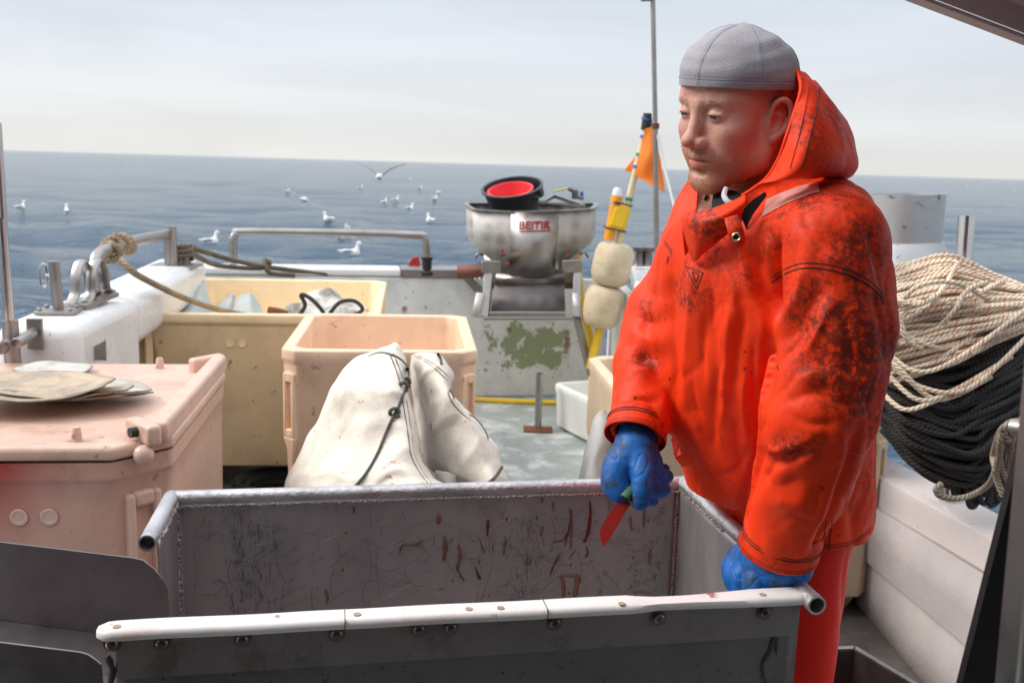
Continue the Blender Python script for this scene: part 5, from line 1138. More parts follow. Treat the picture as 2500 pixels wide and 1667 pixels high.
# ------------------------------------------------------------------ gloved hands and the knife
def hand(name, prims, lo, hi, h=.0017, noise_a=.0008):
    s = SDF(lo, hi, h)
    for kind, a in prims:
        if kind == 'cap': s.cap(*a[0], **a[1])
        elif kind == 'path': s.path(*a[0], **a[1])
        elif kind == 'ell': s.ell(*a[0], **a[1])
    V, F_ = s.mesh(); V = lap_smooth(V, F_, 2, .4); N_ = vnormals(V, F_); V = V + N_ * (-.0011 * np.exp(-np.abs(fnoise(V, 34, 9)) / .07) + noise_a * fnoise(V, 60) + noise_a * 1.5 * fnoise(V * np.array([1, 1, .5]), 28, 3))[:, None]
    me = np_mesh(name, V, F_); o = link(name, me, 'glove', man, 0); me.shade_smooth(); return o
# far (right) hand with the knife
q = PD
pr = []
def C_(*a, **k): pr.append(('cap', (a, k)))
def Pa(*a, **k): pr.append(('path', (a, k)))
C_(q(1558, 1050, 1.76), q(1552, 1095, 1.742), .033, .034, k=.01)                     # wrist
C_(q(1550, 1098, 1.742), q(1538, 1128, 1.732), .037, .034, k=.016)                      # back of the hand
Pa([q(1524, 1125, 1.730), q(1509, 1150, 1.724), q(1504, 1180, 1.716), q(1516, 1204, 1.708)], [.028, .023, .0185, .0130], k=.012)
Pa([q(1560, 1120, 1.722), q(1568, 1158, 1.698), q(1568, 1196, 1.690), q(1563, 1226, 1.692)], [.026, .0180, .0155, .0135], k=.006)      # index down the handle
Pa([q(1575, 1130, 1.745), q(1588, 1160, 1.745)], [.026, .018], k=.012)
Pa([q(1580, 1165, 1.725), q(1596, 1188, 1.73), q(1606, 1195, 1.735), q(1622, 1195, 1.745)], [.016, .0145, .0132, .0105], k=.004)  # middle
Pa([q(1584, 1155, 1.745), q(1604, 1164, 1.745), q(1618, 1163, 1.75), q(1630, 1164, 1.76)], [.015, .014, .0128, .0100], k=.004)     # ring
Pa([q(1590, 1152, 1.765), q(1606, 1150, 1.77), q(1616, 1146, 1.775), q(1622, 1146, 1.78)], [.012, .011, .010, .0085], k=.003)      # little, behind
Pa([q(1575, 1195, 1.74), q(1585, 1214, 1.745), q(1594, 1222, 1.75)], [.014, .0125, .010], k=.003)                                       # fingertip below
pts = np.array([q(1470, 1030, 1.70), q(1660, 1260, 1.82)]); lo = pts.min(0) - .06; hi = pts.max(0) + .06
gl = hand('glove', pr, lo, hi)
gl['label'] = 'smeared blue glove closed around the green knife handle'
# knife
kn = thing('knife', 'fillet knife with green handle and bloody blade held over the trough', 'knife', tuple(q(1545, 1200, 1.70)))
mat('knife_handle', (.01, .10, .035), rough=.5, dirt=(.02, .01, .01), damt=.7, dscale=20); mat('bloody_blade', (.46, .035, .03), rough=.22, metal=.35, var=.1, dirt=(.3, .03, .02), damt=.4, dscale=12, speck=(.1, .01, .01), samt=.8, sscale=60)
m = MB(); m.tube(spline([q(1524, 1216, 1.690), q(1541, 1192, 1.700), q(1568, 1160, 1.735), q(1590, 1128, 1.757), q(1598, 1112, 1.765)], 6), [.0125] * 6 + [.0125] * 6 + [.0145] * 6 + [.016] * 6 + [.010], 14, ell=(1, .7)); m.build('handle', 'knife_handle', kn, 0)
bl = [(1521, 1213), (1504, 1230), (1484, 1258), (1468, 1284), (1464, 1298), (1466, 1316), (1473, 1334), (1488, 1316), (1505, 1288), (1525, 1252), (1541, 1229)]
m = MB(); a = [Vector(q(x_, y_, 1.70 - (y_ - 1213) * .00022)) for x_, y_ in bl]; n_ = Vector(ray(1500, 1270)).normalized() * .0016; b = [p + n_ for p in a]; k = len(a)
m.add(a + b, [tuple(range(k)), tuple(range(2 * k - 1, k - 1, -1))] + [(i, (i + 1) % k, k + (i + 1) % k, k + i) for i in range(k)]); m.build('blade', 'bloody_blade', kn, 20)
# near (left) hand gripping the side pipe
pr = []
C_(q(1915, 1325, 1.60), q(1885, 1360, 1.61), .047, .046, k=.01)
C_(q(1885, 1355, 1.61), q(1838, 1378, 1.64), .044, .034, k=.02); C_(q(1905, 1385, 1.60), q(1858, 1402, 1.61), .036, .030, k=.02)
C_(q(1938, 1378, 1.60), q(1890, 1398, 1.60), .030, .030, k=.02)
Pa([q(1836, 1350, 1.68), q(1803, 1360, 1.69), q(1789, 1388, 1.68), q(1790, 1425, 1.675)], [.023, .0185, .0165, .0135], k=.005)
Pa([q(1824, 1372, 1.65), q(1797, 1384, 1.65), q(1793, 1412, 1.645), q(1800, 1442, 1.65)], [.022, .0175, .0160, .0135], k=.004)
Pa([q(1838, 1388, 1.62), q(1812, 1402, 1.615), q(1812, 1430, 1.615), q(1818, 1450, 1.625)], [.021, .0170, .0160, .0130], k=.004)
Pa([q(1862, 1398, 1.60), q(1842, 1416, 1.59), q(1842, 1445, 1.59), q(1848, 1456, 1.605)], [.020, .0165, .0150, .0125], k=.004)
Pa([q(1890, 1400, 1.60), q(1905, 1425, 1.61), q(1895, 1445, 1.63)], [.024, .018, .014], k=.01)
pts = np.array([q(1740, 1270, 1.50), q(2000, 1510, 1.74)]); lo = pts.min(0) - .06; hi = pts.max(0) + .06
g2_ = hand('glove', pr, lo, hi); g2_['label'] = 'blue glove gripping the side pipe of the trough'
# ------------------------------------------------------------------ feed hopper on the stern with its buckets
def swirl():
    m_ = MATS['steel'].copy(); m_.name = 'swirled_steel'; t = m_.node_tree; n = t.nodes; l = t.links; b = n['Principled BSDF']
    tc = n.new('ShaderNodeTexCoord'); v = n.new('ShaderNodeTexVoronoi'); v.inputs['Scale'].default_value = 11; v.inputs['Randomness'].default_value = .15; l.new(tc.outputs['Object'], v.inputs['Vector'])
    r_ = n.new('ShaderNodeMapRange'); r_.inputs[1].default_value = 0; r_.inputs[2].default_value = .6; r_.inputs[3].default_value = .45; r_.inputs[4].default_value = .65; l.new(v.outputs['Distance'], r_.inputs[0]); l.new(r_.outputs[0], b.inputs['Roughness'])
    src = b.inputs['Base Color'].links[0].from_socket; mx = n.new('ShaderNodeMix'); mx.data_type = 'RGBA'; mx.blend_type = 'MULTIPLY'; mx.inputs[0].default_value = 1
    r2 = n.new('ShaderNodeMapRange'); r2.inputs[1].default_value = 0; r2.inputs[2].default_value = .6; r2.inputs[3].default_value = .68; r2.inputs[4].default_value = 1.28; l.new(v.outputs['Distance'], r2.inputs[0]); l.new(src, mx.inputs[6]); l.new(r2.outputs[0], mx.inputs[7]); l.new(mx.outputs[2], b.inputs['Base Color'])
    MATS['swirled_steel'] = m_; b.inputs['Metallic'].default_value = .75
swirl()
MATS['dark_swirl'] = MATS['swirled_steel'].copy(); MATS['dark_swirl'].name = 'dark_swirl'; [setattr(n_.inputs[6], 'default_value', (.17, .155, .15, 1)) for n_ in MATS['dark_swirl'].node_tree.nodes if n_.type == 'MIX' and not n_.inputs[6].links and n_.blend_type == 'MULTIPLY']
mat('plate_grey', (.55, .54, .52), rough=.5, metal=.2, dirt=(.3, .28, .25), damt=.4)
hp = thing('bait_hopper', 'stainless steel hopper machine with red lettering mounted on the stern edge', 'hopper', tuple(YP(1295, 770, 6.3)))
YH = 6.05
def hq(x, y, Y=YH): return Vector(YP(x, y, Y))
def faces(pls, nm, m_='swirled_steel', th=.004, par=hp, bev=0):
    m = MB()
    for pl in pls:
        k = len(m.v); m.v += [Vector(p) for p in pl]; m.f.append(list(range(k, k + len(pl))))
    o = m.build(nm, m_, par, 25); s_ = o.modifiers.new('t', 'SOLIDIFY'); s_.thickness = th; s_.offset = -1; return o
D = .50                                                      # front to back
tF = [hq(1138, 500, YH + .25), hq(1157, 512, YH + .10), hq(1250, 517), hq(1365, 515), hq(1445, 510, YH + .10), hq(1457, 500, YH + .25)]
mF = [hq(1139, 578, YH + .25), hq(1157, 598, YH + .10), hq(1246, 592), hq(1358, 590), hq(1443, 594, YH + .10), hq(1453, 575, YH + .25)]
bF = [hq(1180, 618, YH + .26), hq(1186, 628, YH + .12), hq(1243, 668, YH + .02), hq(1352, 668, YH + .02), hq(1408, 620, YH + .12), hq(1413, 612, YH + .26)]
pl = []
for i in range(5):
    pl.append([tF[i], mF[i], mF[i + 1], tF[i + 1]]); pl.append([mF[i], bF[i], bF[i + 1], mF[i + 1]])
bk = [Vector((p.x, YH + D, p.z)) for p in (tF[5], tF[0])]; bkm = [Vector((p.x, YH + D, p.z)) for p in (mF[5], mF[0])]; bkb = [Vector((p.x, YH + D * .7, p.z)) for p in (bF[5], bF[0])]
bk2 = [Vector((tF[4].x - .13, YH + D + .16, tF[0].z + .0)), Vector((tF[1].x + .13, YH + D + .16, tF[0].z))]
pl += [[tF[5], mF[5], bkm[0], bk[0]], [bk[0], bkm[0], bkm[1], bk[1]], [bk[1], bkm[1], mF[0], tF[0]], [mF[5], bF[5], bkb[0], bkm[0]], [bkm[0], bkb[0], bkb[1], bkm[1]], [bkm[1], bkb[1], bF[0], mF[0]]]
faces(pl, 'hopper_bowl')
faces([[hq(1180, 618, YH + .1), hq(1246, 666, YH + .03), hq(1250, 690, YH + .05), hq(1192, 690, YH + .08)]], 'cheek_plate', 'steel'); faces([[hq(1412, 614, YH + .1), hq(1350, 666, YH + .03), hq(1348, 690, YH + .05), hq(1404, 690, YH + .08)]], 'cheek_plate', 'steel')
faces([[hq(1188, 630, YH + .2), hq(1408, 628, YH + .2), hq(1402, 705, YH + .12), hq(1190, 705, YH + .12)]], 'neck_plate', 'steel_dark')
lp = tF + bk; m = MB()
for i in range(8): beam(m, lp[i], lp[(i + 1) % 8], .03, .006)
m.build('rim', 'steel', hp)
faces([[hq(1248, 519, YH - .003), hq(1243, 668, YH + .0), hq(1256, 674, YH), hq(1340, 674, YH), hq(1354, 668, YH), hq(1366, 517, YH - .003)]], 'front_plate', 'steel')
faces([[hq(1145, 502, YH + .1), hq(1250, 516, YH + .002), hq(1365, 514, YH + .002), hq(1452, 502, YH + .1), hq(1432, 500, YH + .2), hq(1180, 500, YH + .2)]], 'top_shelf', 'steel_dark') if 0 else None
# triangular hatch lifted at the right of the bowl
m = MB(); a, b, c = hq(1322, 495, YH + .2), hq(1352, 478, YH + .45), hq(1425, 503, YH + .22); beam(m, a, b, .03, .02); beam(m, b, c, .03, .02); beam(m, a, c, .02, .01); m.build('spreader_frame', 'steel', hp)
# lettering
def text_mesh(txt, size, ext=.001, off=.0):
    cu_ = bpy.data.curves.new('t', 'FONT'); cu_.body = txt; cu_.size = size; cu_.extrude = ext; cu_.offset = off; cu_.space_character = 1.0; cu_.align_x = 'LEFT'
    ob = bpy.data.objects.new('t', cu_); COL.objects.link(ob); dg_ = bpy.context.evaluated_depsgraph_get(); me = bpy.data.meshes.new_from_object(ob.evaluated_get(dg_)); bpy.data.objects.remove(ob); return me
mat('red_paint', (.42, .02, .02), rough=.5)
me = text_mesh('BEITIR', 1.0, .004, .018); xs = [v.co.x for v in me.vertices]; ysv = [v.co.y for v in me.vertices]; w0, h0 = max(xs) - min(xs), max(ysv) - min(ysv)
L0, L1, L2 = hq(1267, 560, YH - .008), hq(1345, 558, YH - .008), hq(1268, 541, YH - .008)
for v in me.vertices:
    u_, v_ = (v.co.x - min(xs)) / w0, (v.co.y - min(ysv)) / h0; v.co = L0 + (L1 - L0) * u_ + (L2 - L0) * v_ + Vector((0, -v.co.z, 0))
link('lettering', me, 'red_paint', hp, 0)
m = MB(); quadslab(m, [hq(1267, 566.5, YH - .008), hq(1345, 564.5, YH - .008), hq(1345, 561.8, YH - .008), hq(1267, 563.8, YH - .008)], (0, -.002, 0)); m.build('lettering', 'red_paint', hp)
# frame under the bowl
m = MB()
for x0, x1, x2 in ((1187, 1178, 1160), (1403, 1406, 1420)):
    beam(m, hq(x0 + 8, 655, YH - .02), hq(x1 + (6 if x0 < 1300 else -0), 775, YH - .12), .05, .05)
beam(m, hq(1176, 650, YH - .03), hq(1222, 652, YH - .03), .06, .075); beam(m, hq(1373, 650, YH - .03), hq(1421, 648, YH - .03), .06, .075)
beam(m, hq(1195, 766, YH - .12), hq(1380, 766, YH - .12), .05, .03); beam(m, hq(1180, 776, YH - .12), hq(1400, 776, YH - .12), .06, .02)
m.build('frame', 'steel', hp, bevel=.004)
faces([[hq(1150, 772, YH - .14), hq(1170, 776, YH - .14), hq(1182, 716, YH - .1), hq(1163, 714, YH - .1)]], 'side_plate', 'plate_grey'); faces([[hq(1402, 775, YH - .14), hq(1420, 772, YH - .14), hq(1410, 714, YH - .1), hq(1397, 716, YH - .1)]], 'side_plate', 'plate_grey')
faces([[hq(1207, 697, YH + .02), hq(1378, 695, YH + .02), hq(1380, 762, YH - .08), hq(1198, 764, YH - .08)]], 'chute_plate', 'dark_swirl'); faces([[hq(1211, 668, YH + .03), hq(1378, 668, YH + .03), hq(1378, 693, YH + .01), hq(1209, 696, YH + .01)]], 'back_plate', 'steel_dark')
m = MB(); beam(m, hq(1408, 775, YH - .1), hq(1443, 915, YH - .02), .04, .03); m.build('strut', 'steel', hp)
for (px, py, s_) in ((1168, 625, -1), (1428, 622, 1)):
    m = MB(); m.tube(spline([hq(px + 12 * -s_, py - 2, YH), hq(px, py - 5, YH - .03), hq(px + 8 * s_, py + 6, YH - .03)], 4), .008, 8); m.build('latch_lever', 'steel_dark', hp)
for (px, py) in ((1226, 608), (1239, 632), (1386, 612), (1360, 640), (1197, 640), (1392, 640)):
    m = MB(); m.tube([hq(px, py + 18, YH - .02), hq(px, py, YH - .02)], .009, 8); m.lathe([(.016, 0), (.016, .012), (.006, .02)], 8, Matrix.Translation(hq(px, py + 16, YH - .02))); m.build('clamp_bolt', 'rust' if px in (1226, 1239, 1386) else 'steel', hp)
# exhaust stub
m = MB(); m.tube([hq(1121, 664, YH + .25), hq(1190, 660, YH + .2)], [.045, .043], 20, cap=True)
for k in range(5): m.tube([hq(1130 + k * 11, 664, YH + .25), hq(1134 + k * 11, 664, YH + .25)], .047, 20)
mat('copper_hose', (.2, .07, .04), rough=.45, dirt=(.08, .03, .02), damt=.6); m.build('outlet_hose', 'copper_hose', hp)
# buckets
def bucket(name, label, c, ax, r0, r1, h_, mt, parts=()):
    t = thing(name, label, 'bucket', tuple(c)); M_ = Matrix.Translation(Vector(c)) @ Vector(ax).to_track_quat('Z', 'Y').to_matrix().to_4x4()
    m = MB(); m.lathe([(r0 * .9, 0), (r0, .01), (r1, h_ - .012), (r1 + .012, h_ - .012), (r1 + .013, h_), (r1 - .004, h_), (r0 - .006, .02), (.001, .015)], 40, M_, cap1=False); m.build('shell', mt, t, 40)
    for sg in (-1, 1):
        m = MB(); m.box((sg * (r1 + .010), 0, h_ - .035), (.022, .05, .05), M_); m.build('handle_lug', mt, t, bevel=.006)
    return t, M_
mat('bucket_black', (.012, .014, .02), rough=.35); mat('bucket_red', (.72, .012, .02), rough=.4, var=.05)
ax = (-.14, -.30, .94); cB = hq(1252, 470, YH + .30) - Vector(ax).normalized() * .10
bucket('bucket', 'black rubber bucket lying tilted on the hopper with a red one inside', cB - Vector(ax).normalized() * .03, ax, .145, .185, .17, 'bucket_black')
bucket('bucket', 'smaller red bucket nested inside the tilted black one on the hopper', cB + Vector(ax).normalized() * .02 + Vector((-.015, 0, 0)), ax, .10, .135, .10, 'bucket_red')
vt = thing('valve', 'small brass hose valve with a yellow lever on the back rim of the hopper', 'valve', tuple(hq(1410, 478, YH + .55)))
mat('lever_yellow', (.7, .5, .15), rough=.5); mat('blue_plastic', (.02, .12, .4), rough=.4)
m = MB(); beam(m, hq(1352, 468, YH + .55), hq(1388, 460, YH + .55), .02, .012); m.build('lever', 'lever_yellow', vt, bevel=.003)
m = MB(); m.tube(spline([hq(1388, 460, YH + .55), hq(1402, 468, YH + .55), hq(1410, 480, YH + .55), hq(1425, 484, YH + .55)], 4), .014, 8); m.lathe([(.02, -.03), (.024, 0), (.02, .03)], 10, Matrix.Translation(hq(1404, 475, YH + .55))); m.build('valve_body', 'steel_dark', vt)
m = MB(); m.tube([hq(1421, 480, YH + .55), hq(1420, 468, YH + .55)], .011, 8); m.build('knob', 'blue_plastic', vt)

# ------------------------------------------------------------------ marker buoy, flag, antenna pole, yellow hoses
mat('float_foam', (.60, .49, .33), rough=.75, var=.15, dirt=(.33, .26, .16), damt=.8, dscale=9, dsharp=.3, speck=(.2, .17, .12), samt=.6, sscale=30, bump=.6, bscale=40)
mat('pole_cream', (.72, .62, .36), rough=.5, dirt=(.5, .42, .25), damt=.4); mat('yellow', (.80, .50, .02), rough=.4, var=.1); mat('light_orange', (.85, .33, .01), rough=.35); mat('clear', (.75, .75, .78), rough=.1, spec=.8)
mat('flag_orange', (1, .24, .02), rough=.6, sss=.6, var=.06); mat('tape_blue', (.03, .15, .5)); mat('tape_green', (.0, .28, .16))
by = thing('marker_buoy', 'pole buoy with two cream foam floats, yellow light and orange flag leaning at the stern', 'buoy', tuple(YP(1448, 900, 5.95)))
YB = 5.95
def bq(x, y, Y=YB): return Vector(YP(x, y, Y))
m = MB(); m.tube([bq(1508, 600), bq(1577, 315)], [.022, .019], 12); m.build('pole', 'pole_cream', by)
m = MB(); m.tube([bq(1576, 318), bq(1580, 296), bq(1581, 277)], [.029, .031, .024], 12); m.build('tip', 'black_rubber', by)
m = MB(); m.tube([bq(1577, 294), bq(1578.5, 290)], .032, 12); m.build('tip_band', 'tape_blue', by)
for (x, y, mt_) in ((1564, 333, 'tape_blue'), (1555, 377, 'tape_green'), (1548, 407, 'tape_blue'), (1533, 486, 'tape_green')):
    m = MB(); dv = (bq(1577, 315) - bq(1508, 600)).normalized(); c = bq(x, y); t_ = (c - bq(1508, 600)).dot(dv); c = bq(1508, 600) + dv * t_; m.tube([c - dv * .009, c + dv * .009], .0235, 12); m.build('tape', mt_, by)
dv = (bq(1497, 640) - bq(1462, 800)).normalized(); dv = (bq(1520, 560) - bq(1448, 905)).normalized()
for (x, y, R_, hl) in ((1495, 645, .118, .128), (1471, 748, .116, .125)):
    c = bq(x, y); M_ = Matrix.Translation(c) @ dv.to_track_quat('Z', 'Y').to_matrix().to_4x4()
    m = MB(); m.lathe([(.02, -hl), (R_ * .6, -hl), (R_ * .85, -hl * .86), (R_, -hl * .5), (R_ * 1.01, 0), (R_, hl * .5), (R_ * .85, hl * .86), (R_ * .6, hl), (.02, hl)], 32, M_); m.build('float', 'float_foam', by, 60)
m = MB(); m.tube([bq(1464, 800), bq(1440, 900)], .026, 12); m.build('lower_pole', 'yellow', by)
m = MB(); m.tube([bq(1434, 915), bq(1424, 945, 6.0)], [.03, .02]); m.build('weight', 'steel_dark', by) if 0 else None
m = MB(); m.tube([bq(1502, 500, YB - .03), bq(1486, 585, YB - .03)], .031, 16); m.build('light_body', 'light_orange', by)
m = MB(); m.tube([bq(1507, 478, YB - .03), bq(1503, 496, YB - .03)], [.034, .036], 16); m.build('light_collar', 'light_orange', by)
m = MB(); m.tube([bq(1509, 458, YB - .03), bq(1507.5, 466, YB - .03), bq(1506, 480, YB - .03)], [.016, .028, .031], 16); m.build('lens', 'clear', by)
m = MB(); c1_, c2_ = bq(1518, 500, YB - .02), bq(1502, 562, YB - .02); M_ = Matrix.Translation((c1_ + c2_) / 2) @ (c1_ - c2_).to_track_quat('Z', 'Y').to_matrix().to_4x4(); m.box((0, 0, 0), (.09, .115, .155), M_); m.build('light_sleeve', 'yellow', by, bevel=.03, bseg=4)
for y_ in (497, 560):
    m = MB(); c = bq(1517 - (y_ - 497) * .24, y_, YB - .02); M_ = Matrix.Translation(c) @ (c1_ - c2_).to_track_quat('Z', 'Y').to_matrix().to_4x4(); m.tube([M_ @ Vector((.055 * math.cos(a), .068 * math.sin(a), 0)) for a in np.linspace(0, 2 * math.pi, 25)[:-1]], .005, 6, closed=True); m.build('strap', 'black_rubber', by)
patch('flag', [[bq(1576, 316, 5.92), bq(1588, 313, 5.93), bq(1598, 318, 5.94)], [bq(1561, 380, 5.92), bq(1590, 372, 5.88), bq(1609, 378, 5.93)], [bq(1552, 425, 5.92), bq(1580, 432, 5.9), bq(1618, 420, 5.93)], [bq(1556, 432, 5.92), bq(1592, 452, 5.88), bq(1624, 468, 5.93)]], 'flag_orange', by, thick=.003, noise_amp=.006)
patch('flag', [[bq(1549, 385, 6.0), bq(1552, 384, 6.0)], [bq(1527, 413, 6.02), bq(1546, 402, 6.0)], [bq(1530, 418, 6.02), bq(1547, 423, 6.0)]], 'flag_orange', by, thick=.003)
an = thing('antenna_pole', 'thin grey metal pole rising out of frame in front of the orange flag', 'pole', tuple(YP(1602, 660, 5.75)))
m = MB(); m.tube([YP(1605, 760, 5.75), YP(1600, 310, 5.75)], .0145, 12); m.tube([YP(1600, 310, 5.75), YP(1590, -200, 5.75)], .0135, 12); m.build('shaft', 'steel', an)
m = MB(); m.lathe([(.022, 0), (.022, .03)], 12, Matrix.Translation(Vector(YP(1600, 315, 5.75)))); m.build('clamp', 'rust', an); m = MB(); beam(m, Vector(YP(1565, -1, 5.75)), Vector(YP(1595, -2, 5.75)), .03, .02); m.build('crossbar', 'steel_dark', an)
m = MB(); m.tube([YP(1606, 330, 5.72), YP(1625, 420, 5.7), YP(1660, 560, 5.6)], .008, 6); mat('white_line', (.75, .75, .74)); tag(m.build('stay_line', 'white_line'), 'thin white stay rope running down from the pole clamp', 'rope')
m = MB(); m.tube(spline([YP(1412, 612, 6.25), YP(1414, 680, 6.2), YP(1424, 760, 6.15), YP(1440, 820, 6.1), YP(1438, 870, 6.05)], 5), .022, 10); tag(m.build('hose', 'yellow'), 'yellow hose hanging down behind the hopper strut', 'hose')
m = MB(); a = G(1165, 975, .015); b = G(1345, 982, .015); m.tube(spline([G(1100, 972, .015), a, G(1250, 979, .015), b, G(1500, 988, .015)], 6), .017, 10); tag(m.build('hose', 'yellow'), 'yellow hose lying on deck along the foot of the stern wall', 'hose')
st = thing('stanchion', 'short grey steel tube standing on a rusty base plate on deck', 'post', tuple(G(1313, 1052, 0)))
b0 = Vector(G(1313, 1050, 0)); m = MB(); m.tube([b0, b0 + Vector((0, 0, .345))], .021, 16, cap=False); m.tube([b0, b0 + Vector((0, 0, .345))], .018, 16, cap=False); m.build('tube', 'steel', st); m = MB(); m.box(b0 + Vector((0, 0, .006)), (.17, .13, .008)); m.build('base_plate', 'rust', st)
# grey canvas bundle in front of the right tub
mat('grey_canvas', (.42, .42, .41), rough=.8, bump=.3, dirt=(.3, .3, .28), damt=.4)
o = patch('canvas_bundle', [[P(1500, 1010, 4.0), P(1480, 1004, 3.9), P(1462, 1012, 3.85), P(1438, 1050, 3.85), P(1434, 1062, 3.95)], [P(1510, 1060, 3.9), P(1485, 1060, 3.75), P(1455, 1080, 3.7), P(1430, 1100, 3.75), P(1426, 1110, 3.9)], [P(1510, 1150, 3.8), P(1480, 1150, 3.65), P(1445, 1160, 3.6), P(1424, 1170, 3.65), P(1418, 1180, 3.8)], [P(1510, 1350, 3.7), P(1480, 1350, 3.5), P(1445, 1350, 3.45), P(1420, 1350, 3.5), P(1410, 1350, 3.7)]], 'grey_canvas', None, thick=.006, noise_amp=.02, nscale=6)
tag(o, 'grey canvas bundle hanging beside the yellowed tub behind the far glove', 'canvas')

# ------------------------------------------------------------------ white canvas sheet with cord, on a blue crate
mat('canvas', (.77, .71, .61), rough=.8, var=.1, dirt=(.40, .33, .25), damt=.75, dscale=5, dsharp=.3, speck=(.45, .05, .03), samt=.85, sscale=22, bump=.5, bscale=120)
cv = thing('canvas_sheet', 'stiff white canvas sheet folded into two peaks with red splashes and dark cord', 'canvas', tuple(P(900, 1300, 2.7)))
rows = [[P(905, 868, 2.85), P(925, 856, 2.82), P(950, 846, 2.80), P(962, 840, 2.80), P(975, 848, 2.82), P(988, 870, 2.86)],
        [P(862, 886, 2.84), P(890, 880, 2.74), P(930, 885, 2.70), P(960, 890, 2.68), P(985, 900, 2.70), P(996, 915, 2.80)],
        [P(805, 950, 2.84), P(840, 945, 2.70), P(890, 950, 2.64), P(940, 955, 2.62), P(985, 960, 2.63), P(1003, 970, 2.74)],
        [P(768, 1035, 2.82), P(820, 1030, 2.66), P(880, 1030, 2.57), P(940, 1030, 2.56), P(1000, 1030, 2.57), P(1016, 1035, 2.70)],
        [P(722, 1120, 2.78), P(790, 1115, 2.62), P(870, 1110, 2.53), P(940, 1110, 2.50), P(1005, 1110, 2.50), P(1025, 1112, 2.62)],
        [P(692, 1170, 2.76), P(770, 1170, 2.58), P(860, 1170, 2.48), P(950, 1170, 2.45), P(1030, 1165, 2.46), P(1058, 1162, 2.56)],
        [P(690, 1210, 2.75), P(770, 1215, 2.55), P(860, 1215, 2.45), P(960, 1215, 2.42), P(1050, 1205, 2.43), P(1095, 1200, 2.50)],
        [P(700, 1330, 2.72), P(780, 1335, 2.55), P(870, 1335, 2.45), P(970, 1335, 2.42), P(1060, 1330, 2.43), P(1115, 1320, 2.50)]]
patch('sheet_fold', rows, 'canvas', cv, nu=14, nv=12, thick=.004, noise_amp=.011, nscale=7, smooth=80, ridge=.020)
rows = [[P(1003, 868, 2.88), P(1020, 860, 2.84), P(1045, 858, 2.82), P(1070, 862, 2.82), P(1080, 868, 2.86)],
        [P(1002, 900, 2.90), P(1025, 895, 2.80), P(1060, 895, 2.74), P(1095, 900, 2.74), P(1108, 912, 2.82)],
        [P(1008, 945, 2.92), P(1035, 945, 2.78), P(1070, 945, 2.70), P(1095, 948, 2.70), P(1102, 956, 2.78)],
        [P(1016, 1010, 2.94), P(1050, 1010, 2.76), P(1090, 1005, 2.68), P(1135, 1005, 2.66), P(1158, 1015, 2.76)],
        [P(1018, 1060, 2.94), P(1060, 1062, 2.74), P(1110, 1058, 2.66), P(1165, 1055, 2.64), P(1190, 1065, 2.74)],
        [P(1022, 1100, 2.92), P(1070, 1118, 2.72), P(1120, 1112, 2.64), P(1180, 1100, 2.62), P(1212, 1098, 2.72)],
        [P(1050, 1140, 2.86), P(1095, 1152, 2.68), P(1140, 1160, 2.62), P(1195, 1150, 2.60), P(1222, 1140, 2.70)],
        [P(1118, 1190, 2.82), P(1130, 1200, 2.70), P(1165, 1210, 2.62), P(1210, 1200, 2.58), P(1236, 1185, 2.68)],
        [P(1120, 1330, 2.80), P(1140, 1330, 2.68), P(1170, 1330, 2.60), P(1210, 1330, 2.56), P(1246, 1320, 2.66)]]
patch('sheet_fold', rows, 'canvas', cv, nu=14, nv=12, thick=.004, noise_amp=.010, nscale=7, smooth=80, ridge=.020)
patch('pale_paper', [[P(1062, 1148, 2.62), P(1090, 1152, 2.62), P(1112, 1160, 2.62)], [P(1068, 1185, 2.62), P(1095, 1185, 2.60), P(1114, 1190, 2.62)], [P(1080, 1230, 2.62), P(1100, 1230, 2.60), P(1118, 1235, 2.62)]], 'card_pale', cv, thick=.002, noise_amp=.004)
mc = rope_mat('cord', (.16, .17, .14), (.05, .055, .045), None, 170); MATS['cord'] = mc
ms_ = mat('stitch', (.10, .07, .05), rough=.8)
def cv_on(objs, px, py, lift=.003):
    for o_ in objs:
        pass
dgv = []
for o_ in [c for c in cv.children if c.name.startswith('sheet_fold')]:
    M_ = o_.matrix_world if False else Matrix.Identity(4); dgv.append(BVHTree.FromPolygons([v.co.copy() for v in o_.data.vertices], [tuple(p.vertices) for p in o_.data.polygons]))
def oncv(px, py, lift=.004, fb=2.6):
    v = Vector(ray(px, py)).normalized(); best = None
    for t_ in dgv:
        h_ = t_.ray_cast(Vector(EYE), v)
        if h_[0] is not None and (best is None or h_[3] < best[3]): best = h_
    return (best[0] - v * lift) if best else Vector(P(px, py, fb))
def cord(pts, r_=.0065, nm='cord', mt_='cord', lift=.006, seg=10): m = MB(); m.tube([oncv(a[0], a[1], lift) for a in spline(pts, 6)], r_, seg); return m.build(nm, mt_, cv, 0)
cord([(898, 872), (925, 862), (955, 866), (980, 880), (995, 900), (994, 925), (985, 960), (972, 995), (963, 1010), (945, 1050), (920, 1110), (890, 1160), (855, 1200)], .0040)
cord([(1068, 862), (1075, 875), (1078, 890)], .0040); cord([(1225, 1140), (1208, 1165), (1180, 1188), (1165, 1200)], .0045)
for kx, ky in ((990, 935), (984, 945), (963, 1008)):
    m = MB(); c = oncv(kx, ky, .01); m.tube([c + Vector((.012 * math.cos(a), .004 * math.sin(2 * a), .012 * math.sin(a))) for a in np.linspace(0, 6, 14)], .0052, 8); m.build('knot', 'cord', cv, 0)
for off in (0, 9): cord([(950 + off, 860), (962 + off, 890), (975 + off, 930), (985 + off, 990), (996 + off, 1060), (1003 + off, 1110), (1022 + off, 1150), (1050 + off, 1188)], .0017, 'stitching', 'stitch', .0025, 5)
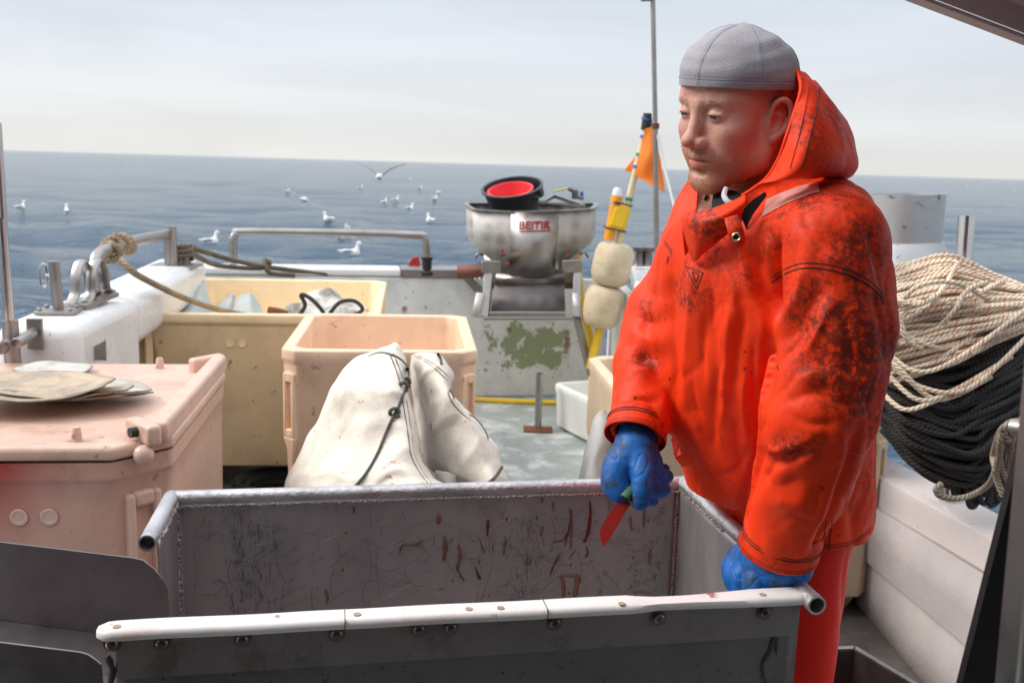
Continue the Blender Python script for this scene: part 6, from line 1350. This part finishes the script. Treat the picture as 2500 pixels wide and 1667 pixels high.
for off in (0, 10): cord([(1012 + off, 868), (1050 + off, 890), (1085 + off, 922), (1098, 940 + off), (1094 + off, 960), (1110 + off, 990), (1150 + off, 1030 - off), (1185, 1062 - off), (1205, 1100)], .0017, 'stitching', 'stitch', .0025, 5)
cp = [Vector(P(x_, y_, 2.68)) for x_, y_ in ()]
t, M_, w__, _ = tub('fish_crate', 'dark blue crate under the white canvas sheet behind the trough', (G(690, 1215, .66)[0], 2.50), (G(690, 1215, .66)[0] + .58, 2.60), (.36), .60, .05, mat('crate_blue', (.03, .06, .22), rough=.45), wall=.03, cham=.04, taper=.9, lug=False, feet=False, inner=.3)

# ------------------------------------------------------------------ loose sheets, net bits in the far tub
mat('pale_grey_sheet', (.46, .49, .47), rough=.75, var=.08, dirt=(.3, .3, .29), damt=.5, bump=.2)
for lab, pts in (('tall folded grey sheet standing in the left corner of the yellow tub', [[P(484, 686, 5.3), P(500, 688, 5.25), P(502, 700, 5.2)], [P(455, 725, 5.1), P(485, 725, 5.0), P(512, 735, 5.1)], [P(415, 770, 4.9), P(470, 775, 4.8), P(530, 775, 5.0)]]),
                 ('pointed grey sheet in the middle of the sheets in the yellow tub', [[P(565, 716, 5.1), P(570, 716, 5.08), P(574, 720, 5.1)], [P(540, 738, 5.0), P(560, 740, 4.95), P(572, 745, 5.05)], [P(500, 775, 4.85), P(545, 778, 4.8), P(570, 778, 4.9)]]),
                 ('blunt grey sheet rightmost of the sheets in the yellow tub', [[P(585, 724, 5.0), P(605, 718, 4.95), P(615, 720, 5.0)], [P(572, 745, 4.95), P(610, 742, 4.88), P(632, 745, 4.98)], [P(560, 778, 4.85), P(610, 778, 4.8), P(650, 778, 4.9)]])):
    tag(patch('grey_sheet', pts, 'pale_grey_sheet', None, thick=.006, noise_amp=.008, nscale=10), lab, 'sheet', 'grey sheets in the yellow tub')
o = patch('net_heap', [[P(690, 762, 5.05), P(730, 740, 5.1), P(765, 712, 5.2), P(800, 712, 5.2), P(840, 735, 5.2), P(880, 750, 5.1)], [P(688, 770, 4.95), P(730, 752, 4.9), P(770, 735, 4.95), P(810, 735, 4.95), P(850, 750, 4.9), P(890, 762, 4.95)], [P(690, 785, 4.85), P(730, 782, 4.75), P(770, 780, 4.75), P(810, 780, 4.75), P(850, 780, 4.75), P(890, 785, 4.85)]], mat('net_cloth', (.52, .50, .45), rough=.85, var=.3, vscale=12, dirt=(.14, .12, .1), damt=.8, dscale=8, dsharp=.1, bump=1, bscale=40), None, thick=.01, noise_amp=.05, nscale=9)
tag(o, 'crumpled dirty white net cloth in the right end of the yellow tub', 'net')
for i, (pts, c_) in enumerate((([(730, 770), (745, 745), (735, 720), (760, 730), (790, 765), (770, 775)], 'black_rubber'), ([(805, 765), (830, 738), (865, 735), (885, 755), (860, 772)], 'black_rubber'), ([(655, 758), (680, 762), (700, 768)], 'rust'))):
    m = MB(); m.tube([P(a[0], a[1], 4.72) for a in spline(pts, 6)], .010 if i < 2 else .02, 8); tag(m.build('cord', c_), ['dark looped cord on the left of the net cloth in the yellow tub', 'dark looped cord on the right of the net cloth in the yellow tub', 'brown scrap lying between the grey sheets and the net cloth'][i], 'cord')
# black coiled rope on deck between the tubs
MATS['black_rope'] = rope_mat('black_rope', (.034, .029, .025), (.004, .004, .004), None, 75)
m = MB(); c = Vector(G(668, 1195, .05))
pts = [(c.x + (.15 + .03 * math.sin(a * .37)) * math.cos(a), c.y + (.15 + .03 * math.sin(a * .37)) * math.sin(a), .02 + .0018 * a) for a in np.linspace(0, 14 * math.pi, 260)]
m.tube(pts, .014, 8); tag(m.build('rope_coil', 'black_rope', smooth=0), 'coil of thick black rope on deck behind the trough between two tubs', 'rope')

# ------------------------------------------------------------------ ropes at the stern and left rail
MATS['beige_rope'] = rope_mat('beige_rope', (.45, .34, .22), (.2, .14, .09), None, 55)
MATS['brown_rope'] = rope_mat('brown_rope', (.20, .155, .11), (.07, .05, .04), None, 60)
rt = thing('rope', 'beige rope knotted round the left rail and running into the yellow tub', 'rope', tuple(YP(285, 615, 3.95)))
m = MB(); m.tube(spline([YP(300, 640, 3.85), YP(330, 668, 3.9), YP(390, 700, 4.1), YP(450, 728, 4.4), YP(520, 752, 4.62), YP(580, 766, 4.75), YP(620, 772, 4.8)], 6), .0135, 10); m.tube(spline([YP(296, 632, 3.86), YP(310, 650, 3.84), YP(330, 665, 3.86)], 5), .012, 10)
m.build('line', 'beige_rope', rt, 0)
m = MB(); ra_, rb_ = Vector(YP(262, 612, 3.92)), Vector(YP(305, 596, 4.12)); dr = (rb_ - ra_).normalized(); u_ = dr.orthogonal().normalized(); v_ = dr.cross(u_)
pts = [ra_.lerp(rb_, (a / (9 * math.pi)) + .08 * math.sin(a * 1.7)) + (u_ * math.cos(a) + v_ * math.sin(a)) * (.034 + .010 * math.sin(a * .8)) for a in np.linspace(0, 9 * math.pi, 110)]
m.tube(pts, .0125, 10); m.build('knot', 'beige_rope', rt, 0)
rt = thing('rope', 'brown mooring rope slack from the corner bollards along the white stern edge', 'rope', tuple(YP(440, 598, 5.1)))
for pts in ([YP(440, 598, 5.1), YP(490, 612, 5.4), YP(560, 633, 5.9), YP(640, 650, 6.2), YP(720, 660, 6.35), YP(800, 668, 6.4), YP(860, 670, 6.45)], [YP(440, 600, 5.1), YP(480, 625, 5.3), YP(520, 645, 5.6), YP(565, 652, 6.0), YP(620, 655, 6.2), YP(650, 652, 6.25), YP(658, 640, 6.25), YP(645, 636, 6.25), YP(650, 655, 6.2), YP(665, 668, 6.2), YP(720, 672, 6.25)]):
    m = MB(); m.tube(spline(pts, 6), .0145, 10); m.build('line', 'brown_rope', rt, 0)
m = MB(); m.tube([Vector(YP(446, 618, 5.1)) + Vector((.045 * math.cos(a), .045 * math.sin(a), .004 * a - .03)) for a in np.linspace(0, 18, 80)], .012, 8); m.build('turns', 'brown_rope', rt, 0)

# ------------------------------------------------------------------ right side: duct, posts, rope hanks
mat('alu', (.50, .50, .50), rough=.45, metal=.6, var=.08, dirt=(.3, .3, .3), damt=.5, dscale=5, dsharp=.3, speck=(.08, .07, .07), samt=.7, sscale=22, bump=.2)
du = thing('duct', 'wide grey aluminium duct on a sloping cone behind the cream ropes', 'duct', tuple(YP(2210, 700, 3.6)))
c0, c1_ = Vector(YP(2206, 588, 3.6)), Vector(YP(2212, 474, 3.6)); ax_ = (c1_ - c0).normalized(); M_ = Matrix.Translation(c0) @ ax_.to_track_quat('Z', 'Y').to_matrix().to_4x4(); hh = (c1_ - c0).length
m = MB(); m.lathe([(.128, 0), (.134, hh), (.129, hh), (.123, .0)], 48, M_, False, False); m.build('collar', 'alu', du, 40); m = MB(); m.lathe([(.21, -.20), (.135, -.002), (.10, -.002)], 48, M_, True, True); m.lathe([(.21, -.6), (.21, -.2)], 48, M_); m.build('cone', 'alu', du, 40)
po = thing('rope_post', 'polished steel post the cream and black ropes hang on', 'post', tuple(YP(2310, 1205, 3.05)))
m = MB(); m.tube([YP(2312, 1210, 3.05), YP(2340, 800, 3.12)], .024, 20); m.tube([YP(2340, 800, 3.12), YP(2361, 528, 3.15)], .026, 20); m.build('tube', 'steel_bright', po)
m = MB(); m.tube([YP(2472, 1042, 2.2), YP(2600, 1060, 2.1)], .019, 16); o = m.build('rail_stub', 'steel'); tag(o, 'stub of horizontal steel rail with grey rope tied round it at the right edge', 'rail')
MATS['cream_rope'] = rope_mat('cream_rope', (.88, .74, .57), (.46, .33, .22), (.60, .14, .08), 62)
MATS['grey_rope'] = rope_mat('grey_rope', (.36, .31, .23), (.15, .12, .09), None, 80)
rr = random.Random(11)
def arc(pl, pm, pr, n=16): return spline([pl, pm, pr], n)
cr_t = thing('rope_hank', 'big bundle of cream rope with red flecks draped over the post', 'rope', tuple(YP(2340, 760, 3.0)))
blk_t = thing('rope_hank', 'heavy bundle of black rope hanging below the cream rope', 'rope', tuple(YP(2340, 1000, 3.0)))
m = MB(); NR = 112
for i in range(NR):
    t = (i + rr.uniform(-.6, .6)) / NR; t = min(1, max(0, t)); lay = rr.random(); back = .07 * lay
    xl = 2095 + rr.uniform(-15, 15); yl = 690 + 265 * t ** 1.1 + rr.uniform(-8, 8)
    ym = 632 + 235 * t + rr.uniform(-8, 8) ; sag = -10 + 62 * t
    yr = 715 + 60 * t + rr.uniform(-14, 14) - 0
    bul = .20 * math.sin(math.pi * min(1, .12 + .88 * t) * .62) 
    d_l = 3.05 - bul * .6 + back; d_m = 3.03 - bul + back; d_r = 3.0 - bul * .55 + back
    pts = [P(xl, yl, d_l), P(2200 + rr.uniform(-8, 8), .45 * yl + .55 * ym + sag * .45, d_m + .02), P(2320 + rr.uniform(-10, 10), ym + sag * .55 + rr.uniform(-5, 5), d_m), P(2430, .5 * ym + .5 * yr + sag * .35 + rr.uniform(-6, 6), d_m + .015), P(2545, yr + rr.uniform(-8, 8), d_r)]
    pts = [np.array(p_) + np.array((rr.gauss(0, .003), rr.gauss(0, .004), rr.gauss(0, .004))) for p_ in pts]; m.tube(spline(pts, 9), .0064, 8)
for (a, b, c, e_) in (((2150, 842), (2230, 905), (2330, 880), (2520, 745)), ((2165, 880), (2250, 945), (2370, 945), (2530, 800)), ((2160, 905), (2240, 975), (2330, 952), (2470, 870)), ((2150, 955), (2210, 1000), (2290, 975), (2330, 960)), ((2130, 835), (2195, 900), (2290, 975), (2420, 920)), ((2180, 760), (2240, 700), (2330, 690), (2420, 735)), ((2140, 720), (2190, 770), (2215, 830), (2250, 850)), ((2290, 800), (2330, 760), (2360, 710), (2410, 690)), ((2165, 700), (2200, 735), (2240, 745), (2290, 720))):
    pts = [P(*a, 2.86), P(*b, 2.80), P(*c, 2.80), P(*e_, 2.84)]; m.tube(spline(pts, 10), .0072, 8)
for i in range(9):
    x0, y0 = rr.uniform(2140, 2400), rr.uniform(700, 850); a = rr.gauss(-.25, .45); l_ = rr.uniform(60, 170); pts = []
    for k_ in range(5): u_ = (k_ - 2) / 2; pts.append(P(x0 + math.cos(a) * l_ * u_, y0 + math.sin(a) * l_ * u_ + 22 * (1 - u_ * u_) * rr.uniform(.3, 1), 2.845 - .012 * (1 - u_ * u_) + .10 * u_ * u_ + rr.uniform(0, .01)))
    m.tube(spline(pts, 8), .0070, 8)
m.build('strands', 'cream_rope', cr_t, 0)
m = MB()
for i in range(150):
    t = rr.random(); lay = rr.random(); back = .16 * lay
    yl = 830 + 230 * t + rr.uniform(-10, 10); xl = 2100 + 75 * t + rr.uniform(-10, 10); yb = 900 + 290 * t ** 1.15 + rr.uniform(-12, 12); xb = 2300 + 70 * t + rr.uniform(-25, 25); yr = 800 + 330 * t ** 1.3 + rr.uniform(-20, 20); xr = 2560 - 90 * t + rr.uniform(-20, 20)
    bul = .16 * math.sin(math.pi * (.15 + .6 * t))
    pts = [P(xl, yl, 3.02 - bul * .5 + back), P(.6 * xl + .4 * xb, .38 * yl + .62 * yb, 2.99 - bul + back), P(xb, yb, 2.98 - bul + back), P(.5 * xb + .5 * xr, .5 * yb + .5 * yr + 12, 2.98 - bul + back), P(xr, yr, 3.0 - bul * .6 + back)]
    pts = [np.array(p_) + np.array((rr.gauss(0, .009), rr.gauss(0, .01), rr.gauss(0, .012))) for p_ in pts]; m.tube(spline(pts, 8), .0085, 7)
for i in range(26):
    x0 = 2330 + rr.uniform(-10, 120); m.tube(spline([P(x0, 1000, 3.0 + .1 * rr.random()), P(x0 + rr.uniform(-15, 25), 1110, 2.95), P(x0 + rr.uniform(0, 40), 1200 + rr.uniform(-20, 35), 2.93), P(x0 + 30 + rr.uniform(0, 30), 1190, 2.96), P(x0 + 50 + rr.uniform(0, 30), 1050, 3.02)], 7), .0088, 7)
m.build('strands', 'black_rope', blk_t, 0)
gr_t = thing('rope_tail', 'loose greyish rope ends tied at the right rail stub and trailing on the capping', 'rope', tuple(YP(2455, 1040, 2.3)))
m = MB()
for pts in ([(2500, 1035), (2470, 1030), (2450, 1050), (2462, 1075), (2490, 1060)], [(2495, 1025), (2455, 1040), (2440, 1085), (2445, 1140), (2470, 1190), (2490, 1230)], [(2480, 1030), (2445, 1050), (2425, 1110), (2430, 1150), (2405, 1190), (2350, 1215), (2300, 1212), (2285, 1195), (2300, 1180)], [(2470, 1050), (2468, 1100), (2462, 1150), (2480, 1200)], [(2452, 1050), (2440, 1110), (2432, 1160), (2450, 1210)]):
    m.tube(spline([P(a, b, 2.35 + .35 * smoothstep(1060, 1180, b) * (1 if a < 2430 else .3)) for a, b in pts], 8), .0085, 8)
m.build('strands', 'grey_rope', gr_t, 0)

# ------------------------------------------------------------------ gulls
mat('gull_white', (.86, .86, .83), rough=.8, var=.04); mat('gull_grey', (.30, .30, .31), rough=.8); mat('bill', (.7, .45, .08), rough=.5)
def gull(px, py, flying=False, rot=0., label='', wings=None, size=1.0, height=None):
    g = G(px, py, WZ + .06) if height is None else None; 
    if height is not None: g = P(px, py, height)
    t = thing('gull', label, 'gull', tuple(g), rot, 'gulls behind the boat'); M_ = Matrix.Translation(Vector(g)) @ Matrix.Rotation(rot, 4, 'Z') @ Matrix.Scale(size, 4)
    sd_ = SDF((-.32, -.16, -.14), (.32, .16, .34), .014)
    sd_.cap((-.13, 0, .03), (.10, 0, .02), .06, .085, k=0)
    if flying: sd_.cap((.1, 0, .02), (.22, 0, .03), .05, .038, k=.05)
    else: sd_.cap((.11, 0, .05), (.15, 0, .20), .05, .034, k=.05); sd_.ell((.165, 0, .22), (.052, .043, .042), k=.02)
    sd_.cap((-.1, 0, .04), (-.27, 0, .07), .045, .015, k=.04)
    V_, F2 = sd_.mesh(); V_ = np.array([tuple(M_ @ Vector(v)) for v in V_]); me_ = np_mesh('body', V_, F2); link('body', me_, 'gull_white', t, 0); me_.shade_smooth()
    m_ = MB(); hx_ = (.26, 0, .03) if flying else (.21, 0, .215); m_.tube([M_ @ Vector(hx_), M_ @ (Vector(hx_) + Vector((.05, 0, -.008)))], [.012 * size, .004 * size], 8); m_.build('bill', 'bill', t)
    if flying:
        w1, w2 = wings if wings else (.5, .5)
        for sg, ww in ((-1, w1), (1, w2)):
            rows_ = [[M_ @ Vector((x_, sg * y_, z_)) for y_, z_ in ((.04, .04), (.25, .04 + ww * .28), (.45, .04 + ww * .42), (.68, .04 + ww * .55))] for x_ in (.09, .0, -.08)]
            rows_[0][3] = M_ @ Vector((-.03, sg * .68, .04 + ww * .55)); rows_[2][3] = M_ @ Vector((-.07, sg * .66, .04 + ww * .53)); patch('wing', rows_, 'gull_grey', t, nu=6, nv=4, thick=.012)
    else:
        for sg in (-1, 1):
            q_ = MB(); q_.sphere((-.07, sg * .060, .055), (.13, .022, .034), 14, M_); q_.build('folded_wing', 'gull_grey', t, 0)
    return t
GL = [(50, 508, 0, 'white gull on the water leftmost, beside the slim pole'), (163, 518, 0, 'white gull on the water above the left gunwale post'), (513, 592, 0, 'white gull on the water between the left rail and the stern rail'), (802, 537, 0, 'white gull on the water just above the middle of the stern rail'),
      (857, 620, 0, 'large white gull on the water lowest below the stern rail'), (938, 495, 1, 'small gull left one of a pair above the stern rail end'), (966, 489, 1, 'small gull right one of a pair above the stern rail end'), (1000, 511, 0, 'white gull on the water above right end of the stern rail'), (1051, 540, 0, 'white gull on the water just left of the hopper above the rail corner'),
      (880, 459, 1, 'tiny far gull below the gull with raised wings'), (1025, 460, 1, 'tiny far gull highest near the buckets'), (1061, 487, 1, 'small gull on the water left of the black bucket'), (842, 584, 1, 'small gull just under the middle of the stern rail'), (1000, 440, 1, 'tiny far gull between the raised wing gull and the buckets'), (700, 470, 1, 'tiny far gull left of the gull with one wing up'), (1390, 408, 1, 'tiny far gull at the horizon left of the flag')]
for i, (px, py, far_, lab) in enumerate(GL): gull(px, py, False, (1.2, 2.0, .7, 2.6, .3, 1.0, .5, .8, 2.2, .6, .4, .9, .2, 1.4, .8, 2.0)[i], lab, size=1.3 if not far_ else 1.15)
gull(928, 434, True, R(-95), 'gull flying towards the boat with both wings raised, near the horizon', (.62, .62), 1.0, 26.0)
gull(741, 490, True, R(80), 'gull flying away with one wing up and one down left of the pair', (-.45, .55), 1.0, 30.0)
gull(848, 582, True, R(10), 'gull flapping low behind the middle of the stern rail', (.5, .6), .8, 22.0)
gull(1070, 472, True, R(70), 'small gull flying with spread wings left of the black bucket', (-.3, .1), .8, 40.0)
for px, py, lab in ((2360, 452, 'far gull speck nearest the duct on the right hand sea'), (2395, 456, 'far gull speck in the middle of the right hand sea'), (2475, 466, 'far gull speck at the right edge of the sea')): gull(px, py, False, 1.0, lab, size=1.0)
for px, py, lab in ((1190, 428, 'very distant gull speck above the buckets'), (1232, 424, 'very distant gull speck right of the buckets near the horizon')): gull(px, py, False, 1.0, lab)
